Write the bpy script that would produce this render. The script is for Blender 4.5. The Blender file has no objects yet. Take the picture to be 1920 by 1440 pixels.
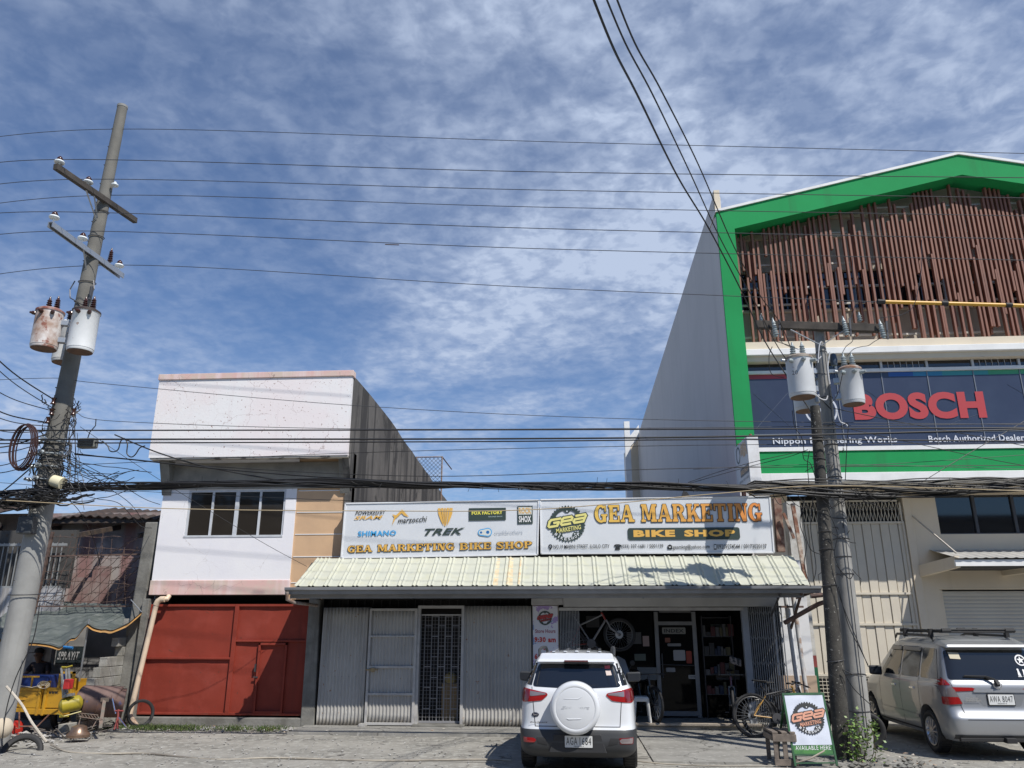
import bpy, bmesh, math, random
from mathutils import Vector, Matrix, noise
from mathutils.bvhtree import BVHTree
R = math.radians
random.seed(7)
scene = bpy.context.scene
COL = scene.collection

# ------------------------------------------------------------------ camera, sky, sun, exposure
FPX, PITCH, YAW, CAMH = 1443.0, R(17.24), R(4.0), 2.1
cd = bpy.data.cameras.new('camera'); cam = bpy.data.objects.new('camera', cd); COL.objects.link(cam)
cd.sensor_width = 36.0; cd.lens = 36.0 * FPX / 1920.0; cd.clip_start = 0.05; cd.clip_end = 3000
cam.location = (0, 0, CAMH); cam.rotation_euler = (R(90) + PITCH, 0, YAW)
scene.camera = cam

SUN = Vector((0.93, -1.0, 1.69)).normalized()          # towards the sun
sd = bpy.data.lights.new('sun', 'SUN'); sd.energy = 5.0; sd.angle = R(0.5); sd.color = (1.0, 0.955, 0.89)
so = bpy.data.objects.new('sun', sd); COL.objects.link(so); so.rotation_euler = (-SUN).to_track_quat('-Z', 'Y').to_euler()
so.location = (10, -10, 30)

w = bpy.data.worlds.new('World'); scene.world = w; w.use_nodes = True
nt = w.node_tree; nt.nodes.clear()
def N(nt, t, **k):
    n = nt.nodes.new(t)
    for a, b in k.items(): setattr(n, a, b)
    return n
sky = N(nt, 'ShaderNodeTexSky', sky_type='NISHITA', sun_disc=False)
sky.sun_elevation = math.asin(SUN.z); sky.sun_rotation = math.atan2(SUN.x, SUN.y)
sky.air_density = 1.0; sky.dust_density = 0.35; sky.ozone_density = 1.8; sky.altitude = 0
tc = N(nt, 'ShaderNodeTexCoord'); sep = N(nt, 'ShaderNodeSeparateXYZ'); nt.links.new(tc.outputs['Generated'], sep.inputs[0])
def M(op, a, b=None, clamp=False, c=None):
    n = N(nt, 'ShaderNodeMath', operation=op, use_clamp=clamp)
    for i, v in enumerate((a, b, c)):
        if v is None: continue
        if isinstance(v, (int, float)): n.inputs[i].default_value = v
        else: nt.links.new(v, n.inputs[i])
    return n.outputs[0]
zc = M('ADD', M('MAXIMUM', sep.outputs[2], 0.0), 0.13)
px = M('DIVIDE', sep.outputs[0], zc); py = M('DIVIDE', sep.outputs[1], zc)
cmb = N(nt, 'ShaderNodeCombineXYZ'); nt.links.new(px, cmb.inputs[0]); nt.links.new(py, cmb.inputs[1])
def cn(scale, detail, rough, dist=0.0, off=(0, 0, 0), st=(1, 1, 1), rot=0.0):
    mp = N(nt, 'ShaderNodeMapping'); mp.inputs['Location'].default_value = off; mp.inputs['Scale'].default_value = st; mp.inputs['Rotation'].default_value = (0, 0, rot)
    nt.links.new(cmb.outputs[0], mp.inputs[0])
    n = N(nt, 'ShaderNodeTexNoise'); n.inputs['Scale'].default_value = scale; n.inputs['Detail'].default_value = detail
    n.inputs['Roughness'].default_value = rough; n.inputs['Distortion'].default_value = dist
    nt.links.new(mp.outputs[0], n.inputs[0]); return n.outputs[0]
def ramp(x, a, b):
    n = N(nt, 'ShaderNodeMapRange', interpolation_type='SMOOTHSTEP'); nt.links.new(x, n.inputs[0]); n.inputs[1].default_value = a; n.inputs[2].default_value = b
    return n.outputs[0]
big = ramp(cn(0.72, 3, 0.5, 0.9, (2.45, 1.15, 0), (1.0, 1.2, 1), R(25)), 0.38, 0.62)      # broad bands of high cloud
mid = ramp(cn(2.1, 5, 0.55, 1.0, (3.1, 0.4, 0), (1, 1.15, 1), R(-25)), 0.32, 0.70)
fine = ramp(cn(22.0, 4, 0.55, 0.25, (0, 0, 0), (1, 1.1, 1), R(15)), 0.34, 0.66)           # mottled small puffs
puff = ramp(cn(8.0, 4, 0.60, 0.4, (5, 2, 0), (1.25, 1, 1), R(40)), 0.36, 0.62)
def blob(x, y, r, a):            # one patch of thicker (or thinner) cloud
    d = N(nt, 'ShaderNodeVectorMath', operation='DISTANCE'); nt.links.new(cmb.outputs[0], d.inputs[0]); d.inputs[1].default_value = (x, y, 0)
    m_ = N(nt, 'ShaderNodeMapRange', interpolation_type='SMOOTHERSTEP'); nt.links.new(d.outputs['Value'], m_.inputs[0]); m_.inputs[1].default_value = 0; m_.inputs[2].default_value = r * 1.9; m_.inputs[3].default_value = a; m_.inputs[4].default_value = 0
    return m_.outputs[0]
for q in [(-0.16, 1.09, 0.42, 0.34), (0.43, 1.05, 0.55, 0.26), (0.03, 1.64, 0.5, 0.3), (-0.72, 1.92, 0.55, 0.26), (-0.6, 0.98, 0.32, 0.22), (-0.59, 1.41, 0.4, -0.3), (-0.97, 1.73, 0.45, -0.22), (-0.03, 0.91, 0.3, -0.15), (-0.25, 2.23, 0.6, 0.05)]: big = M('ADD', big, blob(*q))
big = M('MAXIMUM', big, 0.0)
grain = M('MULTIPLY', M('MULTIPLY_ADD', fine, 0.36, c=0.68), M('MULTIPLY_ADD', puff, 0.34, c=0.66))
cl = M('MULTIPLY', M('MULTIPLY_ADD', mid, 0.56, c=0.46), grain)
cl = M('MULTIPLY', cl, M('MULTIPLY_ADD', big, 0.86, c=0.28))
ahead = ramp(sep.outputs[1], -0.35, 0.15)                                                   # unseen clouds behind the camera thinned to lower the fill light
cl = M('MULTIPLY', M('MULTIPLY', cl, M('MULTIPLY_ADD', ahead, 0.85, c=0.15)), 1.14, True)
mx = N(nt, 'ShaderNodeMix', data_type='RGBA'); nt.links.new(cl, mx.inputs[0])
gm = N(nt, 'ShaderNodeMix', data_type='RGBA', blend_type='MULTIPLY'); gm.inputs[0].default_value = 1.0
nt.links.new(sky.outputs[0], gm.inputs[6]); gm.inputs[7].default_value = (0.64, 0.91, 1.24, 1)
nt.links.new(gm.outputs[2], mx.inputs[6]); mx.inputs[7].default_value = (5.9, 7.0, 9.2, 1)
bg = N(nt, 'ShaderNodeBackground'); bg.inputs[1].default_value = 0.085
nt.links.new(mx.outputs[2], bg.inputs[0]); ow = N(nt, 'ShaderNodeOutputWorld'); nt.links.new(bg.outputs[0], ow.inputs[0])

scene.view_settings.view_transform = 'Standard'; scene.view_settings.look = 'None'
scene.view_settings.exposure = 0.0; scene.view_settings.gamma = 1.0
try:
    scene.cycles.max_bounces = 6; scene.cycles.diffuse_bounces = 3; scene.cycles.glossy_bounces = 3; scene.cycles.transmission_bounces = 4
except Exception: pass

# ------------------------------------------------------------------ geometry helpers
def ray(px, py):
    a = (px - 960) / FPX; b = (720 - py) / FPX
    F = math.cos(PITCH) - b * math.sin(PITCH); Z = math.sin(PITCH) + b * math.cos(PITCH)
    return Vector((a * math.cos(YAW) - F * math.sin(YAW), a * math.sin(YAW) + F * math.cos(YAW), Z))
def at(px, py, y):                 # the point of the vertical plane Y = y seen at that spot of the photograph
    r = ray(px, py); return r * (y / r.y) + Vector((0, 0, CAMH))
def onX(px, py, x):
    r = ray(px, py); return r * (x / r.x) + Vector((0, 0, CAMH))
def V(*a): return Vector(a)

class MB:
    def __init__(s): s.v = []; s.f = []
    def add(s, vs, fs):
        n = len(s.v); s.v += [Vector(p) for p in vs]; s.f += [tuple(n + i for i in f) for f in fs]; return s
    def box(s, x0, x1, y0, y1, z0, z1, m=None):
        vs = [V(x, y, z) for z in (z0, z1) for y in (y0, y1) for x in (x0, x1)]
        if m is not None: vs = [m @ p for p in vs]
        return s.add(vs, [(0, 2, 3, 1), (4, 5, 7, 6), (0, 1, 5, 4), (2, 6, 7, 3), (0, 4, 6, 2), (1, 3, 7, 5)])
    def hexa(s, pts):              # eight corners ordered like box
        return s.add(pts, [(0, 2, 3, 1), (4, 5, 7, 6), (0, 1, 5, 4), (2, 6, 7, 3), (0, 4, 6, 2), (1, 3, 7, 5)])
    def beam(s, a, b, wx, wz, up=(0, 0, 1)):
        a = Vector(a); b = Vector(b); d = (b - a).normalized(); u = Vector(up)
        if abs(d.dot(u)) > .98: u = V(0, 1, 0)
        r = d.cross(u).normalized(); u = r.cross(d)
        vs = [p + r * (i * wx / 2) + u * (j * wz / 2) for p in (a, b) for j in (-1, 1) for i in (-1, 1)]
        return s.add(vs, [(0, 1, 3, 2), (4, 6, 7, 5), (0, 4, 5, 1), (2, 3, 7, 6), (0, 2, 6, 4), (1, 5, 7, 3)])
    def tube(s, pts, r, n=8, cap=True, closed=False):
        pts = [Vector(p) for p in pts]; k = len(pts)
        rs = r if isinstance(r, (list, tuple)) else [r] * k
        rings = []; pu = None
        for i, p in enumerate(pts):
            if closed: d = pts[(i + 1) % k] - pts[i - 1]
            else: d = pts[min(i + 1, k - 1)] - pts[max(i - 1, 0)]
            if d.length < 1e-9: d = V(0, 0, 1)
            d.normalize()
            u = pu if pu is not None else (V(0, 0, 1) if abs(d.z) < .9 else V(1, 0, 0))
            q = d.cross(u)
            if q.length < 1e-6: q = d.cross(V(0, 1, 0))
            q.normalize(); u = q.cross(d).normalized(); pu = u
            rings.append([p + (q * math.cos(t) + u * math.sin(t)) * rs[i] for t in [2 * math.pi * j / n for j in range(n)]])
        vs = [p for rg in rings for p in rg]; fs = []
        for i in range(k if closed else k - 1):
            i2 = (i + 1) % k
            for j in range(n):
                fs.append((i * n + j, i * n + (j + 1) % n, i2 * n + (j + 1) % n, i2 * n + j))
        if cap and not closed:
            fs.append(tuple(range(n - 1, -1, -1))); fs.append(tuple((k - 1) * n + j for j in range(n)))
        return s.add(vs, fs)
    def lathe(s, o, axis, prof, n=24, cap=True):   # prof: list of (distance along axis, radius)
        o = Vector(o); a = Vector(axis).normalized(); u = V(0, 0, 1) if abs(a.z) < .9 else V(1, 0, 0)
        q = a.cross(u).normalized(); u = q.cross(a)
        vs = []; fs = []
        for (h, r) in prof:
            for j in range(n):
                t = 2 * math.pi * j / n; vs.append(o + a * h + (q * math.cos(t) + u * math.sin(t)) * r)
        for i in range(len(prof) - 1):
            for j in range(n): fs.append((i * n + j, i * n + (j + 1) % n, (i + 1) * n + (j + 1) % n, (i + 1) * n + j))
        if cap:
            if prof[0][1] > 1e-4: fs.append(tuple(range(n - 1, -1, -1)))
            if prof[-1][1] > 1e-4: fs.append(tuple((len(prof) - 1) * n + j for j in range(n)))
        return s.add(vs, fs)
    def prism(s, pts, ext):
        pts = [Vector(p) for p in pts]; e = Vector(ext); n = len(pts)
        return s.add(pts + [p + e for p in pts], [tuple(range(n - 1, -1, -1)), tuple(range(n, 2 * n))] + [(i, (i + 1) % n, n + (i + 1) % n, n + i) for i in range(n)])
    def quad(s, a, b, c, d): return s.add([a, b, c, d], [(0, 1, 2, 3)])
    def grid(s, fn, nu, nv):
        vs = [fn(i / nu, j / nv) for j in range(nv + 1) for i in range(nu + 1)]
        return s.add(vs, [(j * (nu + 1) + i, j * (nu + 1) + i + 1, (j + 1) * (nu + 1) + i + 1, (j + 1) * (nu + 1) + i) for j in range(nv) for i in range(nu)])
    def merge(s, o): return s.add(o.v, o.f)
    def xf(s, m): s.v = [m @ p for p in s.v]; return s
    def build(s, name, mat, parent=None, smooth=False, bevel=0, local=False, solid=0, fix=True):
        me = bpy.data.meshes.new(name)
        vs = s.v
        if parent is None:
            o0 = V(sum(p.x for p in vs) / len(vs), sum(p.y for p in vs) / len(vs), min(p.z for p in vs))
        elif local: o0 = V(0, 0, 0)
        else:
            o0 = V(0, 0, 0); q = parent
            while q is not None: o0 = o0 + q.location; q = q.parent
        me.from_pydata([p - o0 for p in vs], [], s.f)
        if fix:
            bm = bmesh.new(); bm.from_mesh(me); bmesh.ops.recalc_face_normals(bm, faces=bm.faces); bm.to_mesh(me); bm.free()
        ob = bpy.data.objects.new(name, me); COL.objects.link(ob)
        if mat is not None: me.materials.append(mat)
        if parent is None: ob.location = o0
        else: ob.parent = parent
        if smooth:
            me.shade_smooth()
            me.set_sharp_from_angle(angle=R(42))
        if solid:
            m = ob.modifiers.new('s', 'SOLIDIFY'); m.thickness = solid; m.offset = 0
        if bevel:
            m = ob.modifiers.new('b', 'BEVEL'); m.width = bevel; m.segments = 2; m.limit_method = 'ANGLE'; m.angle_limit = R(40)
        return ob
def thing(name, label, cat, loc=(0, 0, 0), rz=0, group=None):
    o = bpy.data.objects.new(name, None); COL.objects.link(o); o.empty_display_size = .2
    o.location = loc; o.rotation_euler = (0, 0, rz); return tag(o, label, cat, group)
def tag(o, label=None, cat=None, group=None, kind=None):
    if label: o['label'] = label
    if cat: o['category'] = cat
    if group: o['group'] = group
    if kind: o['kind'] = kind
    return o
def copy_tree(o, parent=None):
    c = o.copy(); COL.objects.link(c); c.parent = parent
    for ch in list(o.children): copy_tree(ch, c)
    return c

# ------------------------------------------------------------------ materials
MATS = {}
def mat(name, c1, c2=None, scale=2.0, lo=.4, hi=.65, rough=.75, metal=0.0, bump=0.0, bscale=40, streak=None, speck=None, coat=0.0, crack=None, spec=0.5, dirt=None, emit=None, sdet=6, c3=None, s3=8.0, lo3=.55, hi3=.7):
    if name in MATS: return MATS[name]
    m = bpy.data.materials.new(name); m.use_nodes = True; t = m.node_tree; MATS[name] = m
    b = t.nodes['Principled BSDF']; L = t.links.new
    b.inputs['Roughness'].default_value = rough; b.inputs['Metallic'].default_value = metal
    b.inputs['Coat Weight'].default_value = coat; b.inputs['Coat Roughness'].default_value = .04; b.inputs['Specular IOR Level'].default_value = spec
    g = N(t, 'ShaderNodeNewGeometry')
    def noi(sc, det=6, st=(1, 1, 1), rg=.6):
        mp = N(t, 'ShaderNodeMapping'); mp.inputs['Scale'].default_value = st; L(g.outputs['Position'], mp.inputs[0])
        n = N(t, 'ShaderNodeTexNoise'); n.inputs['Scale'].default_value = sc; n.inputs['Detail'].default_value = det; n.inputs['Roughness'].default_value = rg
        L(mp.outputs[0], n.inputs[0]); return n.outputs[0]
    def mr(x, a, bb, o0=0, o1=1):
        n = N(t, 'ShaderNodeMapRange'); L(x, n.inputs[0]); n.inputs[1].default_value = a; n.inputs[2].default_value = bb; n.inputs[3].default_value = o0; n.inputs[4].default_value = o1; return n.outputs[0]
    def mixc(f, a, bb):
        n = N(t, 'ShaderNodeMix', data_type='RGBA'); L(f, n.inputs[0])
        for i, x in ((6, a), (7, bb)):
            if isinstance(x, tuple): n.inputs[i].default_value = (*x, 1)
            else: L(x, n.inputs[i])
        return n.outputs[2]
    c = tuple(c1)
    if c2 is None: c2 = tuple(x * .88 for x in c1)
    c = mixc(mr(noi(scale, sdet), lo, hi), c, tuple(c2))
    if c3: c = mixc(mr(noi(s3, 7), lo3, hi3), c, tuple(c3))
    if streak: # (colour, scale, lo, hi) vertical dirt runs
        c = mixc(mr(noi(streak[1], 5, (1, 1, .07)), streak[2], streak[3]), c, tuple(streak[0]))
    if speck: c = mixc(mr(noi(speck[1], 2), speck[2], speck[2] + .04), c, tuple(speck[0]))
    if crack:
        mp = N(t, 'ShaderNodeVectorMath', operation='ADD'); L(g.outputs['Position'], mp.inputs[0])
        nn = N(t, 'ShaderNodeTexNoise'); nn.inputs['Scale'].default_value = 3; nn.inputs['Detail'].default_value = 5; L(g.outputs['Position'], nn.inputs[0])
        sc = N(t, 'ShaderNodeVectorMath', operation='SCALE'); L(nn.outputs['Color'], sc.inputs[0]); sc.inputs['Scale'].default_value = .5; L(sc.outputs[0], mp.inputs[1])
        v = N(t, 'ShaderNodeTexVoronoi', feature='DISTANCE_TO_EDGE'); v.inputs['Scale'].default_value = crack[1]; L(mp.outputs[0], v.inputs[0])
        k = mr(v.outputs['Distance'], 0, crack[2], 1, 0)
        gate = mr(noi(.9, 3), crack[3], crack[3] + .1)
        mm = N(t, 'ShaderNodeMath', operation='MULTIPLY'); L(k, mm.inputs[0]); L(gate, mm.inputs[1])
        c = mixc(mm.outputs[0], c, tuple(crack[0]))
    if dirt:   # (colour, height, strength): splash and grime low on the thing
        sp = N(t, 'ShaderNodeSeparateXYZ'); L(g.outputs['Position'], sp.inputs[0])
        ad = N(t, 'ShaderNodeMath', operation='MULTIPLY_ADD'); L(noi(5, 6, (1, 1, .35)), ad.inputs[0]); ad.inputs[1].default_value = dirt[1] * 1.8; L(sp.outputs[2], ad.inputs[2])
        c = mixc(mr(ad.outputs[0], dirt[1] * 1.2, dirt[1] * 1.9, dirt[2], 0), c, tuple(dirt[0]))
    L(c, b.inputs['Base Color'])
    if bump:
        bp = N(t, 'ShaderNodeBump'); bp.inputs['Strength'].default_value = 1.0; bp.inputs['Distance'].default_value = bump
        L(noi(bscale, 8), bp.inputs['Height']); L(bp.outputs[0], b.inputs['Normal'])
    if not emit is None:
        b.inputs['Emission Color'].default_value = (*emit[0], 1); b.inputs['Emission Strength'].default_value = emit[1]
    return m
def plain(name, c, rough=.6, metal=0, coat=0, spec=.5):
    if name in MATS: return MATS[name]
    m = bpy.data.materials.new(name); m.use_nodes = True; b = m.node_tree.nodes['Principled BSDF']; MATS[name] = m
    b.inputs['Base Color'].default_value = (*c, 1); b.inputs['Roughness'].default_value = rough; b.inputs['Metallic'].default_value = metal
    b.inputs['Coat Weight'].default_value = coat; b.inputs['Coat Roughness'].default_value = .03; b.inputs['Specular IOR Level'].default_value = spec
    return m
black = plain('black rubber', (.018, .018, .019), .7)
cablem = plain('cable black', (.013, .013, .014), .55)
wirem = plain('wire grey', (.05, .05, .055), .5)
steel = plain('galvanised steel', (.42, .44, .46), .45, .7)
darksteel = plain('dark steel', (.08, .08, .085), .5, .5)
chrome = plain('chrome', (.75, .75, .77), .15, 1)
white = mat('white paint', (.78, .78, .77), (.70, .70, .69), 3)
glass = plain('dark glass', (.012, .014, .018), .04, 0, 0, .8); dimglass = plain('shaded shop glass', (.006, .006, .006), .05, 0, 0, .12); brownglass = plain('brown tinted glass', (.028, .024, .02), .06, 0, 0, .30)
ink = plain('black ink', (.02, .022, .022), .5)
inkgreen = plain('charcoal green ink', (.035, .055, .048), .5)

# ------------------------------------------------------------------ lettering and flat marks
class Fr:                          # a drawing frame: origin, right, up ; normal = right x up
    def __init__(s, o, u=(1, 0, 0), v=(0, 0, 1)):
        s.o = Vector(o); s.u = Vector(u).normalized(); s.v = Vector(v).normalized(); s.n = s.u.cross(s.v).normalized()
    def p(s, x, z, d=0): return s.o + s.u * x + s.v * z + s.n * d
def text_mb(t, fr, x0, x1, z0, z1, d=.003, bold=0.0, shear=0.0, spacing=1.0, rot=0.0, ext=0.0, res=2):
    cu = bpy.data.curves.new('t', 'FONT'); cu.body = t; cu.size = 1; cu.offset = bold; cu.shear = shear; cu.space_character = spacing + bold * 2.2; cu.resolution_u = res; cu.extrude = ext
    ob = bpy.data.objects.new('t', cu); COL.objects.link(ob)
    dg = bpy.context.evaluated_depsgraph_get(); me = bpy.data.meshes.new_from_object(ob.evaluated_get(dg))
    mb = MB()
    xs = [v.co.x for v in me.vertices]; ys = [v.co.y for v in me.vertices]
    ax, bx, ay, by = min(xs), max(xs), min(ys), max(ys)
    cx, cz = (x0 + x1) / 2, (z0 + z1) / 2; c, s = math.cos(rot), math.sin(rot)
    for v in me.vertices:
        x = (v.co.x - ax) / (bx - ax) * (x1 - x0) + x0 - cx; z = (v.co.y - ay) / (by - ay) * (z1 - z0) + z0 - cz
        x, z = c * x - s * z + cx, s * x + c * z + cz
        mb.v.append(fr.p(x, z, d + v.co.z))
    mb.f = [tuple(p.vertices) for p in me.polygons]
    bpy.data.objects.remove(ob); bpy.data.curves.remove(cu); bpy.data.meshes.remove(me)
    return mb
def halo(fn, w, d0, k=8, dd=.00025):       # the same shape repeated around itself, for an outline
    mb = MB()
    for i in range(k):
        a = 2 * math.pi * i / k; mb.merge(fn(w * math.cos(a), w * math.sin(a), d0 + i * dd))
    return mb
def poly(fr, pts, d=.003): return MB().add([fr.p(x, z, d) for x, z in pts], [tuple(range(len(pts)))])
def rrect(x0, x1, z0, z1, r, n=5):
    out = []
    for cx, cz, a in ((x1 - r, z1 - r, 0), (x0 + r, z1 - r, 90), (x0 + r, z0 + r, 180), (x1 - r, z0 + r, 270)):
        for i in range(n + 1):
            t = R(a + 90 * i / n); out.append((cx + r * math.cos(t), cz + r * math.sin(t)))
    return out
def ringm(fr, cx, cz, ro, ri, d=.003, n=40, sx=1.0):
    mb = MB(); vs = []
    for i in range(n):
        t = 2 * math.pi * i / n
        fo = ro(t) if callable(ro) else ro; fi = ri(t) if callable(ri) else ri
        vs += [fr.p(cx + fo * sx * math.sin(t), cz + fo * math.cos(t), d), fr.p(cx + fi * sx * math.sin(t), cz + fi * math.cos(t), d)]
    return mb.add(vs, [(2 * i, 2 * ((i + 1) % n), 2 * ((i + 1) % n) + 1, 2 * i + 1) for i in range(n)])
def gear(fr, cx, cz, Rr, d=.003):
    T = 36
    def ro(t):
        p = (t * T / (2 * math.pi)) % 1.0
        return Rr * (1.0 if .35 < p < .65 else .965 if .2 < p < .8 else .91)
    def ri(t):
        a = (t % (2 * math.pi / 4.999)); lob = abs(((t + math.pi / 5) % (2 * math.pi / 5)) - math.pi / 5)   # 0 at bolt arms
        return Rr * (.60 if lob < .13 else .60 + min(1, (lob - .13) / .16) * .15)
    return ringm(fr, cx, cz, ro, ri, d, T * 8)

# heavy slab letters drawn from bars and bowls on a 1 x 1 box
def slab_letter(ch):
    q = []                                             # list of polygons
    def r(x0, x1, z0, z1): q.append([(x0, z0), (x1, z0), (x1, z1), (x0, z1)])
    def arc(cx, cz, rx, rz, a0, a1, tx, tz, n=14):
        for i in range(n):
            p = []
            for t, o in ((a0 + (a1 - a0) * i / n, 0), (a0 + (a1 - a0) * (i + 1) / n, 0), (a0 + (a1 - a0) * (i + 1) / n, 1), (a0 + (a1 - a0) * i / n, 1)):
                t = R(t); p.append((cx + (rx - o * tx) * math.cos(t), cz + (rz - o * tz) * math.sin(t)))
            q.append(p)
    S = .13
    def stem(x, wd=.27, s0=1, s1=1, sw=.07):
        r(x, x + wd, 0, 1)
        if s0: r(x - sw, x + wd + sw, 0, S)
        if s1: r(x - sw, x + wd + sw, 1 - S, 1)
    wd = 1.0
    if ch == 'I': stem(.1); wd = .47
    elif ch == 'E':
        stem(.08); r(.3, .86, 0, S); r(.3, .86, 1 - S, 1); r(.74, .86, 0, .36); r(.74, .86, .66, 1); r(.3, .6, .45, .56); r(.54, .64, .36, .65); wd = .9
    elif ch == 'T':
        stem(.33, .27, 1, 0, .09); r(0, .93, 1 - S, 1); r(0, .12, .62, 1); r(.81, .93, .62, 1); wd = .95
    elif ch == 'H':
        stem(.07); stem(.66); r(.3, .7, .43, .57); wd = 1.02
    elif ch == 'N':
        r(.1, .22, 0, 1); r(0, .34, 0, S); r(0, .3, 1 - S, 1); r(.74, .86, 0, 1); r(.64, .97, 1 - S, 1); q.append([(.14, 1), (.44, 1), (.86, 0), (.58, 0)]); wd = .98
    elif ch == 'M':
        r(.08, .2, 0, 1); r(0, .33, 0, S); r(0, .25, 1 - S, 1); r(.84, 1.1, 0, 1); r(.76, 1.2, 0, S); r(.95, 1.2, 1 - S, 1)
        q.append([(.12, 1), (.4, 1), (.66, .1), (.5, .1)]); q.append([(.5, .1), (.66, .1), (.96, 1), (.84, 1)]); wd = 1.22
    elif ch == 'A':
        q.append([(.04, 0), (.17, 0), (.52, 1), (.4, 1)]); q.append([(.36, 1), (.62, 1), (.98, 0), (.68, 0)]); r(-.04, .3, 0, S); r(.6, 1.06, 0, S); r(.22, .74, .27, .39); wd = 1.02
    elif ch == 'K':
        stem(.08); q.append([(.3, .4), (.42, .34), (.84, .95), (.7, .95)]); q.append([(.42, .56), (.55, .72), (.98, .05), (.68, .05)]); r(.6, 1.04, 0, S); r(.6, .98, 1 - S, 1); wd = 1.02
    elif ch in 'PRB':
        stem(.08, .27, 1, 1, .07); arc(.45, .73 if ch != 'B' else .76, .45, .27 if ch != 'B' else .24, 90, -90, .27, .1); r(.3, .46, .88, 1); r(.3, .46, .46 if ch != 'B' else .52, .56 if ch != 'B' else .6)
        if ch == 'R': q.append([(.44, .5), (.66, .54), (.98, .04), (.7, .04)]); r(.62, 1.04, 0, S); wd = 1.02
        elif ch == 'B': arc(.47, .28, .5, .28, 90, -90, .28, .1); r(.3, .48, 0, .1); wd = .98
        else: wd = .92
    elif ch in 'OG':
        if ch == 'O': arc(.48, .5, .5, .52, 0, 360, .27, .13, 28); wd = .98
        else:
            arc(.48, .5, .5, .52, 48, 312, .27, .13, 22); r(.6, .88, .02, .46); r(.5, .98, .36, .47); r(.78, .88, .62, .98); wd = 1.0
    elif ch == 'S':
        arc(.42, .74, .4, .28, 30, 262, .22, .13); arc(.42, .27, .42, .29, 90, -150, .24, .13); q.append([(.1, .72), (.3, .86), (.78, .34), (.62, .2)]); r(.7, .8, .66, 1); r(.02, .12, 0, .34); wd = .88
    elif ch == ' ': wd = .5
    return q, wd
def slab_mb(t, fr, x0, x1, z0, z1, d=.004, gap=.09, dd=.0002, ox=0, oz=0):
    tot = sum(slab_letter(c)[1] + gap for c in t) - gap; k = (x1 - x0) / tot; x = 0; mb = MB()
    for c in t:
        q, wd = slab_letter(c)
        for i, p in enumerate(q):
            vs = [fr.p(x0 + (x + a) * k + ox, z0 + b * (z1 - z0) + oz, d + (i % 9) * dd) for a, b in p]
            mb.add(vs, [tuple(range(len(vs)))])
        x += wd + gap
    return mb
# ------------------------------------------------------------------ ground
rustm0 = mat('old roof iron', (.16, .12, .10), (.10, .08, .07), 1)
gm_ = mat('dusty gravel ground', (.31, .295, .26), (.19, .182, .16), 1.1, .35, .7, .95, bump=.010, bscale=30, c3=(.36, .35, .31), s3=7, lo3=.52, hi3=.62, speck=((.13, .122, .108), 1.9, .645))
def fg(u, v):
    x = -24 + 48 * u; y = 2 + 24 * v
    return V(x, y, .02 * noise.noise(V(x * .5, y * .5, 3)) + .012 * noise.noise(V(x * 2.3, y * 2.3, 1)) - .02)
g = MB().grid(fg, 320, 160)
E_ = 700
g.quad(V(-E_, -E_, -.05), V(E_, -E_, -.05), V(E_, E_, -.05), V(-E_, E_, -.05))
tag(g.build('ground', gm_, smooth=True), kind='structure')
apm = mat('worn concrete', (.30, .29, .265), (.20, .195, .175), 1.3, .35, .7, .9, bump=.004, bscale=30, c3=(.38, .37, .34), s3=9, speck=((.14, .13, .12), 30, .7), crack=((.09, .085, .075), .7, .012, .42))
ap = MB().box(-5.6, 1.2, 16.25, 17.36, -.1, .035); ap.box(1.3, 5.2, 13.5, 17.28, -.1, .012)
tag(ap.build('concrete_apron', apm), kind='structure')
# pebbles and rubble, too many to count
pm = mat('pebble stone', (.42, .41, .39), (.25, .24, .22), 6, .4, .6, .9)
mb = MB(); rnd = random.Random(3)
def rock(mb, c, r, rnd, flat=.6):
    vs = [];
    for (a, b, cc) in [(1, 0, 0), (-1, 0, 0), (0, 1, 0), (0, -1, 0), (0, 0, 1), (0, 0, -1), (.7, .7, .3), (-.7, .6, .3), (.6, -.7, .3), (-.7, -.6, .3)]:
        k = r * rnd.uniform(.7, 1.2); vs.append((a * k, b * k, cc * k * flat))
    bm = bmesh.new()
    for p in vs: bm.verts.new(p)
    res = bmesh.ops.convex_hull(bm, input=bm.verts)
    bm.verts.index_update(); bm.verts.ensure_lookup_table()
    mb.add([V(*c) + v.co for v in bm.verts], [tuple(v.index for v in f.verts) for f in bm.faces]); bm.free()
for i in range(2300):
    x = rnd.uniform(-12, 10); y = rnd.uniform(12.6, 17)
    if y > 16.2 and x > -5.6: continue
    r = rnd.choice([.006, .008, .01, .012, .016, .022]); rock(mb, (x, y, r * .1 - .004), r, rnd)
for i in range(420):
    x = rnd.choice([rnd.uniform(-9.4, -5.4), rnd.uniform(-12, -9)]); y = rnd.gauss(16.85, .16) if x > -9.4 else rnd.uniform(14.3, 16.3)
    rock(mb, (x, y, .01), rnd.uniform(.015, .06) * (1.2 if x < -9.4 else .8), rnd)
tag(mb.build('gravel', pm), kind='stuff')
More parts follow.
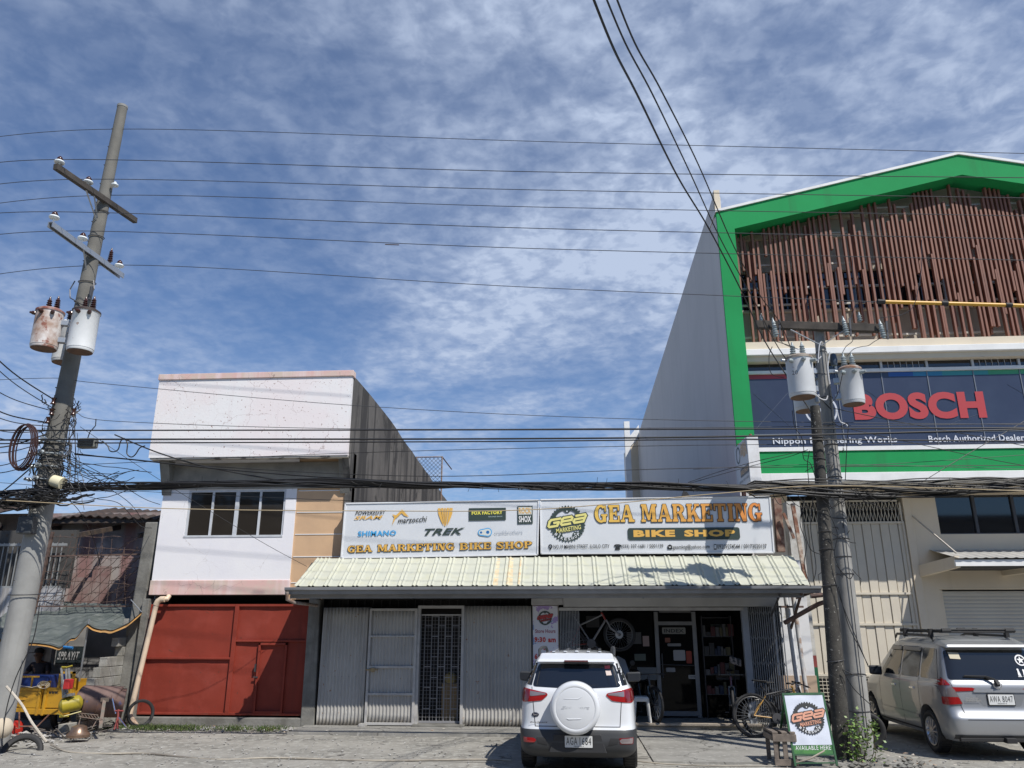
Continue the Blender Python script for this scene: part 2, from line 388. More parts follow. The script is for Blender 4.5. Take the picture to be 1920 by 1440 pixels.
# shops across the street behind the camera: they close the sky off low down and show in the glass
acr = mat('old shop front paint', (.22, .20, .17), (.14, .13, .12), .4)
for i, (x0, x1, hh) in enumerate(((-46, -30, 6.5), (-29.5, -17, 8.2), (-16.5, -6, 6.0), (-5.5, 7, 7.6), (7.5, 19, 5.8), (19.5, 33, 8.0), (33.5, 48, 6.4))):
    q = thing('street_building', '%s flat roofed shop house on the opposite side of the street' % ('first', 'second', 'third', 'fourth', 'fifth', 'sixth', 'seventh')[i], 'building', ((x0 + x1) / 2, -9, 0), 0, 'shop houses across the street')
    MB().box(x0, x1, -20, -9, 0, hh).build('wall', acr, q); MB().box(x0 - .2, x1 + .2, -20, -8.4, hh, hh + .25).build('roof', rustm0, q)
    for j in range(int((x1 - x0) / 2.4)): MB().box(x0 + .6 + j * 2.4, x0 + 2.0 + j * 2.4, -9.05, -8.98, .3 if j % 2 else 3.6, 2.6 if j % 2 else 5.0).build('window', glass, q)
grm = mat('weed green', (.075, .13, .03), (.13, .16, .05), 5, .4, .6, .8)
mb = MB()
for i in range(1500):
    cx = rnd.choice([-8.9, -8.6, -8.2, -7.9, -6.9, -9.6, -6.2]); x = rnd.gauss(cx, .22); y = rnd.gauss(16.75, .13)
    h = rnd.uniform(.03, .10); a = rnd.uniform(0, 6.28); l = rnd.uniform(.3, 1.1) * h; ww = .006
    p = V(x, y, 0); q = V(x + l * math.cos(a), y + l * math.sin(a), h); s_ = V(-math.sin(a), math.cos(a), 0) * ww
    mb.add([p - s_, p + s_, p + (q - p) * .6 + V(0, 0, h * .2) + s_ * .8, q, p + (q - p) * .6 + V(0, 0, h * .2) - s_ * .8], [(0, 1, 2, 3, 4)])
tag(mb.build('grass', grm, fix=False), kind='stuff')

mb = MB(); lt = random.Random(21)
for i in range(70):
    x = lt.choice([lt.uniform(-9.5, -5.5), lt.uniform(-9.5, 1), lt.uniform(4.5, 6)]); y = lt.gauss(16.6, .35) if x < 2 else lt.uniform(13.3, 14.5); a = lt.uniform(0, 3); s_ = lt.uniform(.015, .05)
    mb.add([V(x + s_ * math.cos(a + k * 1.57) * (1 if k % 2 else .6), y + s_ * math.sin(a + k * 1.57), .022 + lt.uniform(0, .025)) for k in range(4)], [(0, 1, 2, 3)])
tag(mb.build('litter', mat('scattered litter', (.5, .46, .4), (.25, .16, .10), 3, .45, .55), fix=False), kind='stuff')

# ------------------------------------------------------------------ pale two-storey building
YF = 17.4
pw = mat('cracked white paint', (.80, .79, .80), (.76, .75, .78), 1.2, .4, .65, .85, bump=.002, bscale=25, crack=((.52, .48, .46), 1.5, .006, .54), sdet=3)
pinkw = mat('peeling pink white paint', (.80, .735, .725), (.80, .785, .775), .7, .40, .6, .85, bump=.003, bscale=25, crack=((.42, .33, .31), 1.3, .009, .46), speck=((.36, .25, .22), 20, .665), streak=((.66, .58, .58), 5, .60, .85))
pink = mat('faded pink paint', (.68, .44, .40), (.62, .50, .42), 2.5, .4, .6, .85, crack=((.3, .2, .18), 2.0, .012, .45), streak=((.75, .6, .58), 4, .5, .7))
tan = mat('tan painted wall', (.60, .40, .24), (.54, .36, .22), 2, .4, .65, .85, bump=.002, speck=((.3, .2, .14), 6, .74))
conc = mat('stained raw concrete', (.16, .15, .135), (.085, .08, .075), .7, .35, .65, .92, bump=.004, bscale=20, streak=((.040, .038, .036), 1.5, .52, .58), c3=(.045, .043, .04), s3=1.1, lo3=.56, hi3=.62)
oldc = mat('old grey concrete', (.22, .215, .195), (.13, .125, .11), 2.5, .35, .65, .92, bump=.01, bscale=18, streak=((.12, .115, .1), 5, .55, .7))
wb = thing('white_building', 'narrow two storey building with cracked pale pink front and overhanging parapet above red gate', 'building', (-7, YF, 0))
XL, XR, XM = -9.42, -4.93, -6.22
mb = MB()
# upper wall (white part) around the window opening
wx0, wx1, wz0, wz1 = -8.80, -6.47, 3.97, 5.07
mb.box(XL, wx0, YF, YF + .25, 3.02, 5.9); mb.box(wx1, XM, YF, YF + .25, 3.02, 5.9); mb.box(wx0, wx1, YF, YF + .25, 3.02, wz0); mb.box(wx0, wx1, YF, YF + .25, wz1, 5.9)
mb.build('wall', pw, wb)
MB().box(XL - .02, XM + .02, YF - .02, YF + .27, 2.70, 3.02).build('skirting_band', pink, wb, bevel=.01)
mb = MB().box(XM, XR, YF + .03, YF + .25, 2.6, 5.9); mb.build('side_bay', tan, wb)
mb = MB()
for z in (2.95, 3.52, 4.02, 4.52, 5.02, 5.5): mb.box(XM + .03, XR, YF + .018, YF + .05, z, z + .018)
mb.build('groove_lines', white, wb)
# concrete beam in shade under the parapet
MB().box(XL, XR - .02, YF - .012, YF + .2, 5.08, 5.7).build('beam', mat('grey concrete beam', (.30, .28, .24), (.2, .19, .17), 2, bump=.004), wb)
# parapet box hanging over the front
PF = 16.86
mb = MB().box(XL - .18, XR + .0, PF, PF + .12, 5.74, 7.62); mb.box(XL - .18, XL - .06, PF + .12, 24, 5.74, 7.60); mb.build('parapet', pinkw, wb)
MB().box(XL - .2, XR + .03, PF - .035, PF + .2, 7.62, 7.76).build('coping', pink, wb, bevel=.008)
mb = MB().box(XL - .10, XR - .1, PF + .10, YF, 5.80, 5.84); mb.box(XL - .15, XR, PF + .02, PF + .2, 5.70, 5.745); sf = mb.build('soffit', mat('stained soffit board', (.42, .40, .36), (.12, .11, .1), 3.2, .52, .58), wb)
mb = MB()
for i in range(7): mb.box(XL + .3 + i * .62, XL + .33 + i * .62, PF + .12, YF - .02, 5.785, 5.80)
mb.box(XL, XR - .2, 17.1, 17.125, 5.782, 5.798); mb.build('batten', plain('dark batten', (.09, .08, .07)), sf)
for x in (XL - .02, XR - .26):
    MB().prism([V(x, YF - .02, 4.95), V(x, YF - .02, 5.72), V(x, PF + .2, 5.72)], (.22, 0, 0)).build('bracket', oldc, wb)
# bare side wall running back, its top falling away
def sideprof(y): return 7.66 if y < 19.6 else 7.66 - (y - 19.6) * .06
yb = 33.0
pts = [V(XR, 17.72, 0), V(XR, 17.72, 2.9), V(XR, YF - .02, 2.9), V(XR, YF - .02, 5.0), V(XR, PF + .12, 5.72), V(XR, PF + .12, 7.66)] + [V(XR, y, sideprof(y) + rnd.uniform(-.02, .03)) for y in [17 + i * .8 for i in range(21)]] + [V(XR, yb, 0)]
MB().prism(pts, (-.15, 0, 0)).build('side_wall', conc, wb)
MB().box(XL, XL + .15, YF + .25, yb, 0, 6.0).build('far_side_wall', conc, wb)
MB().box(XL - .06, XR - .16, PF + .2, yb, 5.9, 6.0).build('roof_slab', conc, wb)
# chain link guard on the back corner of the roof
def link_fence(p0, p1, z0, z1, m, mf, parent, name='wire_mesh', step=.09, r=.004):
    mb = MB(); p0 = Vector(p0); p1 = Vector(p1); L = (p1 - p0).length; d = (p1 - p0) / L; hh = z1 - z0
    k = int((L + hh) / step)
    for i in range(-int(hh / step), int(L / step) + 1):
        for sg in (1, -1):
            a0 = i * step; a1 = a0 + hh
            t0, t1 = max(a0, 0), min(a1, L)
            if t1 - t0 < .02: continue
            za, zb = z0 + (t0 - a0), z0 + (t1 - a0)
            if sg < 0: za, zb = z1 - (t0 - a0), z1 - (t1 - a0)
            A = p0 + d * t0; B = p0 + d * t1; mb.tube([V(A.x, A.y, za), V(B.x, B.y, zb)], r, 3, False)
    mb.build(name, m, parent)
fy = 29.0
cl_ = thing('chain_link_guard', 'small rusty chain link fence on the back edge of the pale building roof', 'fence', (XR - .1, fy, 6))
fxa, fxb = at(781, 860, fy).x, at(829, 860, fy).x
link_fence((fxa, fy, 0), (fxb, fy, 0), 7.0, 8.2, wirem, wirem, cl_, step=.16, r=.008)
mb = MB()
for x in (fxa, fxb): mb.tube([V(x, fy, 6.2), V(x, fy, 8.25)], .03, 6)
mb.tube([V(fxa, fy, 8.23), V(fxb, fy, 8.23)], .025, 6); mb.tube([V(fxb, fy, 8.23), V(fxb, fy + 2.5, 8.23)], .025, 6); mb.build('post_frame', mat('rusty pipe', (.22, .14, .10), (.3, .28, .26), 8, rough=.8), cl_)
# window
wf = MB(); fx = [wx0, wx0 + .05, 0, 0]
alum = mat('grey aluminium frame', (.55, .57, .60), (.47, .49, .52), 6, rough=.45)
wn = MB(); t_ = .05
wn.box(wx0, wx1, YF + .02, YF + .10, wz1 - t_, wz1); wn.box(wx0, wx1, YF - .012, YF + .10, wz0, wz0 + t_)
for x in (wx0, wx0 + .565, wx0 + 1.13, wx0 + 1.70, wx1 - t_):
    ww = .09 if abs(x - wx0 - 1.13) < .01 else t_
    wn.box(x, x + ww, YF + .022, YF + .098, wz0 + t_, wz1 - t_)
wo = wn.build('window', alum, wb, bevel=.004)
MB().box(wx0, wx1, YF + .06, YF + .066, wz0, wz1).build('pane', brownglass, wo)
mb = MB()
for i in range(30):
    x = wx0 + .1 + i * .075
    if 9 < i < 14 or 20 < i < 23: continue
    mb.box(x, x + .05, YF + .16 + .02 * math.sin(i * 2.), YF + .17 + .02 * math.sin(i * 2.), wz0, wz1)
mb.build('curtain', mat('brown curtain', (.16, .13, .10), (.10, .08, .06), 5), wo)
# ------------------------------------------------------------------ gate bay under it
rg = mat('brick red gate paint', (.25, .042, .026), (.22, .038, .024), 1.1, .4, .65, .6, bump=.0015, bscale=12, c3=(.28, .055, .038), s3=1.6, lo3=.5, hi3=.7, streak=((.19, .036, .024), 3, .56, .72), spec=.22, speck=((.13, .05, .035), 11, .70), dirt=((.20, .12, .085), .22, .75))
gt = thing('steel_gate', 'brick red sheet steel gate with small wicket door beneath the pale building', 'gate', (-7.6, YF + .1, .19))
GY = YF + .10; gx0, gx1, gz0, gz1 = -9.40, -5.74, .20, 2.50
def zz(f): return gz0 + (gz1 - gz0) * f
mb = MB().grid(lambda u, v: V(gx0 + (gx1 - gx0) * u, GY + .03 + .016 * noise.noise(V(u * 7, v * 4, 0)) + .004 * noise.noise(V(u * 30, v * 20, 5)), zz(v)), 60, 40); mb.build('sheet_panel', rg, gt, smooth=True, fix=True)
mb = MB(); xm = gx0 + 1.96
def bar(x0, x1, z0, z1, y=0): mb.box(x0, x1, GY - .022 - y, GY + .05, z0, z1)
bar(gx0, gx1, gz1 - .05, gz1); bar(gx0, gx1, gz0, gz0 + .045, .002); bar(gx0, gx0 + .035, gz0, gz1, .004); bar(gx1 - .04, gx1, gz0, gz1, .004); bar(xm, xm + .09, gz0, gz1, .006)
bar(gx0, xm, 1.33, 1.375, .003); bar(xm + .09, gx1, 1.70, 1.735, .003)
mb.build('frame', rg, gt, bevel=.004)
wd = MB(); a, b = xm + .62, xm + 1.22
for (x0, x1, z0, z1) in ((a, a + .045, .28, 1.68), (b, b + .045, .28, 1.68), (a, b + .045, 1.63, 1.68), (a, b + .045, .24, .285)): wd.box(x0, x1, GY - .03, GY + .05, z0, z1)
wdo = wd.build('wicket_door', rg, gt, bevel=.004)
mb = MB().box(a - .04, a - .01, GY - .055, GY - .02, 1.08, 1.24); mb.box(a - .05, a + .05, GY - .05, GY - .032, .96, .985); mb.build('latch', darksteel, wdo)
tag(MB().box(-9.5, -5.55, YF - .02, YF + .5, -.05, .16).build('plinth', oldc, bevel=.02), 'low rough concrete plinth running under the red steel gate', 'kerb')
tag(MB().box(-9.56, -9.402, YF - .02, YF + .3, 0, 2.62).build('gate_post', oldc, bevel=.015), 'grey concrete post at the left edge of the red gate behind the beige pipe', 'post')
tag(MB().hexa([V(-5.72, YF - .03, 0), V(-5.42, YF - .03, 0), V(-5.72, YF + .3, 0), V(-5.42, YF + .3, 0), V(-5.73, YF - .03, 2.62), V(-5.48, YF - .03, 2.62), V(-5.73, YF + .3, 2.62), V(-5.48, YF + .3, 2.62)]).build('gate_post', oldc, bevel=.02), 'rough grey concrete post between the red gate and the corrugated sheets', 'post')
mb = MB().box(XL, -5.4, YF + .9, YF + 1.0, 0, 2.9); mb.box(XL, -5.4, YF + .1, YF + 1., 2.695, 2.698); mb.build('inner_wall', plain('unlit wall', (.06, .058, .055), .9), wb)
# drain pipe
ivory = mat('ivory plastic pipe', (.66, .52, .38), (.58, .46, .34), 4, rough=.45)
dp = thing('drain_pipe', 'beige plastic drain pipe leaning down the left edge of the red gate', 'pipe', (-9.3, 17.2, 0))
p0 = at(297, 1126, 17.28); p1 = at(240, 1354, 17.1)
MB().tube([p0 + V(.18, .1, .1), p0 + V(.18, .03, .03), p0 + V(.08, 0, .03), p0 + V(-.01, 0, 0), p0 + V(-.04, 0, -.12), p1], .055, 12).build('pipe_run', ivory, dp, smooth=True)
MB().tube([p0 + V(.15, 0, .03), p0 + V(.06, 0, .03), p0 + V(-.01, 0, -.02), p0 + V(-.04, 0, -.1)], .066, 12).build('elbow', ivory, dp, smooth=True)
MB().tube([p1 + V(-.02, 0, .16), p1 + V(.3, -.1, -.12)], .055, 12).build('foot_pipe', mat('dirty pipe', (.33, .22, .15), (.5, .4, .3), 8), dp, smooth=True)
# loose tyre on the plinth
def tyre_mb(c, ax, Ro, ri, w_):
    return MB().lathe(c, ax, [(-w_ * .35, ri), (-w_ * .5, ri + (Ro - ri) * .35), (-w_ * .5, ri + (Ro - ri) * .75), (-w_ * .36, Ro * .985), (-w_ * .15, Ro), (w_ * .15, Ro), (w_ * .36, Ro * .985), (w_ * .5, ri + (Ro - ri) * .75), (w_ * .5, ri + (Ro - ri) * .35), (w_ * .35, ri), (-w_ * .35, ri)], 40, False)
c = at(263, 1341, 16.95)
tag(tyre_mb(V(c.x, c.y, .28), (.66, -.75, .12), .275, .215, .09).build('old_tyre', black, smooth=True), 'thin black tyre leaning on the corner of the red gate', 'tyre')

# ------------------------------------------------------------------ workshop yard at the left
yw_ = mat('patched yard wall', (.34, .31, .29), (.25, .20, .19), .8, .42, .6, .92, bump=.006, streak=((.26, .15, .14), 1.7, .50, .62), c3=(.50, .42, .39), s3=1.6)
rustm = mat('rusted iron sheet', (.035, .028, .025), (.07, .045, .035), 4, .4, .7, .9)
shack = thing('workshop_shed', 'old workshop building behind the yard with stained wall and blackened iron roof', 'building', (-13, 20.5, 0))
MB().box(-20, -9.75, 20.5, 20.7, 0, 5.0).build('wall', yw_, shack)
MB().box(-10.6, -9.62, 19.6, 20.4, 0, 4.9).build('wall_return', mat('block wall', (.42, .41, .38), (.3, .29, .27), 2), shack)
mb = MB()
def fr_(u, v): x = -20 + 5.6 * u; return V(x, 18.2 + 2.4 * v, 4.30 + .30 * u + .75 * v + .03 * math.sin(x * 26) + .05 * noise.noise(V(x * 2, v * 3, 0)))
mb.grid(fr_, 170, 6); mb.build('roof', rustm, shack, solid=.02, fix=False)
mb = MB()
def fr2(u, v):
    x = -14.6 + 4.85 * u; top = 5.08 - .10 * abs(x + 13) + (.22 * (u ** 2)); return V(x, 19.95 + 1.5 * v, top - .25 + .40 * v + .025 * math.sin(x * 26))
mb.grid(fr2, 160, 5); mb.build('roof', rustm, shack, solid=.02, fix=False)
mb = MB()
for i in range(6): mb.beam(V(-19 + i * 1.7, 18.5, 4.15), V(-19 + i * 1.7, 20.5, 4.6), .06, .12)
mb.beam(V(-20, 18.6, 4.2), V(-14.2, 18.6, 4.45), .06, .12); mb.beam(V(-14.4, 20.05, 4.72), V(-9.9, 20.05, 4.72), .06, .12); mb.build('rafters', mat('charred timber', (.05, .04, .035), (.1, .07, .05), 5), shack)
# left front wall with barred window
MB().box(-14.7, -12.1, 18.3, 18.45, 0, 2.9).build('front_wall', mat('dirty white wall', (.40, .40, .41), (.24, .24, .25), 2.2, .45, .6, .9, streak=((.28, .27, .26), 5, .5, .62)), shack)
gb = MB()
for i in range(20): gb.box(-14.7 + i * .125, -14.68 + i * .125, 18.34, 18.36, 2.9, 3.98)
gb.box(-14.7, -12.2, 18.33, 18.37, 3.9, 3.96); gb.box(-14.7, -12.2, 18.328, 18.372, 2.9, 2.95)
gb.build('window_grille', plain('pale grille', (.25, .26, .26), .6), shack)
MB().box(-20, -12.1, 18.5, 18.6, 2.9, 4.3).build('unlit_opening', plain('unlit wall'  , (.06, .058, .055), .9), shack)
# patched lower boards
mb = MB()
for i in range(9):
    x = -14.2 + i * .5; mb.box(x, x + .49, 20.35 + .02 * (i % 2), 20.4 + .02 * (i % 2), 2.55, 3.1 + .5 * rnd.random())
mb.build('patch_boards', mat('red brown boards', (.22, .13, .12), (.3, .24, .22), 2.5, streak=((.36, .3, .28), 4, .5, .6)), shack)
# pillar and rough block wall beside the pale building
mb = MB().hexa([V(-9.92, 17.5, 0), V(-9.66, 17.5, 0), V(-9.92, 17.9, 0), V(-9.66, 17.9, 0), V(-9.82, 17.5, 4.35), V(-9.50, 17.5, 4.35), V(-9.82, 17.9, 4.35), V(-9.50, 17.9, 4.35)])
tag(mb.build('concrete_pillar', oldc, bevel=.03), 'tall crumbling concrete pillar between the workshop yard and the pale building', 'pillar')
mb = MB()
hw = lambda y: 2.3 - (y - 17.6) * .2
blk = mat('grey block masonry', (.34, .33, .30), (.24, .23, .2), 2.5, .4, .6, .92, bump=.008)
for j in range(11):
    n = [7, 7, 6, 6, 5, 5, 4, 3, 3, 2, 2][j]
    for i in range(n):
        y1 = 18.3 - (i + (.5 if j % 2 else 0)) * .4 + .2
        if y1 - .39 < 15.6: continue
        mb.box(-10.05, -9.88, 18.3 - (i + 1) * .36 + (.18 if j % 2 else 0), 18.3 - i * .36 - .012 + (.18 if j % 2 else 0), j * .2, j * .2 + .19)
tag(mb.build('block_wall', blk, bevel=.008), 'stepped broken wall of grey hollow blocks running out beside the beige pipe', 'wall')
# barbed wire lattice
bf = thing('barbed_fence', 'rusty barbed wire lattice between posts above the grey tarpaulin', 'fence', (-11.5, 18.0, 2.4))
mb = MB(); rw = mat('rusty wire', (.14, .09, .07), (.06, .04, .035), 9)
zA, zB, xA, xB = 2.50, 4.05, -12.5, -9.9
def jag(p, q):
    p = Vector(p); q = Vector(q); n = max(4, int((q - p).length / .22)); pts = []
    for i in range(n + 1): pts.append(p.lerp(q, i / n) + V(rnd.uniform(-.02, .02), rnd.uniform(-.02, .02), rnd.uniform(-.02, .02)))
    mb.tube(pts, .0075, 3, False)
    for r_ in pts:
        for s_ in range(2): mb.tube([r_ + V(rnd.uniform(-.035, .035), 0, rnd.uniform(-.035, .035)), r_ + V(rnd.uniform(-.035, .035), 0, rnd.uniform(-.035, .035))], .004, 3, False)
for i in range(15):
    x = xA - .8 + i * .26
    jag((max(x, xA), 18, zA + max(0, xA - x)), (min(x + 1.3, xB), 18, zA + min(1.3, xB - x) + 0 * x))
    x = xA + i * .22
    jag((x, 18, zA), (x + rnd.uniform(-.25, .25), 18, zB + rnd.uniform(-.1, .1)))
for z in (2.5, 2.75, 3.02, 3.3, 3.58, 3.8, 4.02): jag((xA, 18, z + rnd.uniform(-.1, .1)), (xB, 18, z + rnd.uniform(-.1, .1)))
for i in range(6): jag((-10.7 + rnd.uniform(-.3, .3), 17.9, 2.6 + i * .22), (-9.7, 17.6, 2.7 + i * .3))
mb.build('barbed_wire', rw, bf)
mb = MB().beam(V(xA, 18, 2.3), V(xA + .12, 18, 4.2), .06, .06); mb.beam(V(xA, 18, 3.62), V(xB, 18, 3.66), .035, .035); mb.beam(V(xA, 18, 2.47), V(xB, 18, 2.47), .035, .035); mb.build('rail', rw, bf)
# tarpaulin
tp = thing('tarpaulin', 'sagging grey green tarpaulin with orange underside stretched over the workshop yard', 'tarpaulin', (-11.5, 17, 2))
tA = [(-13.6, 18.9, 2.62), (-9.95, 18.3, 2.50)]
edge = [at(-60, 1195, 16.2), at(45, 1203, 16.2), at(110, 1213, 16.2), at(140, 1196, 16.4), at(165, 1170, 16.7), at(190, 1182, 16.9), at(225, 1178, 17.0), at(266, 1148, 17.3)]
def ftarp(u, v):
    a_ = Vector(tA[0]).lerp(Vector(tA[1]), u); k = u * (len(edge) - 1); i = min(int(k), len(edge) - 2); b_ = edge[i].lerp(edge[i + 1], k - i)
    p = a_.lerp(b_, v); sag = math.sin(math.pi * v) * (.10 + .10 * noise.noise(V(u * 5, v * 2, 4)))
    return p + V(0, 0, -sag + .035 * noise.noise(V(u * 14, v * 3, 1)) + .02 * math.sin(u * 40 + v * 5) * v)
tm = mat('grey tarpaulin', (.12, .135, .125), (.085, .10, .092), 3, .4, .6, .6, c3=(.18, .19, .175), s3=4)
MB().grid(ftarp, 60, 24).build('top_sheet', tm, tp, smooth=True, fix=False)
MB().grid(lambda u, v: ftarp(u, v) + V(0, 0, -.012 - .004 * v), 60, 24).build('under_sheet', mat('orange tarpaulin underside', (.30, .14, .045), (.2, .12, .05), 2), tp, smooth=True, fix=False)
def hem(u, v):
    p = ftarp(u, .985 + .015 * v); return p + V(0, -.005 - .02 * v, -.02 - v * (.03 + .05 * max(0, u - .45)))
MB().grid(hem, 60, 2).build('orange_hem', mat('orange tarpaulin hem', (.42, .22, .06), (.3, .17, .06), 6), tp, smooth=True, fix=False)
mb = MB().tube([edge[4] + V(-.05, .1, .1), V(edge[4].x - .18, 17.0, .9)], .018, 6); mb.tube([edge[7], V(-9.9, 17.5, 2.6)], .01, 5); mb.build('prop_pole', steel, tp)
mb = MB().tube([edge[2] + V(.12, -.02, .0), edge[2] + V(.32, -.02, -.02)], .03, 6); mb.build('blue_rag', plain('blue cloth', (.02, .17, .42), .7), tp)
# dark objects under the tarp
tag(MB().box(-10.95, -10.25, 18.4, 18.9, 0, 1.18).build('steel_cabinet', mat('dark cabinet', (.035, .045, .045), (.05, .055, .05), 4), bevel=.01), 'dark green steel cabinet standing in shade under the tarpaulin', 'cabinet')
bs = thing('spray_banner', 'dark banner with white slanted lettering on the wall under the tarpaulin', 'banner', (-12.2, 19.5, 1.2))
MB().box(*sorted([at(104, 1240, 19.5).x, at(152, 1240, 19.5).x]), 19.5, 19.515, at(120, 1244, 19.5).z, at(120, 1212, 19.5).z).build('board', plain('banner dark', (.02, .03, .035), .6), bs)
fb = Fr((0, 19.5, 0)); q0 = at(105, 1237, 19.5); q1 = at(150, 1228, 19.5)
text_mb('SPRAYiT', fb, q0.x + .03, q1.x - .01, q0.z, q1.z + .08, .006, .03, .25).build('lettering', plain('off white ink', (.42, .42, .42)), bs)
mb = MB().box(-13.2, -9.9, 19.52, 19.6, 0, 2.35); tag(mb.build('partition_wall', mat('pale workshop wall', (.26, .255, .25), (.18, .18, .175), 1.5)), 'pale low partition wall in shade behind the seated man', 'wall')
tag(MB().hexa([V(-10.3, 17.8, .1), V(-9.75, 17.8, .5), V(-10.3, 17.85, .1), V(-9.75, 17.85, .5), V(-10.7, 17.9, .75), V(-10.2, 17.9, 1.5), V(-10.7, 17.95, .75), V(-10.2, 17.95, 1.5)]).build('sheet_metal', mat('dull sheet', (.1, .1, .1), (.16, .15, .14), 4)), 'dull grey metal sheet leaning tilted behind the oil drum', 'metal sheet')
# ------------------------------------------------------------------ the bike shop
sh = thing('bike_shop', 'low bike shop with cream ribbed awning, corrugated sheet hoarding and dark open entrance', 'building', (0, YF, 0))
galv = mat('corrugated grey sheet', (.44, .43, .405), (.37, .36, .34), 1.3, .4, .65, .55, .0, bump=.0008, bscale=60, streak=((.29, .28, .26), 4, .56, .75), spec=.3, speck=((.28, .17, .11), 9, .70), dirt=((.36, .32, .26), .18, .7))
def corr(x0, x1, z0, z1, y, amp=.014, per=.076, lean=0.0, wav=.004):
    n = int((x1 - x0) / per * 8)
    return MB().grid(lambda u, v: V(x0 + (x1 - x0) * u + lean * v, y - amp * math.cos(2 * math.pi * (x1 - x0) * u / per) + wav * noise.noise(V(u * 3, v * 4, x0)), z0 + (z1 - z0) * v), n, 14)
for (x0, x1, y) in ((-5.37, -4.36, 17.36), (-4.62, -4.32, 17.42), (-2.25, -.80, 17.38)):
    corr(x0, x1, .03, 2.42 + (.03 if x0 > -3 else 0), y).build('corrugated_sheet', galv, sh, smooth=True, solid=.002, fix=False)
sc_ = MB()
for z in (.35, 1.0, 1.7, 2.3):
    for (x0, x1, y) in ((-5.37, -4.4, 17.345), (-2.2, -.85, 17.362)):
        for i in range(int((x1 - x0) / .152)): sc_.lathe((x0 + .038 + i * .152, y + .004, z), (0, -1, 0), [(0, .007), (.006, .004)], 6)
sc_.build('screws', darksteel, sh)
lightp = mat('pale grey frame paint', (.46, .455, .44), (.38, .37, .36), 5, rough=.5)
# sheet door standing proud
dr = MB(); dx0, dx1, DY = -4.33, -3.27, 17.30
for (a, b, c_, d) in ((dx0, dx0 + .05, .05, 2.40), (dx1 - .055, dx1, .05, 2.40), (dx0, dx1, 2.35, 2.40), (dx0, dx1, .05, .10), (dx0, dx1, 1.80, 1.84), (dx0, dx1, 1.17, 1.22), (dx0, dx1, .63, .68)): dr.box(a, b, DY - (.002 if b - a > .5 else 0), DY + .04, c_, d)
do = dr.build('sheet_door', lightp, sh, bevel=.003)
corr(dx0 + .02, dx1 - .02, .08, 2.38, DY + .045, .012).build('corrugated_sheet', galv, do, smooth=True, solid=.002, fix=False)
mb = MB().box(dx0 - .02, dx0 + .24, DY - .03, DY - .005, 1.13, 1.155); mb.box(dx0 + .1, dx0 + .18, DY - .04, DY - .005, 1.10, 1.18); mb.build('latch', plain('brassy latch', (.3, .24, .15), .4, .6), do)
# door opening frame + grille gate
mb = MB().box(-3.27, -3.21, 17.33, 17.47, .05, 2.46); mb.box(-2.31, -2.25, 17.33, 17.47, .05, 2.46); mb.box(-3.27, -2.25, 17.328, 17.45, 2.40, 2.46); mb.box(-3.21, -2.31, 17.40, 17.46, 2.25, 2.28); mb.build('door_frame', lightp, sh, bevel=.003)
gr = MB(); gm2 = plain('grille metal', (.30, .30, .31), .5, .3)
for i in range(13): gr.tube([V(-3.2 + i * .073, 17.47, .1), V(-3.2 + i * .073, 17.47, 2.25)], .0035, 4, False)
for i in range(29): gr.tube([V(-3.21, 17.475, .12 + i * .075), V(-2.31, 17.475, .12 + i * .075)], .003, 4, False)
for i in range(6):
    x = -3.14 + i * .15; gr.box(x, x + .018, 17.5, 17.518, .1, 2.25)
    for j in range(5): gr.box(x, x + .15, 17.503, 17.515, .35 + j * .42 + (.2 if i % 2 else 0), .366 + j * .42 + (.2 if i % 2 else 0))
gr.box(-3.21, -2.31, 17.46, 17.49, .08, .12); gr.build('grille_gate', gm2, sh)
tag(MB().box(-3.3, -2.2, 17.2, 17.6, 0, .075).build('door_sill', oldc, bevel=.01), 'chipped concrete sill under the dark grille gate', 'sill')
# shaded void above the hoarding with faint grille
mb = MB()
for i in range(24): mb.box(-5.3 + i * .19, -5.285 + i * .19, 17.62, 17.64, 2.42, 2.85)
mb.build('vent_grille', plain('dark grille', (.035, .034, .033)), sh)
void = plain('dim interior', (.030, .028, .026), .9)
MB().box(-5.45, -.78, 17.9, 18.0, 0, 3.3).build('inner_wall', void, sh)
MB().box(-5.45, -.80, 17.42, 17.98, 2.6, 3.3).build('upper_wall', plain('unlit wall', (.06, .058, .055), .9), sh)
tag(MB().box(-2.75, -2.42, 17.62, 17.85, .1, .85).build('carton', plain('brown carton', (.28, .2, .11), .9), bevel=.005), 'brown cardboard carton behind the grille gate', 'carton')
tag(MB().lathe((-2.58, 17.74, .855), (0, 0, 1), [(0, .12), (.08, .14), (.18, .11), (.22, .03)], 12).build('sack', plain('ochre sack', (.36, .27, .10), .9), smooth=True), 'ochre sack on top of the carton behind the grille gate', 'sack')
tag(MB().box(-4.42, -4.24, 17.12, 17.26, 0, .1).build('stone', pm, bevel=.04), 'pale broken stone holding the corrugated door at its foot', 'stone')
# pillar with banner, header beam
pgrey = mat('shop grey paint', (.50, .50, .49), (.42, .42, .41), 1.5, rough=.7)
MB().box(-.78, -.20, 17.42, 17.7, 0, 3.3).build('pier', mat('pier paint', (.45, .40, .33), (.40, .36, .3), 3), sh)
MB().box(-.10, 4.40, 17.20, 17.5, 2.43, 2.72).build('header_beam', pgrey, sh, bevel=.01)
MB().box(-.79, -.10, 17.25, 17.5, 2.47, 2.61).build('header_beam', lightp, sh, bevel=.01)
MB().box(-.2, 3.7, 17.24, 17.32, 2.35, 2.415).build('track', lightp, sh, bevel=.006)
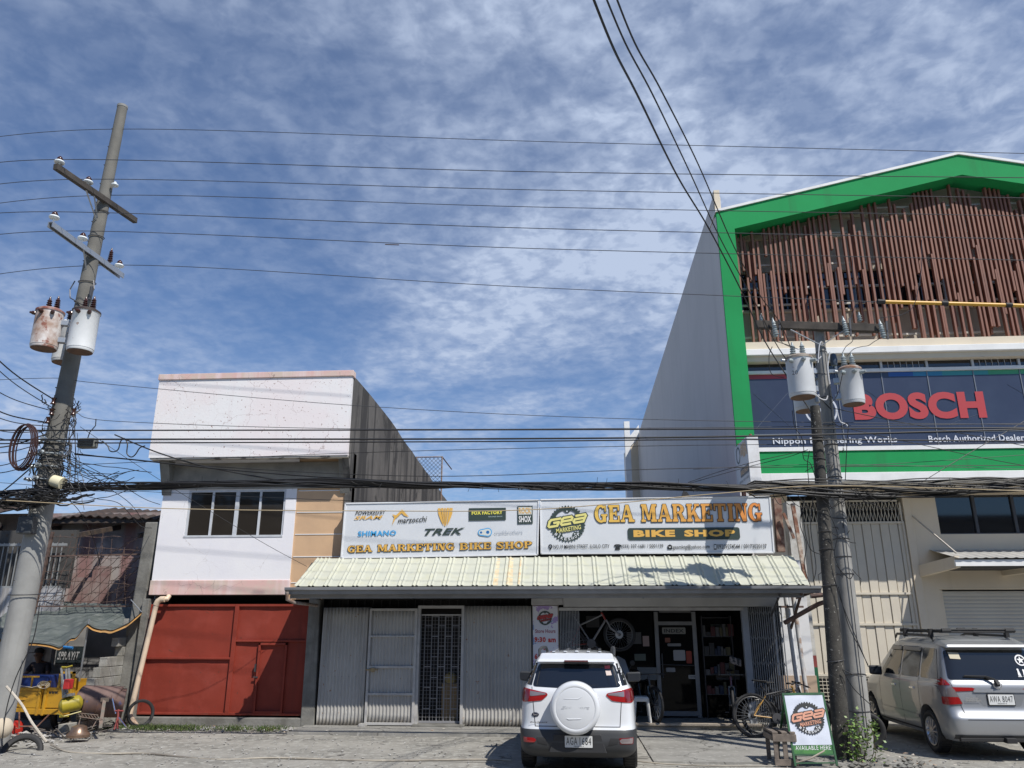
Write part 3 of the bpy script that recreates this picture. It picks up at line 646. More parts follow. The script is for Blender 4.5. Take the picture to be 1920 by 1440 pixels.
# folding gates at both sides of the entrance
slat = mat('folding gate slats', (.24, .25, .26), (.18, .19, .2), 6, rough=.5, metal=.3)
fgm = MB()
for i in range(13):
    x = -.18 + i * .033; fgm.box(x, x + .018, 17.36 + .03 * (i % 2), 17.39 + .03 * (i % 2), .12, 2.40)
fgm.build('folding_gate', slat, sh)
fgm = MB(); e0 = V(3.78, 17.36, 0); e1 = V(4.36, 16.85, 0)
for i in range(17):
    p = e0.lerp(e1, i / 16); fgm.box(p.x, p.x + .02, p.y, p.y + .02, .12, 2.42)
for z in (.3, .8, 1.3, 1.8, 2.3):
    for i in range(16):
        p = e0.lerp(e1, i / 16); q = e0.lerp(e1, (i + 1) / 16); fgm.beam(p + V(.01, .03, z + (.05 if i % 2 else -.05)), q + V(.01, .03, z + (-.05 if i % 2 else .05)), .006, .012)
fgm.build('folding_gate', slat, sh)
MB().box(3.66, 3.80, 17.30, 17.42, .12, 2.42).build('jamb', mat('jamb grey', (.30, .32, .35), (.26, .28, .3), 4, rough=.5), sh, bevel=.005)
# floor and step
st = MB().box(.0, 4.5, 17.28, 18.9, -.02, .12); st.build('floor_slab', apm, sh, bevel=.01)
MB().box(1.2, 3.9, 17.22, 17.34, .095, .14).build('step_edge', mat('worn step edge', (.42, .36, .28), (.25, .22, .19), 4), sh, bevel=.006)
# interior shell
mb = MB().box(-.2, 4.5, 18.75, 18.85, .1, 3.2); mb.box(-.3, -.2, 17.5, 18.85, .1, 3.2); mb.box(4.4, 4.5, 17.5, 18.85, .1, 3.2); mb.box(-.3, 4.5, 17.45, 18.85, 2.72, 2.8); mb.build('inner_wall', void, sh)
dm = mat('aluminium door frame', (.22, .225, .23), (.19, .195, .2), 5, rough=.45)
d0, d1 = 1.93, 2.86; DYY = 18.35
gd = MB()
for (a, b, c_, d) in ((d0, d0 + .09, .13, 2.34), (d1 - .09, d1, .13, 2.34), (d0, d1, 2.05, 2.13), (d0 + .09, d1 - .09, .16, .26)): gd.box(a, b, DYY - (.002 if b - a > .5 else 0), DYY + .05, c_, d)
gdo = gd.build('glass_door', dm, sh, bevel=.004)
MB().box(d0 + .05, d1 - .05, DYY + .02, DYY + .026, .2, 2.3).build('pane', dimglass, gdo)
pz = MB().tube([V(d0 + .13, DYY - .06, .95), V(d0 + .13, DYY - .06, 1.45)], .015, 8); pz.tube([V(d0 + .1, DYY - .05, 1.22), V(d1 - .1, DYY - .05, 1.2)], .012, 6); pz.build('handle', darksteel, gdo)
papers = [('INDEX', 2.10, 2.62, 1.86, 2.00, (.22, .22, .2)), ('', 2.32, 2.58, 1.30, 1.52, (.34, .34, .34)), ('OPEN', 2.62, 2.84, .92, 1.0, (.35, .35, .34)), ('', 2.14, 2.34, 1.06, 1.15, (.25, .25, .25)), ('', 2.6, 2.72, 1.24, 1.5, (.30, .05, .03)), ('', 2.2, 2.5, 1.60, 1.66, (.22, .22, .22)), ('', 2.15, 2.27, 1.68, 1.78, (.2, .08, .05))]
for i, (tx, a, b, c_, d, cc) in enumerate(papers):
    s_ = poly(Fr((0, DYY + .012, 0)), rrect(a, b, c_, d, .02), .0).build('sticker', plain('paper %d' % i, cc, .7), gdo)
    if tx: text_mb(tx, Fr((0, DYY + .012, 0)), a + .04, b - .04, c_ + .03, d - .03, .004, .03).build('lettering', ink, s_)
mb = MB().box(-.15, 1.88, 18.3, 18.33, .6, 2.6); mb.box(2.9, 4.4, 18.5, 18.53, .12, 2.6); mb.build('shop_window', dimglass, sh)
for i, (a, c_, ww, hh, cc) in enumerate(((1.3, 1.65, .32, .25, (.08, .08, .08)), (1.65, 1.6, .14, .22, (.3, .22, .2)), (1.5, .9, .42, .26, (.16, .17, .17)), (1.45, 1.3, .25, .14, (.1, .12, .1)), (3.1, 1.4, .2, .15, (.07, .07, .07)), (3.25, .9, .5, .2, (.06, .06, .065)), (.4, 2.0, .3, .25, (.05, .05, .05)), (3.2, 1.95, .4, .12, (.05, .06, .05)))):
    MB().box(a, a + ww, 18.27 if a < 2 else 18.47, 18.29 if a < 2 else 18.49, c_, c_ + hh).build('poster', plain('poster %d' % i, cc, .7), sh)
MB().box(2.05, 2.75, 18.3, 18.34, 2.32, 2.48).build('poster', plain('poster x', (.16, .16, .16)), sh)
rkk = thing('display_rack', 'dark rack of small packed goods and gloves inside the entrance right of the glass door', 'rack', (3.3, 18.4, .12)); rr_ = random.Random(6)
mb = MB()
for z in (.6, 1.0, 1.4, 1.8, 2.2): mb.box(2.98, 3.62, 18.30, 18.46, z, z + .015)
mb.box(2.97, 2.985, 18.3, 18.46, .12, 2.25); mb.box(3.615, 3.63, 18.3, 18.46, .12, 2.25); mb.build('frame', darksteel, rkk)
for z in (.615, 1.015, 1.415, 1.815):
    x = 3.0
    while x < 3.56:
        w_ = rr_.uniform(.05, .12); cc = rr_.choice([(.08, .02, .02), (.07, .07, .07), (.02, .03, .06), (.09, .08, .04), (.03, .03, .03), (.09, .09, .09)]); MB().box(x, x + w_ - .012, 18.31, 18.40, z, z + rr_.uniform(.09, .26)).build('packet', plain('packet %s' % str(cc), cc), rkk); x += w_
tag(MB().hexa([V(3.42, 17.7, 1.28), V(3.66, 17.7, 1.2), V(3.42, 17.8, 1.28), V(3.66, 17.8, 1.2), V(3.42, 17.7, 1.42), V(3.66, 17.7, 1.36), V(3.42, 17.8, 1.42), V(3.66, 17.8, 1.36)]).build('glove_pack', mat('striped gloves', (.30, .26, .24), (.05, .05, .05), 22, .48, .52), bevel=.02), 'small striped bundle of gloves hanging at the inside right jamb of the entrance', 'gloves')
# white and beige return wall at the right end
rt = thing('boundary_wall', 'short wall white above and beige below at the right end of the shop entrance', 'wall', (4.7, 17.5, 0))
cream = mat('white wall paint', (.72, .72, .72), (.62, .62, .61), 1.5, .4, .65, .85, c3=(.36, .34, .28), s3=2.2, lo3=.63, hi3=.68)
MB().box(4.36, 5.10, 17.5, 17.62, 1.05, 3.4).build('wall', cream, rt)
MB().box(4.36, 5.12, 17.48, 17.62, 0, 1.05).build('wall_base', mat('beige base paint', (.48, .36, .26), (.42, .32, .24), 2, .4, .65, .85), rt)
# awning
aw = mat('cream ribbed roofing', (.52, .525, .43), (.48, .49, .41), 2.2, .4, .6, .5, bump=.0, spec=.35, streak=((.50, .50, .38), 6, .5, .7))
ax0, ax1 = -5.68, 4.80; AYb, AZb, AYt, AZt = 16.14, 2.81, 17.14, 3.46
def faw(u, v):
    x = ax0 + (ax1 - ax0) * u; ph = ((x - ax0) / .31) % 1.0
    h = .0
    for c0 in (.10, .36): h = max(h, max(0, 1 - abs(ph - c0) / .085) ** .5 * .027 if abs(ph - c0) < .085 else 0)
    k = (v * 3.4) % 1.0; h += .010 * (1 - k)
    y = AYb + (AYt - AYb) * v; z = AZb + (AZt - AZb) * v
    nz = .014 * noise.noise(V(x * .6, v * 2, 0)); shift = (-.06 if u < .0001 else 0)
    return V(x + (.13 * v if u < .02 else 0), y - h * .55, z + h * .83 + nz * .4)
MB().grid(faw, int((ax1 - ax0) / .31 * 24), 34).build('awning_roof', aw, sh, smooth=True, solid=.003, fix=False)
orange = mat('rust wash', (.62, .42, .22), (.66, .60, .42), 9, .3, .6, .5)
for (xa, ww) in ((-1.52, .09), (-1.26, .13), (-1.02, .05)):
    MB().grid(lambda u, v: faw((xa + ww * (u * (1.1 - .35 * v)) - ax0) / (ax1 - ax0), v * .94 + .02) + V(0, -.003, .004), 8, 60).build('rust_stain', orange, sh, smooth=True, fix=False)
mb = MB()
gxa, gxb = -5.80, 4.97
prof = [(16.19, 2.66), (16.03, 2.66), (16.02, 2.72), (15.97, 2.745), (15.97, 2.795), (16.0, 2.80), (16.0, 2.76), (16.05, 2.73), (16.06, 2.685), (16.17, 2.685), (16.17, 2.80), (16.19, 2.80)]
mb.prism([V(gxa, y, z) for y, z in prof], (gxb - gxa, 0, 0)); gutm = mat('grey metal gutter', (.22, .225, .23), (.17, .175, .18), 2, rough=.38, metal=.2)
gut = mb.build('gutter', gutm, sh)
MB().box(gxa + .05, gxb - .3, 16.192, 16.23, 2.58, 2.78).build('fascia', mat('fascia grey', (.24, .24, .24), (.19, .19, .19), 2, rough=.5), sh)
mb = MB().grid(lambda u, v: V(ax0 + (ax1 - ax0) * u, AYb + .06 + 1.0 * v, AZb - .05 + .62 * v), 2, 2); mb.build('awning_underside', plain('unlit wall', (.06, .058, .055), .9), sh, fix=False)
mb = MB()
for x in (-5.5, -3.4, -.9, 1.6, 4.2): mb.beam(V(x, 16.06, 2.70), V(x, 17.4, 2.70), .04, .06); mb.beam(V(x, 16.06, 2.68), V(x, 17.4, 2.05 if x > 4 else 2.6), .03, .03)
mb.build('awning_bracket', darksteel, sh)
MB().tube([V(-5.72, 15.92, 2.70), V(-5.72, 15.95, 2.56), V(-5.62, 16.1, 2.50), V(-5.45, 17.1, 2.46)], .035, 8).build('outlet', mat('rusty pipe', (.22, .14, .1)), sh, smooth=True)
# shop body roof behind the signs
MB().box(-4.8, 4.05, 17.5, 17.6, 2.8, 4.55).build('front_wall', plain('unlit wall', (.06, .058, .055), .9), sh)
mb = MB().grid(lambda u, v: V(-.9 + 4.9 * u, 17.6 + 8 * v, 4.62 + .5 * v + .02 * math.sin(u * 170)), 200, 2); mb.build('roof', mat('dark red roofing', (.10, .03, .03), (.06, .03, .03), 3), sh, solid=.01, fix=False)
MB().grid(lambda u, v: V(-4.85 + 8.9 * u, 17.7 + 30 * v, 4.30 + .3 * v + .02 * math.sin(u * 300)), 300, 2).build('roof', mat('dark red roofing', (.10, .03, .03)), sh, solid=.01, fix=False)  # unseen rear roof, added to cut ground bounce on the grey side wall
mb = MB().prism([V(2.6, 18, 4.7), V(2.72, 18, 5.02), V(2.8, 18, 5.0), V(3.0, 18, 4.7)], (0, .05, 0)); mb.build('ridge_flap', plain('dark flap', (.03, .03, .03)), sh)

# ------------------------------------------------------------------ sign boxes
SY = 17.12
signface = mat('white sign face', (.66, .68, .70), (.63, .655, .68), 2.5, .4, .65, .35)
def signbox(label, c, dep=.2):
    t = thing('shop_sign', label, 'sign', (c[0].x, SY, c[0].z)); (a, b, cc, d) = c          # bl, br, tr, tl
    MB().hexa([V(a.x, SY, a.z), V(b.x, SY, b.z), V(a.x, SY + dep, a.z), V(b.x, SY + dep, b.z), V(d.x, SY, d.z), V(cc.x, SY, cc.z), V(d.x, SY + dep, d.z), V(cc.x, SY + dep, cc.z)]).build('box', signface, t, bevel=.012)
    mb = MB()
    for p, q in ((a, b), (b, cc), (cc, d), (d, a)): mb.beam(V(p.x, SY - .004, p.z), V(q.x, SY - .004, q.z), .03, .03, (0, 1, 0))
    mb.build('edge_trim', mat('white trim', (.74, .75, .76), rough=.4), t)
    return t
s1 = signbox('long white sign board with bicycle brand logos above a line of amber letters, left one', (at(640, 1046, SY), at(1008, 1040, SY), at(1010, 938, SY), at(648, 944, SY)))
s2 = signbox('long white sign board with black chainring emblem and large amber GEA MARKETING letters', (at(1015, 1038, SY), at(1451, 1036, SY), at(1443, 931, SY), at(1013, 937, SY)))
def sfr(p0, p1):                 # frame on a sign face from two photo points of a baseline
    a = at(*p0, SY - .012); b = at(*p1, SY - .012); return a, b
gold = plain('amber ink', (.72, .42, .09), .5); blue = plain('sky blue ink', (.06, .36, .68), .5); blue2 = plain('deep blue ink', (.01, .13, .38), .5)
def tline(par, t, pa, pb, hpx, m, d=.0, bold=.02, shear=0, outline=None, slab=False, name='lettering', ow=.008, sp=1.0):
    a = at(pa[0], pa[1], SY - .012); b = at(pb[0], pb[1], SY - .012); top = at(pa[0], pa[1] - hpx, SY - .012)
    u = (b - a).normalized(); fr = Fr(a, u, V(-u.z, 0, u.x)); w_ = (b - a).length; h = (top - a).length
    if slab:
        o = slab_mb(t, fr, 0, w_, 0, h, .004 + d); ob = o.build(name, m, par, fix=False)
        if outline: halo(lambda x, z, dd: slab_mb(t, fr, 0, w_, 0, h, dd, dd=.00003, ox=x, oz=z - .004), ow, .001, 10, .00025).build('outline', outline, ob, fix=False)
    else:
        o = text_mb(t, fr, 0, w_, 0, h, .004 + d, bold, shear, sp); ob = o.build(name, m, par, fix=False)
        if outline:
            base = text_mb(t, fr, 0, w_, 0, h, 0, bold, shear, sp)
            def f(x, z, dd): q = MB().merge(base); q.v = [p + fr.u * x + fr.v * z + fr.n * (dd + d) for p in q.v]; return q
            halo(f, ow, .001, 10, .00025).build('outline', outline, ob, fix=False)
    return ob
tline(s1, 'POWERED', (666, 966), (711, 964.5), 7.5, ink, bold=.015, shear=.3)
tline(s1, 'BY', (712, 964.5), (723, 964), 7.5, ink, bold=0, shear=.3)
tline(s1, 'SRAM', (664, 974.5), (718, 973), 6.8, gold, bold=.03, shear=.35)
tline(s1, 'marzocchi', (746, 981.5), (801, 978), 10.5, ink, bold=.01, shear=.25)
tline(s1, 'SHIMANO', (671, 1006), (743, 1004), 10, blue, bold=.03)
tline(s1, 'TREK', (796, 1004), (872, 1002), 12.5, inkgreen, bold=.03, shear=.4)
tline(s1, 'crankbrothers', (927, 1003), (980, 1001), 8.5, plain('faint grey ink', (.42, .46, .52)), bold=-.005)
tline(s1, 'GEA', (652, 1036), (697, 1034.5), 12.5, gold, slab=True, outline=ink, ow=.010)
tline(s1, 'MARKETING', (708, 1034.3), (852, 1031), 13, gold, slab=True, outline=ink, ow=.010)
tline(s1, 'BIKE', (862, 1031), (921, 1029.5), 13, gold, slab=True, outline=ink, ow=.010)
tline(s1, 'SHOP', (931, 1029.5), (998, 1027.5), 13, gold, slab=True, outline=ink, ow=.010)
F1 = Fr((0, SY - .012, 0))
def P2(px, py): p = at(px, py, SY - .012); return (p.x, p.z)
def cpoly(par, pts, m, d=.003, name='emblem'): return poly(F1, [P2(*p) for p in pts], d).build(name, m, par, fix=False)
e = cpoly(s1, [(735, 985), (739, 970), (735.5, 964.5), (743, 966), (744, 971), (742, 972)], gold)
cpoly(e, [(743, 966), (754, 955), (767, 969.5), (758, 967), (753, 962), (744, 971)], gold, .0036, 'emblem_stroke')
e = cpoly(s1, [(821, 953), (826, 953), (829, 970), (832, 986.5), (826, 975), (822, 964)], gold)
for pts in ([(827, 952.6), (831.5, 952.5), (833, 986), (831.5, 980)], [(833, 952.5), (836, 952.5), (835.5, 986.5), (833.5, 986.5)], [(837.5, 952.4), (842, 952.2), (837.5, 981), (836, 986)], [(843, 952.2), (849, 952.8), (848, 963), (844, 974), (838, 986)]):
    cpoly(e, pts, gold, .003, 'emblem_stroke')
e = cpoly(s1, [(879, 953), (948.5, 952), (948.5, 975), (879, 976.5)], inkgreen)
tline(e, 'FOX', (884.5, 965.5), (902, 965), 7, plain('yellow ink', (.72, .66, .10)), .003, slab=False, bold=.05)
tline(e, 'FACTORY', (904, 965), (942.5, 964), 7, plain('yellow ink', (.72, .66, .10)), .003, bold=.05)
tline(e, 'RACING SHOX', (916, 970), (942, 969.3), 2, plain('pale ink', (.4, .5, .5)), .003)
e = cpoly(s1, [(970, 949), (998.5, 948.3), (999, 982), (970.3, 982.8)], inkgreen)
cpoly(e, [(972, 951), (997, 950.5), (997, 964.5), (972, 965)], plain('pale sign', (.62, .64, .6)), .0045, 'field')
tline(e, 'ROCK', (973, 963.5), (996, 963), 11.5, gold, .004, bold=.02)
tline(e, 'SHOX', (973, 979.5), (996, 979), 12, white, .003, bold=.03)
a = P2(902, 998.5); b = P2(914.5, 998); k = abs(b[0] - a[0])
e = poly(F1, [(a[0] + .07 * math.cos(t), a[1] + .07 * math.sin(t)) for t in [math.pi / 2 + i * math.pi / 12 for i in range(13)]] + [(b[0] + .095 * math.cos(t), b[1] + .095 * math.sin(t)) for t in [-math.pi / 2 + i * math.pi / 12 for i in range(13)]], .003).build('emblem', blue, s1, fix=False)
poly(F1, [(a[0] + .05 * math.cos(t), a[1] + .05 * math.sin(t)) for t in [math.pi / 2 + i * math.pi / 12 for i in range(13)]] + [(b[0] + .075 * math.cos(t), b[1] + .075 * math.sin(t)) for t in [-math.pi / 2 + i * math.pi / 12 for i in range(13)]], .0036).build('field', plain('pale sign', (.62, .64, .6)), e, fix=False)
for q, r_ in ((a, .026), (b, .036)): poly(F1, [(q[0] + r_ * math.cos(i * .314), q[1] + r_ * math.sin(i * .314)) for i in range(20)], .0045).build('dot', blue2, e, fix=False)
# right board
gradm = bpy.data.materials.new('amber gradient ink'); gradm.use_nodes = True; t_ = gradm.node_tree; bb = t_.nodes['Principled BSDF']; bb.inputs['Roughness'].default_value = .5
gg = N(t_, 'ShaderNodeNewGeometry'); sx_ = N(t_, 'ShaderNodeSeparateXYZ'); t_.links.new(gg.outputs['Position'], sx_.inputs[0])
mr_ = N(t_, 'ShaderNodeMapRange'); mr_.inputs[1].default_value = .6; mr_.inputs[2].default_value = 4.3; t_.links.new(sx_.outputs[0], mr_.inputs[0])
cr = N(t_, 'ShaderNodeMix', data_type='RGBA'); cr.inputs[6].default_value = (.76, .50, .10, 1); cr.inputs[7].default_value = (.70, .24, .055, 1); t_.links.new(mr_.outputs[0], cr.inputs[0]); t_.links.new(cr.outputs[2], bb.inputs['Base Color'])
tline(s2, 'GEA', (1116, 979.5), (1189, 978.5), 32, gradm, slab=True, outline=ink, ow=.013)
tline(s2, 'MARKETING', (1203, 978.5), (1430, 977), 33, gradm, slab=True, outline=ink, ow=.013)
pl = poly(F1, rrect(P2(1177, 0)[0], P2(1387, 1010)[0], P2(1280, 1012)[1], P2(1280, 989)[1], .05), .003)
pl = poly(F1, rrect(at(1177, 1001, SY).x, at(1387, 1001, SY).x, at(1280, 1012, SY).z, at(1280, 989.5, SY).z, .05), .003).build('name_plate', inkgreen, s2, fix=False)
tline(pl, 'BIKE', (1188, 1007), (1266, 1006.5), 13, gold, .002, slab=False, bold=.06)
tline(pl, 'SHOP', (1283, 1006.5), (1379, 1006), 13, gold, .002, slab=False, bold=.06)
tline(s2, 'NO.19 MABINI STREET, ILOILO CITY', (1038, 1030), (1143, 1029), 8.5, ink, bold=.005)
tline(s2, '(033) 337-1681 / 5001139', (1165, 1030), (1244, 1029), 9, ink, bold=.005)
tline(s2, 'geamktg@yahoo.com', (1262, 1031.5), (1331, 1030.5), 10, ink, bold=.005)
tline(s2, '09209274544 / 09173020137', (1345, 1029), (1438, 1028.5), 8.5, ink, bold=.005)
e = ringm(F1, *P2(1032, 1024.5), .045, .022, .003, 20).build('pin_icon', ink, s2, fix=False); cpoly(e, [(1029.2, 1026.5), (1034.8, 1026.4), (1032, 1032)], ink, .0034, 'icon_stroke')
e = cpoly(s2, [(1153, 1031), (1163, 1031), (1161.5, 1024), (1154.5, 1024)], ink, .003, 'phone_icon'); cpoly(e, [(1151.5, 1025), (1151.5, 1022), (1155, 1020.5), (1161, 1020.5), (1164.8, 1022), (1164.8, 1025), (1161.5, 1025), (1161, 1023), (1155, 1023), (1154.5, 1025)], ink, .0034, 'icon_stroke')
e = cpoly(s2, [(1251.5, 1030), (1260.5, 1030), (1260.5, 1023.5), (1256, 1020.5), (1251.5, 1023.5)], ink, .003, 'mail_icon'); cpoly(e, [(1253, 1025), (1259, 1025), (1256, 1027.5)], signface, .0036, 'icon_stroke')
e = cpoly(s2, [(1338.5, 1030.5), (1343.5, 1030.5), (1343.5, 1020.5), (1338.5, 1020.5)], ink, .003, 'mobile_icon'); cpoly(e, [(1339.3, 1028.5), (1342.7, 1028.5), (1342.7, 1021.8), (1339.3, 1021.8)], signface, .0036, 'icon_stroke')
def emblem(par, fr, cx, cz, Rr, cw, cw2, d=.003, gm_=inkgreen, letters=True):
    e = gear(fr, cx, cz, Rr, d).build('chainring_emblem', gm_, par, fix=False)
    u = fr.u * math.cos(.16) + fr.v * math.sin(.16); f2 = Fr(fr.p(cx, cz), u, fr.n.cross(u))
    def glyph_gea(k, w_, zo):      # three wide rounded letters drawn as strokes
        mb = MB(); h = Rr * .36; W = Rr * .62
        def stroke(pts, n0):
            for i in range(len(pts) - 1):
                p, q = Vector(pts[i]), Vector(pts[i + 1]); t = (q - p).normalized(); nn = Vector((-t.y, t.x)) * w_; ex = t * w_ * .7
                mb.add([f2.p(*(p - nn - ex), d + k + n0 + i * .0002), f2.p(*(q - nn + ex), d + k + n0 + i * .0002), f2.p(*(q + nn + ex), d + k + n0 + i * .0002), f2.p(*(p + nn - ex), d + k + n0 + i * .0002)], [(0, 1, 2, 3)])
        for li, x in enumerate((-Rr * 1.06, -Rr * .36, Rr * .34)):
            sk = lambda a, b: (x + a * W + b * h * .45, zo + b * h)
            if li == 0: stroke([sk(.95, 1), sk(.12, 1), sk(0, .8), sk(0, .15), sk(.1, 0), sk(.8, 0), sk(.88, .5), sk(.45, .5)], 0)
            elif li == 1: stroke([sk(.05, .5), sk(.9, .5), sk(.9, .85), sk(.8, 1), sk(.12, 1), sk(0, .8), sk(0, .15), sk(.1, 0), sk(.85, 0)], .001)
            else: stroke([sk(.1, 1), sk(.9, 1), sk(1, .8), sk(.9, 0), sk(.1, 0), sk(0, .2), sk(.05, .5), sk(.9, .5)], .002)
        return mb
    o = glyph_gea(.001, Rr * .115, -Rr * .02).build('lettering', gm_, e, fix=False)
    glyph_gea(.005, Rr * .062, -Rr * .02).build('inlay', cw, o, fix=False)
    tb = text_mb('MARKETING', f2, -Rr * .68, Rr * .72, -Rr * .42, -Rr * .17, 0, .02, .2)
    halo(lambda x, z, dd: MB().add([p + fr.u * x + fr.v * z + fr.n * dd for p in tb.v], tb.f), Rr * .035, d + .001, 8).build('outline', gm_, o, fix=False)
    tb2 = MB().add([p + fr.n * (d + .006) for p in tb.v], tb.f); tb2.build('lettering', cw, e, fix=False)
    if letters:
        mb = MB()
        for i, ch in enumerate('BIKESHOP'):
            a = R(-47 + i * 13.4); c0 = (cx + Rr * .83 * math.sin(a), cz - Rr * .83 * math.cos(a))
            mb.merge(text_mb(ch, fr, c0[0] - Rr * (.03 if ch == 'I' else .075), c0[0] + Rr * (.02 if ch == 'I' else .06), c0[1] - Rr * .075, c0[1] + Rr * .075, d + .006, .03, 0, 1, a))
        mb.build('lettering', cw2, e, fix=False)
    mb = MB()
    for k_ in (0, 1, 2, 3, 4):
        a = k_ * 2 * math.pi / 5; x = cx + Rr * .68 * math.sin(a); z = cz + Rr * .68 * math.cos(a)
        mb.merge(poly(fr, [(x + Rr * .04 * math.cos(i * .6), z + Rr * .04 * math.sin(i * .6)) for i in range(10)], d + .0006))
    mb.build('bolt_holes', cw2, e, fix=False)
    return e
c0 = P2(1063.5, 982); emblem(s2, F1, c0[0], c0[1], .40, plain('pale yellow ink', (.72, .66, .22)), plain('sign white', (.66, .68, .70)))
# store hours banner
bn = thing('hours_banner', 'narrow printed banner with red store hours on a violet splashed background beside the entrance', 'banner', (-.5, 17.38, .9))
BY = 17.385
paint = mat('splashed banner print', (.66, .67, .72), (.38, .28, .55), 3.6, .56, .58, .5, c3=(.20, .30, .52), s3=3.1, lo3=.585, hi3=.60)
MB().box(-.765, -.225, BY, BY + .02, .85, 2.45).build('cloth', paint, bn)
FB = Fr((0, BY, 0)); red = plain('red ink', (.50, .035, .03))
emblem(bn, FB, -.50, 2.20, .155, plain('red ink2', (.55, .06, .06)), plain('sign white', (.66, .68, .70)), letters=False)
def bt(t, x0, x1, z0, z1, m=red, bold=.05, ol=True):
    ob = text_mb(t, FB, x0, x1, z0, z1, .005, bold).build('lettering', m, bn, fix=False)
    if ol:
        base = text_mb(t, FB, x0, x1, z0, z1, 0, bold)
        halo(lambda x, z, dd: MB().add([p + V(x, -dd, z) for p in base.v], base.f), .009, .0015, 8).build('outline', plain('sign white', (.66, .68, .70)), ob, fix=False)
bt('Store Hours', -.715, -.28, 1.89, 1.97, plain('maroon ink', (.30, .03, .08)), .02)
bt('9:30', -.735, -.49, 1.70, 1.81); bt('am', -.44, -.275, 1.70, 1.78); bt('to', -.55, -.45, 1.54, 1.63); bt('6:00', -.735, -.49, 1.36, 1.47); bt('pm', -.44, -.275, 1.33, 1.44); bt('Mon - Sat', -.73, -.3, 1.19, 1.27, plain('maroon ink', (.3, .03, .08)), .02)

# ------------------------------------------------------------------ green gabled building
BX0, BX1, AX = 4.14, 16.98, 10.58; BF = 18.5
green = mat('green painted concrete', (.014, .29, .085), (.012, .26, .075), .8, .4, .65, .8, spec=.25, bump=.001, bscale=30, streak=((.02, .22, .07), 2.2, .56, .75))
beige = mat('beige wall paint', (.70, .61, .47), (.65, .565, .44), .9, .4, .65, .8, bump=.001, streak=((.58, .50, .39), 3, .58, .85))
capw = mat('white cap paint', (.78, .78, .76), (.70, .70, .68), 2, .4, .65, .7, streak=((.60, .60, .58), 6, .6, .85))
gb_ = thing('engineering_building', 'tall building with green gable frame, brown slatted screen and dark blue glass banner', 'building', (AX, BF, 0))
zo = 12.51; za = 13.97; T = .60
slope = (za - zo) / (AX - BX0)
def gz(x, base): return base + slope * (AX - BX0 - abs(x - AX))
# frame: two legs and two raking beams
D = .62
mb = MB()
mb.hexa([V(BX0, BF, 5.49), V(BX0 + .44, BF, 5.49), V(BX0, BF + D, 5.49), V(BX0 + .44, BF + D, 5.49), V(BX0, BF, zo), V(BX0 + .44, BF, zo + slope * .44), V(BX0, BF + D, zo), V(BX0 + .44, BF + D, zo + slope * .44)])
mb.hexa([V(BX1 - .44, BF, 5.49), V(BX1, BF, 5.49), V(BX1 - .44, BF + D, 5.49), V(BX1, BF + D, 5.49), V(BX1 - .44, BF, zo + slope * .44), V(BX1, BF, zo), V(BX1 - .44, BF + D, zo + slope * .44), V(BX1, BF + D, zo)])
for xa, xb in ((BX0 + .44, AX), (AX, BX1 - .44)):
    za_, zb_ = gz(xa, zo), gz(xb, zo)
    mb.hexa([V(xa, BF, za_ - T), V(xb, BF, zb_ - T), V(xa, BF + D, za_ - T), V(xb, BF + D, zb_ - T), V(xa, BF, za_), V(xb, BF, zb_), V(xa, BF + D, za_), V(xb, BF + D, zb_)])
mb.build('gable_frame', green, gb_)
mb = MB()
for xa, xb in ((BX0 - .03, AX), (AX, BX1 + .03)):
    za_, zb_ = gz(xa, zo) + .002, gz(xb, zo) + .002
    mb.hexa([V(xa, BF - .04, za_), V(xb, BF - .04, zb_), V(xa, BF + D + .3, za_), V(xb, BF + D + .3, zb_), V(xa, BF - .04, za_ + .07), V(xb, BF - .04, zb_ + .07), V(xa, BF + D + .3, za_ + .07), V(xb, BF + D + .3, zb_ + .07)])
mb.build('coping', capw, gb_)
WB = 19.55
# wall behind the slats with ledges and a dark window strip
wz = at(1392, 512, WB).z; wz_ = at(1400, 582, WB).z
mb = MB().box(BX0 + .44, BX1 - .44, WB, WB + .2, 8.6, wz_); mb.box(BX0 + .44, BX1 - .44, WB, WB + .2, wz, 12.0)
mb.prism([V(BX0 + .44, WB, 12.0), V(BX1 - .44, WB, 12.0), V(BX1 - .44, WB, gz(BX1 - .44, zo)), V(AX, WB, za - .05), V(BX0 + .44, WB, gz(BX0 + .44, zo))], (0, .2, 0)); mb.build('upper_wall', mat('shade darkened beige wall', (.50, .44, .36), (.42, .37, .31), .9, .4, .65, .85, streak=((.34, .30, .25), 3, .52, .75)), gb_)  # darker copy of the beige, shade behind the slats put into its colour
mb = MB().box(BX0 + .5, BX1 - .5, WB - .10, WB, wz + .95, wz + 1.10); mb.box(BX0 + .5, BX1 - .5, WB - .06, WB, wz + 1.55, wz + 1.65); mb.box(BX0 + .44, BX1 - .44, WB - .04, WB, wz_ - .1, wz_ - .05)
mb.build('wall_ledges', beige, gb_)
ug = MB().box(BX0 + .44, BX1 - .44, WB + .1, WB + .12, wz_, wz); ugo = ug.build('upper_window', glass, gb_)
mb = MB()
for i in range(14): x = BX0 + .5 + i * .92; mb.box(x, x + .05, WB + .03, WB + .09, wz_, wz)
mb.box(BX0 + .44, BX1 - .44, WB + .028, WB + .092, wz_ + .62, wz_ + .67); mb.build('mullions', alum, ugo)
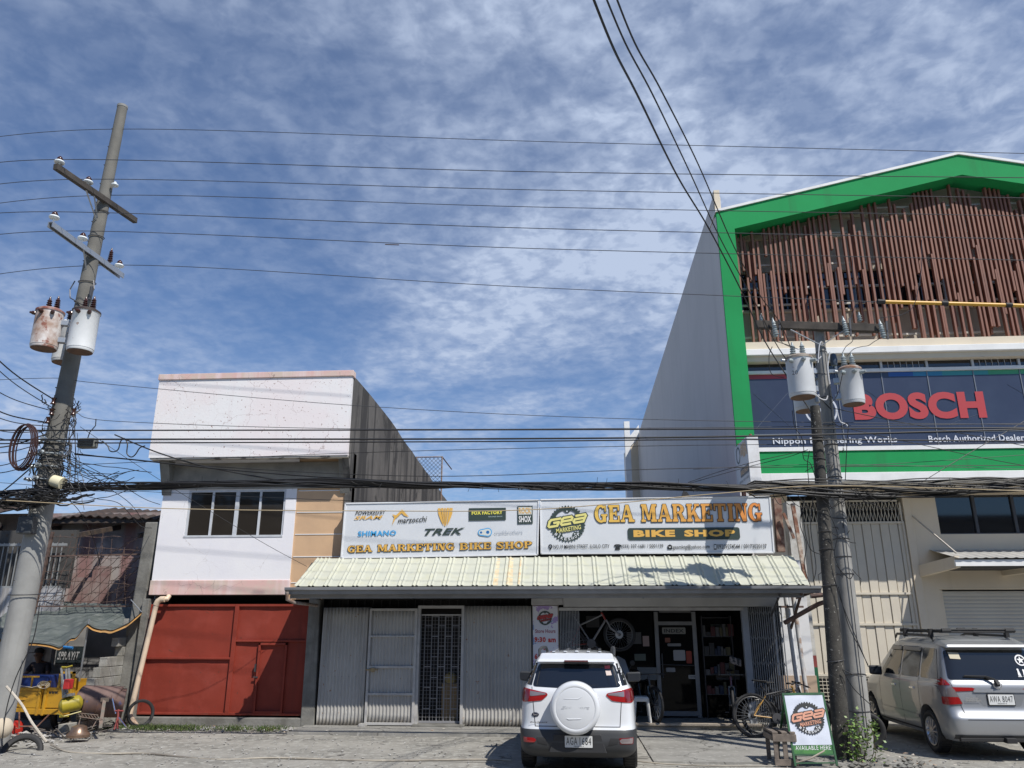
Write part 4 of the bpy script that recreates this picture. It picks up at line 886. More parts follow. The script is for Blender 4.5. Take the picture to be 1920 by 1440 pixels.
# slatted screen
sb = MB(); wood = mat('brown timber slats', (.235, .098, .062), (.19, .078, .05), 3, .4, .65, .6, streak=((.15, .065, .045), 9, .52, .7))
rs = random.Random(11); SLY = 18.86
x = BX0 + .52; i = 0
def slatb(x, y, z0, z1): sb.box(x, x + .050, y, y + .11, z0, z1)
while x < BX1 - .5:
    top = gz(x + .03, zo) - T - .03; den = .5 + .5 * min(1, (x - BX0) / 5)
    t1 = top - (0 if rs.random() < .5 else rs.uniform(.1, .8)); b1 = 8.78 + rs.choice([0, .05, .3, .45, .1])
    r_ = rs.random()
    if r_ < .40: slatb(x, SLY, b1, t1)
    elif r_ < .72: m_ = rs.uniform(9.9, 11.3); slatb(x, SLY, m_ - rs.uniform(-.3, .2), t1); slatb(x + .075, SLY + .005, b1, m_ + rs.uniform(-.4, .5))
    else: slatb(x, SLY, rs.uniform(9.3, 10.6), t1)
    if rs.random() < .38: slatb(x + .11, SLY + .13, 8.9 + rs.uniform(0, .9), min(top - .05, rs.uniform(10.8, 12.6)))
    if rs.random() < .06: x += .08
    x += rs.choice([.12, .13, .14, .155]) * (1.0 if x < 8.5 else .85); i += 1
sb.build('slat_screen', wood, gb_)
mb = MB()
for z in (9.15, 10.05, 11.2, 12.1, 12.8):
    xa = max(BX0 + .44, AX - (za - T - .1 - z) / slope) if z > 11.8 else BX0 + .44; xb = 2 * AX - xa
    mb.box(xa, xb, 19.12, 19.16, z, z + .05)
mb.build('screen_rails', mat('pale rail', (.55, .52, .46)), gb_)
mb = MB()
for j in range(7):
    xx = BX0 + .9 + j * 1.9; mb.box(xx, xx + .05, 19.16, WB, 9.16, 9.2); mb.box(xx, xx + .05, 19.16, WB, 11.21, 11.25)
mb.build('screen_brackets', mat('pale rail', (.55, .52, .46)), gb_)
# beam below the screen, clerestory, banner glass, green band
MB().box(BX0 + .44, BX1 - .44, 18.56, WB, 8.50, 8.66).build('beam', capw, gb_, bevel=.01)
MB().box(BX0 + .44, BX1 - .44, 18.66, WB, 8.66, 8.88).build('ledge', beige, gb_)
MB().box(BX0 + .44, BX1 - .44, 18.66, WB, 8.36, 8.50).build('lintel', beige, gb_)
GYY = 18.90
mb = MB().box(BX0 + .44, BX1 - .44, GYY, GYY + .02, 8.17, 8.36); cw_ = mb.build('clerestory_window', glass, gb_)
mb = MB(); xs_ = [BX0 + .46 + i * 1.105 for i in range(12)]
for x in xs_: mb.box(x, x + .055, GYY - .05, GYY - .002, 8.17, 8.36)
for x in xs_[1::2]:
    mb.box(x + .055, x + 1.1, GYY - .03, GYY - .004, 8.17, 8.19)
    for k_ in range(6): mb.box(x + .2 + k_ * .15, x + .21 + k_ * .15, GYY - .02, GYY - .006, 8.19, 8.36)
mb.build('mullions', alum, cw_)
MB().box(BX0 + .44, BX1 - .44, GYY - .07, GYY + .02, 8.09, 8.168).build('transom', capw, gb_)
navy = mat('navy vinyl film', (.036, .046, .082), (.042, .054, .092), 1.5, rough=.25, spec=.5)
MB().box(BX0 + .44, BX1 - .44, GYY, GYY + .02, 6.20, 8.09).build('banner_glass', navy, gb_)
FG = Fr((0, GYY, 0)); bo = [c for c in gb_.children if c.name.startswith('banner_glass')][0]
mb = MB()
for x in xs_[1:]: mb.box(x, x + .022, GYY - .016, GYY - .001, 6.20, 8.09)
mb.box(BX0 + .44, BX1 - .44, GYY - .014, GYY - .001, 6.52, 6.545); mb.build('mullions', plain('thin pale mullion', (.20, .21, .23), .4, .5), bo)
redp = plain('banner red', (.42, .045, .05), .45); whp = plain('banner white', (.55, .57, .62), .45)
def g2(px, py): p = at(px, py, GYY - .004); return p
a = g2(1603, 787); b = g2(1851, 783); t1 = g2(1603, 738)
text_mb('BOSCH', FG, a.x, b.x, 6.86, 7.54, .02, .055, 0, .97, 0, 0, 5).build('lettering', redp, bo, fix=False)
a = g2(1450, 838); b = g2(1683, 835); text_mb('Nippon Engineering Works', FG, a.x, b.x, 6.245, 6.44, .02, .015).build('lettering', whp, bo, fix=False)
a = g2(1743, 838); b = g2(1921, 835); text_mb('Bosch Authorized Dealer', FG, a.x, b.x + .02, 6.28, 6.44, .02, .015).build('lettering', whp, bo, fix=False)
c = g2(1538, 757); e = ringm(FG, c.x, 7.14, .40, .355, .004, 40).build('emblem', whp, bo, fix=False)
mb = poly(FG, [(c.x - .2, 7.0), (c.x - .1, 6.86), (c.x - .1, 7.42), (c.x - .2, 7.28)], .005).merge(poly(FG, [(c.x + .2, 7.0), (c.x + .1, 6.86), (c.x + .1, 7.42), (c.x + .2, 7.28)], .005)).merge(poly(FG, [(c.x - .1, 7.1), (c.x + .1, 7.1), (c.x + .1, 7.18), (c.x - .1, 7.18)], .005)); mb.build('emblem_core', whp, e, fix=False)
for (xa, xb, cc) in ((BX0 + .46, 5.7, (.36, .04, .05)), (8.1, 8.7, (.02, .09, .32)), (8.7, 9.4, (.03, .2, .36)), (9.4, 10.5, (.04, .26, .28)), (10.5, 11.6, (.05, .3, .14)), (11.6, 13.5, (.03, .2, .1))):
    poly(FG, [(xa, 7.97), (xb, 7.97), (xb, 8.085), (xa, 8.085)], .0008).build('colour_strip', plain('strip %.1f' % xa, cc, .4), bo, fix=False)
mb = MB()
for (xa, za2, xb, zb2) in ((4.75, 7.6, 5.6, 6.7), (5.6, 7.6, 4.75, 6.7), (7.2, 7.9, 8.0, 7.2), (10.9, 7.7, 12, 6.9), (12.1, 7.6, 11.2, 6.9), (9.3, 6.7, 10.2, 7.0)):
    mb.tube([V(xa, GYY - .003, za2), V(xb, GYY - .003, zb2)], .004, 3)
mb.build('tape_lines', plain('faint tape', (.12, .14, .19)), bo)
MB().box(BX0 + .44, BX1 - .44, 18.47, GYY, 6.02, 6.118).build('sill', capw, gb_)
MB().box(BX0 + .44, BX1, 18.50, 19.1, 5.49, 6.018).build('green_band', green, gb_)
MB().box(BX0 + .42, BX1 + .02, 18.46, 19.6, 5.28, 5.488).build('white_band', capw, gb_, bevel=.01)
WL = 19.75
MB().box(BX0, BX1, 19.0, WL, 5.20, 5.279).build('soffit', beige, gb_)
# side wall
grey = mat('plain grey side wall', (.64, .615, .58), (.60, .58, .545), .5, .4, .65, .8, bump=.001, streak=((.54, .52, .49), 1.2, .52, .8))
p_ = [onX(1337, 360, BX0), onX(1272, 575, BX0), onX(1205, 793, BX0)]
q_ = [onX(1165, 817, BX0), onX(1170, 932, BX0)]

yA, yB = p_[2].y, 53.5
top = [V(BX0, BF + D, zo - .05), V(BX0, p_[0].y + .5, p_[0].z), V(BX0, yA, 12.45), V(BX0, 47.0, 12.2), V(BX0, yB, 13.2)]
mb = MB().prism([V(BX0, BF + .06, 0), V(BX0, BF + .06, zo - .1)] + [V(BX0, BF + .25, zo - .05), V(BX0, 18.72, 13.1), V(BX0, yA, 12.30)] + [V(BX0, 46.8, 12.0), V(BX0, yB, 13.5), V(BX0, yB, 0)], (.2, 0, 0)); mb.v = [p + V(-.006, 0, 0) for p in mb.v]
mb.build('side_wall', grey, gb_)
MB().box(BX0 + .01, BX0 + .16, 18.62, 18.9, zo + .1, 13.25).build('parapet_fin', beige, gb_)
# rear frame sticking out from the side wall
A_ = at(1174, 790, 42.0); B_ = at(1177, 873, 42.0); C_ = at(1200, 800, 42.0)
mb = MB().box(A_.x - .12, A_.x + .18, 42, 42.4, B_.z - 6, A_.z); mb.hexa([V(A_.x + .18, 42, C_.z - 1.1), V(BX0, 42, C_.z - .6), V(A_.x + .18, 42.4, C_.z - 1.1), V(BX0, 42.4, C_.z - .6), V(A_.x + .18, 42, C_.z - .5), V(BX0, 42, C_.z + .1), V(A_.x + .18, 42.4, C_.z - .5), V(BX0, 42.4, C_.z + .1)])
mb.build('rear_frame', capw, gb_); MB().box(A_.x + .15, BX0, 43, 43.1, B_.z - 4, C_.z - .5).build('rear_wall', beige, gb_)
mb = MB().box(BX0 + .3, BX1, WB + .3, 50, 12.0, 12.1); mb.box(BX0 + .2, BX1, 20.6, 50, 0, 5.2); mb.box(BX1 - .2, BX1, 19, 53, 0, 12.4); mb.build('body', grey, gb_)
# ground floor wall with gates
lw = MB().box(8.32, 9.13, WL, WL + .3, 2.86, 5.2); lw.box(8.32, 8.89, WL, WL + .3, 0, 2.86); lw.box(9.13, BX1, WL, WL + .3, 3.45, 4.17); lw.box(9.13, BX1, WL + .004, WL + .3, 5.13, 5.2); lw.box(BX0, 5.55, WL + .02, WL + .3, 0, 5.2); lw.box(9.131, BX1, WL + .01, WL + .3, 2.86, 3.449)
lw.box(13.2, BX1, WL + .004, WL + .3, 0, 3.45); lw.build('ground_wall', beige, gb_)
mb = MB(); mb.box(8.32, 8.50, WL - .05, WL, 0, 5.2); mb.build('pilaster', beige, gb_, bevel=.01)
sg = thing('sliding_gate', 'tall beige panelled metal gate with diamond grille top behind the utility poles', 'gate', (7, WL, 0))
pb = mat('beige gate paint', (.60, .55, .45), (.55, .50, .41), 1.2, .4, .65, .6, streak=((.50, .45, .37), 4, .58, .8))
mb = MB(); k_ = 0; x = 5.55
while x < 8.28:
    for (z0, z1) in ((.95, 2.04), (2.09, 2.75), (2.80, 4.44)):
        mb.box(x + .012, x + .205, WL + .02 + (.018 if k_ % 2 else 0), WL + .06, z0, z1)
    x += .217; k_ += 1
mb.build('panels', pb, sg)
mb = MB().box(5.5, 8.3, WL + .06, WL + .1, .3, 4.5); mb.build('backing', pb, sg)
mb = MB()
for z in (2.04, 2.75, 4.44, .90): mb.box(5.5, 8.3, WL - .012, WL + .05, z, z + .05)
for x in (5.5, 6.85, 8.25): mb.box(x, x + .05, WL - .008, WL + .05, .3, 4.49)
mb.box(5.5, 8.2, WL - .01, WL + .04, 4.98, 5.02); mb.box(6.86, 6.9, WL - .006, WL + .04, 4.49, 4.98); mb.box(8.24, 8.28, WL - .006, WL + .04, 4.49, 4.95); mb.build('frame', pb, sg)
mb = MB(); x = 5.5
for rw_ in (0, 1):
    for i in range(16):
        x = 5.52 + i * .172 + rw_ * .086; mb.beam(V(x, WL + .01 + .01 * rw_, 4.49), V(x + .086, WL + .01 + .01 * rw_, 4.98), .012, .012); mb.beam(V(x + .086, WL + .012 + .01 * rw_, 4.98), V(x + .172, WL + .012 + .01 * rw_, 4.49), .012, .012)
mb.build('diamond_grille', pb, sg)
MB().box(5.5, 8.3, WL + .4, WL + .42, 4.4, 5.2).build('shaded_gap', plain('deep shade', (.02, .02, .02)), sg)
mb = MB()
for i in range(30): mb.box(5.55 + i * .09, 5.56 + i * .09, WL + .0, WL + .02, .35, .88)
for i in range(7): mb.box(5.55, 8.25, WL - .002, WL + .018, .38 + i * .08, .392 + i * .08)
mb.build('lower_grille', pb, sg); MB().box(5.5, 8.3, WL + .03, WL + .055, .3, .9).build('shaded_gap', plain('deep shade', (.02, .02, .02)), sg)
mb = MB().box(5.4, 8.3, WL - .03, WL + .3, -.05, .3); tag(mb.build('gate_sill', oldc), 'low concrete sill under the beige panelled gate', 'sill')
# window at right, canopy, shutter
wg = MB().box(9.13, BX1 - .4, WL + .1, WL + .12, 4.17, 5.13); w2 = wg.build('window', glass, gb_)
mb = MB()
for x in (9.10, 10.02, 10.95, 11.9, 12.8): mb.box(x, x + (.07 if x > 9.2 else .03), WL + .05, WL + .1, 4.17, 5.13)
mb.box(9.13, 12, WL + .052, WL + .098, 4.17, 4.20); mb.build('mullions', darksteel, w2)
cn_ = MB().box(8.0 + .04, 8.86, 18.7, WL, 3.2, 3.42); cnn = thing('entrance_canopy', 'small beige canopy with white ribbed edge jutting over the roller shutter', 'canopy', (10, 19, 3.2))
MB().hexa([V(8.82, 18.6, 3.30), V(8.92, 18.6, 3.30), V(8.45, WL, 3.15), V(8.55, WL, 3.15), V(8.82, 18.6, 3.56), V(8.92, 18.6, 3.56), V(8.45, WL, 3.42), V(8.55, WL, 3.42)]).build('side_beam', beige, cnn)
MB().hexa([V(8.45, 18.62, 3.34), V(8.85, 18.62, 3.34), V(8.45, WL, 3.2), V(8.85, WL, 3.2), V(8.45, 18.62, 3.56), V(8.85, 18.62, 3.56), V(8.45, WL, 3.44), V(8.85, WL, 3.44)]).build('side_beam', beige, cnn) if False else None
MB().box(8.80, 14, 18.55, 18.62, 3.33, 3.47).build('fascia', capw, cnn)
mb = MB().grid(lambda u, v: V(8.8 + 5.2 * u, 18.50 + 1.25 * v, 3.50 + .28 * v + .018 * max(0, math.cos((8.8 + 5.2 * u) * 2 * math.pi / .22)) ), 200, 3); mb.build('roof_sheet', galv, cnn, solid=.004, fix=False)
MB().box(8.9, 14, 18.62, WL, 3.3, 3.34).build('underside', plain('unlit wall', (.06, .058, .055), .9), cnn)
mb = MB().beam(at(1708, 965, WL), at(1793, 1037, 18.62), .03, .03); mb.build('tie_rod', mat('pale rod', (.5, .46, .4)), cnn)
MB().box(10.4, 10.55, 18.7, WL, 3.18, 3.3).build('bracket', beige, cnn)
rsm = mat('roller shutter', (.52, .49, .42), (.48, .45, .39), 1.5, rough=.5)
ss = thing('roller_shutter', 'closed beige roller shutter behind the silver car', 'shutter', (11, WL + .1, 0))
mb = MB()
def fsh(u, v):
    z = 2.82 * v; ph = (z / .085) % 1; return V(8.92 + 4.28 * u, WL + .10 - .014 * math.sin(math.pi * ph) ** .5, z)
mb.grid(fsh, 2, 33 * 8); mb.build('curtain', rsm, ss, fix=False)
MB().box(8.895, 8.96, WL + .03, WL + .09, 0, 2.855).build('guide', beige, ss)
# ------------------------------------------------------------------ utility poles
pc = mat('weathered pole concrete', (.175, .168, .148), (.13, .125, .11), 2.0, .4, .65, .88, bump=.003, bscale=30, streak=((.13, .125, .115), 5, .52, .7))
pl2 = mat('light pole concrete', (.30, .30, .285), (.235, .235, .225), 1.6, .4, .65, .88, bump=.003, bscale=30, streak=((.24, .235, .22), 5, .56, .74))
pc3 = mat('grey pole concrete', (.31, .305, .285), (.24, .235, .22), 1.6, .4, .65, .88, bump=.003, bscale=30, streak=((.16, .155, .145), 6, .52, .72))
pk = mat('blackened rough pole', (.075, .07, .06), (.035, .033, .03), 3.5, .35, .65, .95, bump=.012, bscale=22, speck=((.3, .29, .26), 26, .66))
wd_ = mat('weathered crossarm timber', (.085, .072, .06), (.035, .03, .026), 3, .35, .65, .9, bump=.003, bscale=30)
porc = plain('white porcelain', (.72, .76, .76), .25); brownp = plain('brown porcelain', (.05, .018, .012), .2); greyp = plain('grey porcelain', (.32, .36, .36), .3)
def insul(o, m, parent, s=1.0, name='insulator', up=V(0, 0, 1)):
    MB().lathe(o, up, [(0, .02 * s), (.05 * s, .02 * s), (.05 * s, .085 * s), (.07 * s, .10 * s), (.10 * s, .085 * s), (.115 * s, .05 * s), (.13 * s, .05 * s), (.135 * s, .035 * s), (.17 * s, .035 * s), (.18 * s, .02 * s)], 14).build(name, m, parent, smooth=True)
def bushing(o, m, parent, h=.26, r=.055, n=5, up=V(0, 0, 1), name='bushing'):
    pr = [(0, r * .6)]
    for i in range(n): z = h * (.08 + .8 * i / n); pr += [(z, r * .55), (z + h * .03, r * (1 - .06 * i)), (z + h * .07, r * (1 - .06 * i)), (z + h * .12, r * .5)]
    pr += [(h, r * .3), (h * 1.12, r * .18)]
    MB().lathe(o, up, pr, 12).build(name, m, parent, smooth=True)
LB = at(-16, 1425, 14); LB.z = 0; LT = at(230, 199, 14)
def lp(z): return LB.lerp(LT, z / LT.z)
P1 = thing('utility_pole', 'tall weathered concrete pole at the left with two crossarms rising above the tangle of cables', 'utility pole', LB)
def polemesh(bot, topp, prof, n=24, jit=0):
    pts = []; rs_ = []
    for z, r in prof: pts.append(bot.lerp(topp, z / topp.z)); rs_.append(r)
    return MB().tube(pts, rs_, n)
polemesh(LB, LT, [(-.3, .235), (0, .228), (3.6, .212), (4.35, .203)]).build('lower_shaft', pl2, P1, smooth=True)
polemesh(LB, LT, [(4.30, .200), (6.38, .175)]).build('middle_shaft', pc, P1, smooth=True)
polemesh(LB, LT, [(6.36, .166), (9.7, .135), (LT.z, .104)]).build('upper_shaft', pc, P1, smooth=True)
MB().lathe(lp(LT.z - .05), (0, 0, 1), [(0, .111), (.055, .111), (.065, .09)], 20).build('cap', pl2, P1)
mb = MB()
for z, r in ((10.5, .145), (9.9, .152), (8.85, .163), (4.6, .225), (4.75, .225), (4.95, .222), (5.1, .22), (5.3, .218), (2.6, .258)):
    c = lp(z); mb.tube([c + V(math.cos(a) * r, math.sin(a) * r, .02 * math.sin(a)) for a in [i * math.pi / 12 for i in range(24)]], .01 if z > 5.3 or z < 3 else .014, 4, closed=True)
mb.build('bands', darksteel, P1)
mb = MB()
for i in range(26):
    z = 1 + i * .46; c = lp(z); r_ = .27 - z * .0118; mb.lathe(c + V(-.4 * r_, -.9 * r_, 0), (-.4, -.9, 0), [(0, .012), (.02, .01)], 6)
mb.build('bolts', darksteel, P1)
# wooden crossarm (runs away from the street front) and its insulators
zc1 = at(205, 366, 14).z
A1 = at(104, 312, 12.42); A2 = at(254, 414, 14.95)
off = V(-.19, 0, 0)
armw = MB().beam(A1, A2, .10, .125).build('crossarm', wd_, P1, bevel=.006)
B1 = at(95, 416, 12.65); B2 = at(229, 514, 14.85)
mb = MB(); mb.beam(B1, B2, .09, .02); mb.beam(B1 + V(-.045, 0, -.05), B2 + V(-.045, 0, -.05), .02, .11); mb.beam(B1 + V(.045, 0, -.05), B2 + V(.045, 0, -.05), .02, .11); arms = mb.build('steel_crossarm', steel, P1)
mb = MB()
c = lp(zc1 - .75)
for a_, k in ((A1, .35), (A2, .55)): p = a_.lerp(A2 if a_ is A1 else A1, k); mb.beam(p + V(0, 0, -.05), c, .03, .008)
c = lp(9.0)
for a_, k in ((B1, .42), (B2, .3)): p = a_.lerp(B2 if a_ is B1 else B1, k); mb.beam(p, c + V(0, 0, -.1), .03, .008)
mb.build('brace', steel, P1)
I = []
for a_, k, b_ in ((A1, .03, A2), (A1, .36, A2), (B1, .03, B2), (B1, .40, B2), (B2, .06, B1)):
    p = a_.lerp(b_, k) + V(0, 0, .06); insul(p, porc, P1, 1.0); MB().lathe(p + V(0, 0, .115), (0, 0, 1), [(0, .055), (.03, .06), (.06, .045), (.09, .02)], 12).build('insulator_cap', brownp, P1, smooth=True); I.append(p + V(0, 0, .2))
p = lp(zc1 + .05) + V(.22, -.05, .1); insul(p, porc, P1, .8); I.append(p + V(0, 0, .15))
p = B2.lerp(B1, .2) + V(0, 0, .06); bushing(p, brownp, P1, .3, .055, name='surge_arrester')
mb = MB(); c = lp(8.75)
for s_ in (-1, 1): mb.tube([c + V(.2 * s_, -.1, .1), c + V(.26 * s_, -.12, -.1), c + V(.2 * s_, -.15, -.3), c + V(.15, -.18, -.5)], .012, 5)
mb.lathe(c + V(.22, -.14, -.35), (0, 0, 1), [(0, .03), (.28, .035), (.3, .02)], 8); mb.build('fuse_hardware', darksteel, P1)
# meter box and pale can on the pole
c = at(53, 985, 13.72)
bx = MB().box(c.x - .15, c.x + .13, 13.62, 13.8, c.z - .16, c.z + .16); tag(bx.build('meter_box', plain('dark grey box', (.05, .055, .06), .5), bevel=.02), 'dark grey meter box strapped low on the tall left pole', 'meter box')
c = at(110, 901, 13.7)
cn2 = thing('cable_can', 'cream can hooked on the tall left pole among the cable tangle', 'can', c)
MB().lathe(c + V(-.11, .0, 0), (.95, -.05, -.28), [(0, .11), (.22, .115)], 20).build('body', plain('cream plastic', (.72, .66, .45), .5), cn2, smooth=True)
MB().lathe(c + V(-.135, .0, .0), (.95, -.05, -.28), [(0, .122), (.03, .122)], 20).build('lid', plain('lid black', (.05, .05, .045)), cn2)

def transformer(label, c_top, h, r, m, hang, rust=None, num=None):   # c_top = centre of the lid
    c = Vector(c_top); o = thing('transformer', label, 'transformer', c - V(0, 0, h), group=None)
    b = c - V(0, 0, h)
    MB().lathe(b, (0, 0, 1), [(0, r * .93), (.02, r * .97), (.05, r * .97), (.055, r), (h * .93, r), (h * .94, r * 1.03)], 36).build('tank', m, o, smooth=True)
    MB().lathe(b - V(0, 0, .004), (0, 0, 1), [(0, r * .92), (.003, r * .92)], 30).build('bottom_plate', mat('rusty bottom', (.16, .09, .055), (.10, .06, .045), 6), o)
    MB().lathe(b + V(0, 0, h * .94), (0, 0, 1), [(0, r * 1.06), (.035, r * 1.06), (.04, r * 1.0), (.07, r * .85), (.095, r * .3)], 36).build('lid', rust or m, o, smooth=True)
    for a in (.5, 2.4): bushing(c + V(math.cos(a) * r * .45, math.sin(a) * r * .2, .02), brownp if num != 'g' else greyp, o, .27, .06)
    for a in (-2.4, -1.55, -.8): p = c + V(math.cos(a) * r, math.sin(a) * r, -.11); MB().lathe(p, (math.cos(a), math.sin(a), 0), [(0, .04), (.05, .04), (.07, .025), (.10, .02)], 8).build('terminal', brownp if num != 'g' else greyp, o, smooth=True)
    mb = MB()
    for z in (.25, .7): mb.beam(b + V(0, 0, h * z) + (V(*hang) * r * .9), b + V(0, 0, h * z) + V(*hang) * (r + .14), .12, .1)
    mb.lathe(c + V(-r * 1.05, -.02, -.06), (-.8, -.2, .1), [(0, .03), (.08, .03)], 8); mb.build('hanger', steel, o, bevel=.005)
    return o
tw = mat('white transformer paint', (.74, .75, .74), (.66, .67, .66), 2.5, .4, .65, .45, speck=((.28, .14, .08), 7, .72))
trust = mat('rusty white transformer paint', (.62, .58, .55), (.34, .22, .16), 2.6, .42, .62, .6, c3=(.24, .09, .06), s3=4.5, lo3=.54, hi3=.60)
tg = mat('pale grey transformer paint', (.56, .57, .57), (.50, .51, .51), 3, rough=.45, speck=((.25, .12, .06), 8, .70))
rl = mat('red rust lid', (.22, .07, .05), (.4, .3, .27), 8)
transformer('rust stained white transformer hung on the outer left side of the tall pole', at(95, 583, 13.45), .80, .245, trust, (.9, .3, 0), rl)
transformer('clean white transformer hung on the right side of the tall left pole', at(163, 583, 13.5), .86, .245, tw, (-.5, .8, 0), plain('dark lid', (.05, .035, .03)))
transformer('shaded white transformer half hidden behind the tall left pole', at(133, 607, 14.5), .88, .24, mat('shaded white paint', (.6, .61, .6), (.45, .45, .44), 3), (.6, -.7, 0))  # greyer copy of the white paint, its shade put into the colour

# right hand pair of poles
RB = at(1620, 1424, 14.2); RB.z = 0; RT = at(1535, 617, 14.2)
P2_ = thing('utility_pole', 'grey concrete pole with wooden crossarm in front of the green gabled building', 'utility pole', RB)
polemesh(RB, RT, [(-.1, .180), (1, .170), (4.5, .124), (RT.z, .092)]).build('shaft', pc3, P2_, smooth=True)
def rp(z): return RB.lerp(RT, z / RT.z)
ca, cb = at(1417, 609, 14.05), at(1648, 616, 14.05)
MB().beam(ca, cb, .12, .15).build('crossarm', wd_, P2_, bevel=.006)
mb = MB(); q = at(1540, 648, 14.08); mb.beam(at(1482, 618, 13.97), q, .035, .008); mb.beam(at(1583, 619, 13.97), q, .035, .008); mb.build('brace', steel, P2_)
for (x_, y_) in ((1428, 600), (1612, 598)): bushing(at(x_, y_, 14.05) - V(0, 0, .05), greyp, P2_, .17, .045, 3, name='insulator')
for (x_, y_) in ((1454, 615), (1586, 612), (1655, 618)):
    p = at(x_, y_, 13.92); bushing(p + V(0, 0, -.17), greyp, P2_, .34, .055, 6, V(-.1, 0, 1), name='fuse_cutout')
    MB().beam(p + V(.06, -.02, -.2), p + V(.08, -.02, .16), .03, .03).build('fuse_holder', darksteel, P2_)
mb = MB()
for z in (7.0, 6.6, 6.1, 5.6, 5.2, 4.6, 3.9, 3.5, 3.2, 2.9, 1.25, .7):
    c = rp(z); r = .182 - z * .0125 + .006; tl = rnd.uniform(-.04, .04)
    MB().tube([c + V(math.cos(a) * r, math.sin(a) * r, tl * math.sin(a)) for a in [i * math.pi / 10 for i in range(20)]], .008, 4, closed=True).build('wire_wrap', darksteel, P2_)
mb = MB().tube([rp(7.3) + V(.02, -.14, 0), rp(5) + V(.02, -.16, 0), rp(3) + V(.02, -.185, 0), rp(.3) + V(.03, -.21, 0)], .008, 5); mb.build('ground_wire', wirem, P2_)
mb = MB(); c = rp(6.75); mb.lathe(c + V(.22, 0, 0), (0, 0, 1), [(0, .05), (.1, .07), (.22, .05), (.24, .02)], 12); mb.build('surge_arrester', plain('blue grey casing', (.06, .08, .11), .4), P2_, smooth=True)
KB = at(1582, 1430, 13.9); KB.z = 0; KT = at(1528, 762, 13.9)
P3 = thing('utility_pole', 'shorter blackened rough pole standing left of the grey concrete pole', 'utility pole', KB)
mb = MB(); prof = [(-.1, .145), (0, .142)] + [(.2 * i, .14 - .0090 * i * .2 * 1.0 + rnd.uniform(-.004, .004)) for i in range(1, 29)] + [(KT.z, .085)]
mb = polemesh(KB, KT, prof, 14); mb.build('shaft', pk, P3, smooth=True)
mb = MB()
for z in (5.3, 4.9, 4.2, 3.6, 3.3, 2.7, 1.5): c = KB.lerp(KT, z / KT.z); r = .146 - z * .0093 + .006; MB().tube([c + V(math.cos(a) * r, math.sin(a) * r, .02 * math.sin(a + z)) for a in [i * math.pi / 10 for i in range(20)]], .007, 4, closed=True).build('wire_wrap', darksteel, P3)
transformer('pale grey transformer with small painted number hung left of the grey pole', at(1497, 671, 13.75), .76, .235, tg, (.8, .4, 0), mat('stained lid', (.34, .3, .25), (.2, .14, .1), 7), 'g')
transformer('dull grey transformer with rusty rim hung on the right of the grey pole', at(1592, 692, 13.9), .68, .20, tg, (-.8, .3, 0), mat('rusty lid', (.22, .10, .05), (.36, .33, .3), 7), 'g')
transformer('grey transformer mostly hidden behind the grey and black poles', at(1505, 706, 14.65), .70, .22, tg, (.6, -.5, 0), None, 'g')
c = at(1486, 703, 13.5); text_mb('20', Fr((c.x, 13.52, c.z), (.96, -.28, 0)), 0, .1, 0, .08, .02).build('lettering', ink, [o for o in COL.objects if o.name == 'transformer.003'][0], fix=False)
# ------------------------------------------------------------------ wires
def cable(label, pts, r=.012, m=None, sag=0.0, name='power_line', cat='cable', group=None, n=5, seg=14, parent=None):
    pts = [Vector(p) for p in pts]; out = []
    for i in range(len(pts) - 1):
        a = pts[max(i - 1, 0)]; b = pts[i]; c = pts[i + 1]; d = pts[min(i + 2, len(pts) - 1)]
        for k in range(seg):
            t = k / seg; s_ = sag if i == 0 or len(pts) < 4 else sag
            p = .5 * ((2 * b) + (c - a) * t + (2 * a - 5 * b + 4 * c - d) * t * t + (3 * b - a - 3 * c + d) * t ** 3) if len(pts) > 2 else b.lerp(c, t)
            out.append(p + V(0, 0, -s_ * 4 * t * (1 - t)))
    out.append(pts[-1])
    ob = MB().tube(out, r, n).build(name, m or cablem, parent, smooth=True)
    if parent is None: tag(ob, label, cat, group)
    return ob
G1 = 'thin overhead lines from the tall left pole'
def far(px, py, y): return at(px, py, y)
lines = [
 ('topmost thin overhead line tied to the very tip region of the tall left pole', (-120, 272), (222, 242), (1040, 266), (2100, 292), 14.0, .007),
 ('second overhead line from the near end of the wooden crossarm', (-120, 330), (110, 299), (1000, 322), (2100, 335), I[0].y, .0075),
 ('third overhead line from the middle of the wooden crossarm', (-120, 364), (160, 336), (1000, 356), (2100, 374), I[1].y, .0075),
 ('fourth overhead line from the insulator beside the pole shaft', (-120, 398), (214, 366), (1000, 388), (2100, 408), 14.1, .0075),
 ('fifth overhead line from the near end of the grey steel crossarm', (-120, 420), (99, 397), (1000, 428), (2100, 452), I[2].y, .0075),
 ('sixth overhead line from the middle of the grey steel crossarm', (-120, 459), (148, 433), (1000, 466), (2100, 492), I[3].y, .0075),
 ('seventh overhead line from the far end of the grey steel crossarm', (-120, 532), (232, 497), (1000, 539), (2100, 584), I[4].y, .0075)]
for lab, a, b, c, d, y, r in lines:
    A, B, C_, D_ = at(*a, y), at(*b, y), at(*c, y), at(*d, y)
    cable(lab, [A, B, C_, D_], r, wirem, group=G1)
tag(MB().tube([at(722, 458.2, I[3].y), at(748, 459.2, I[3].y)], .010, 6).build('line_splice', plain('dull splice', (.12, .085, .07), .5), smooth=True), 'small bronze splice sleeve on the sixth overhead line', 'splice')
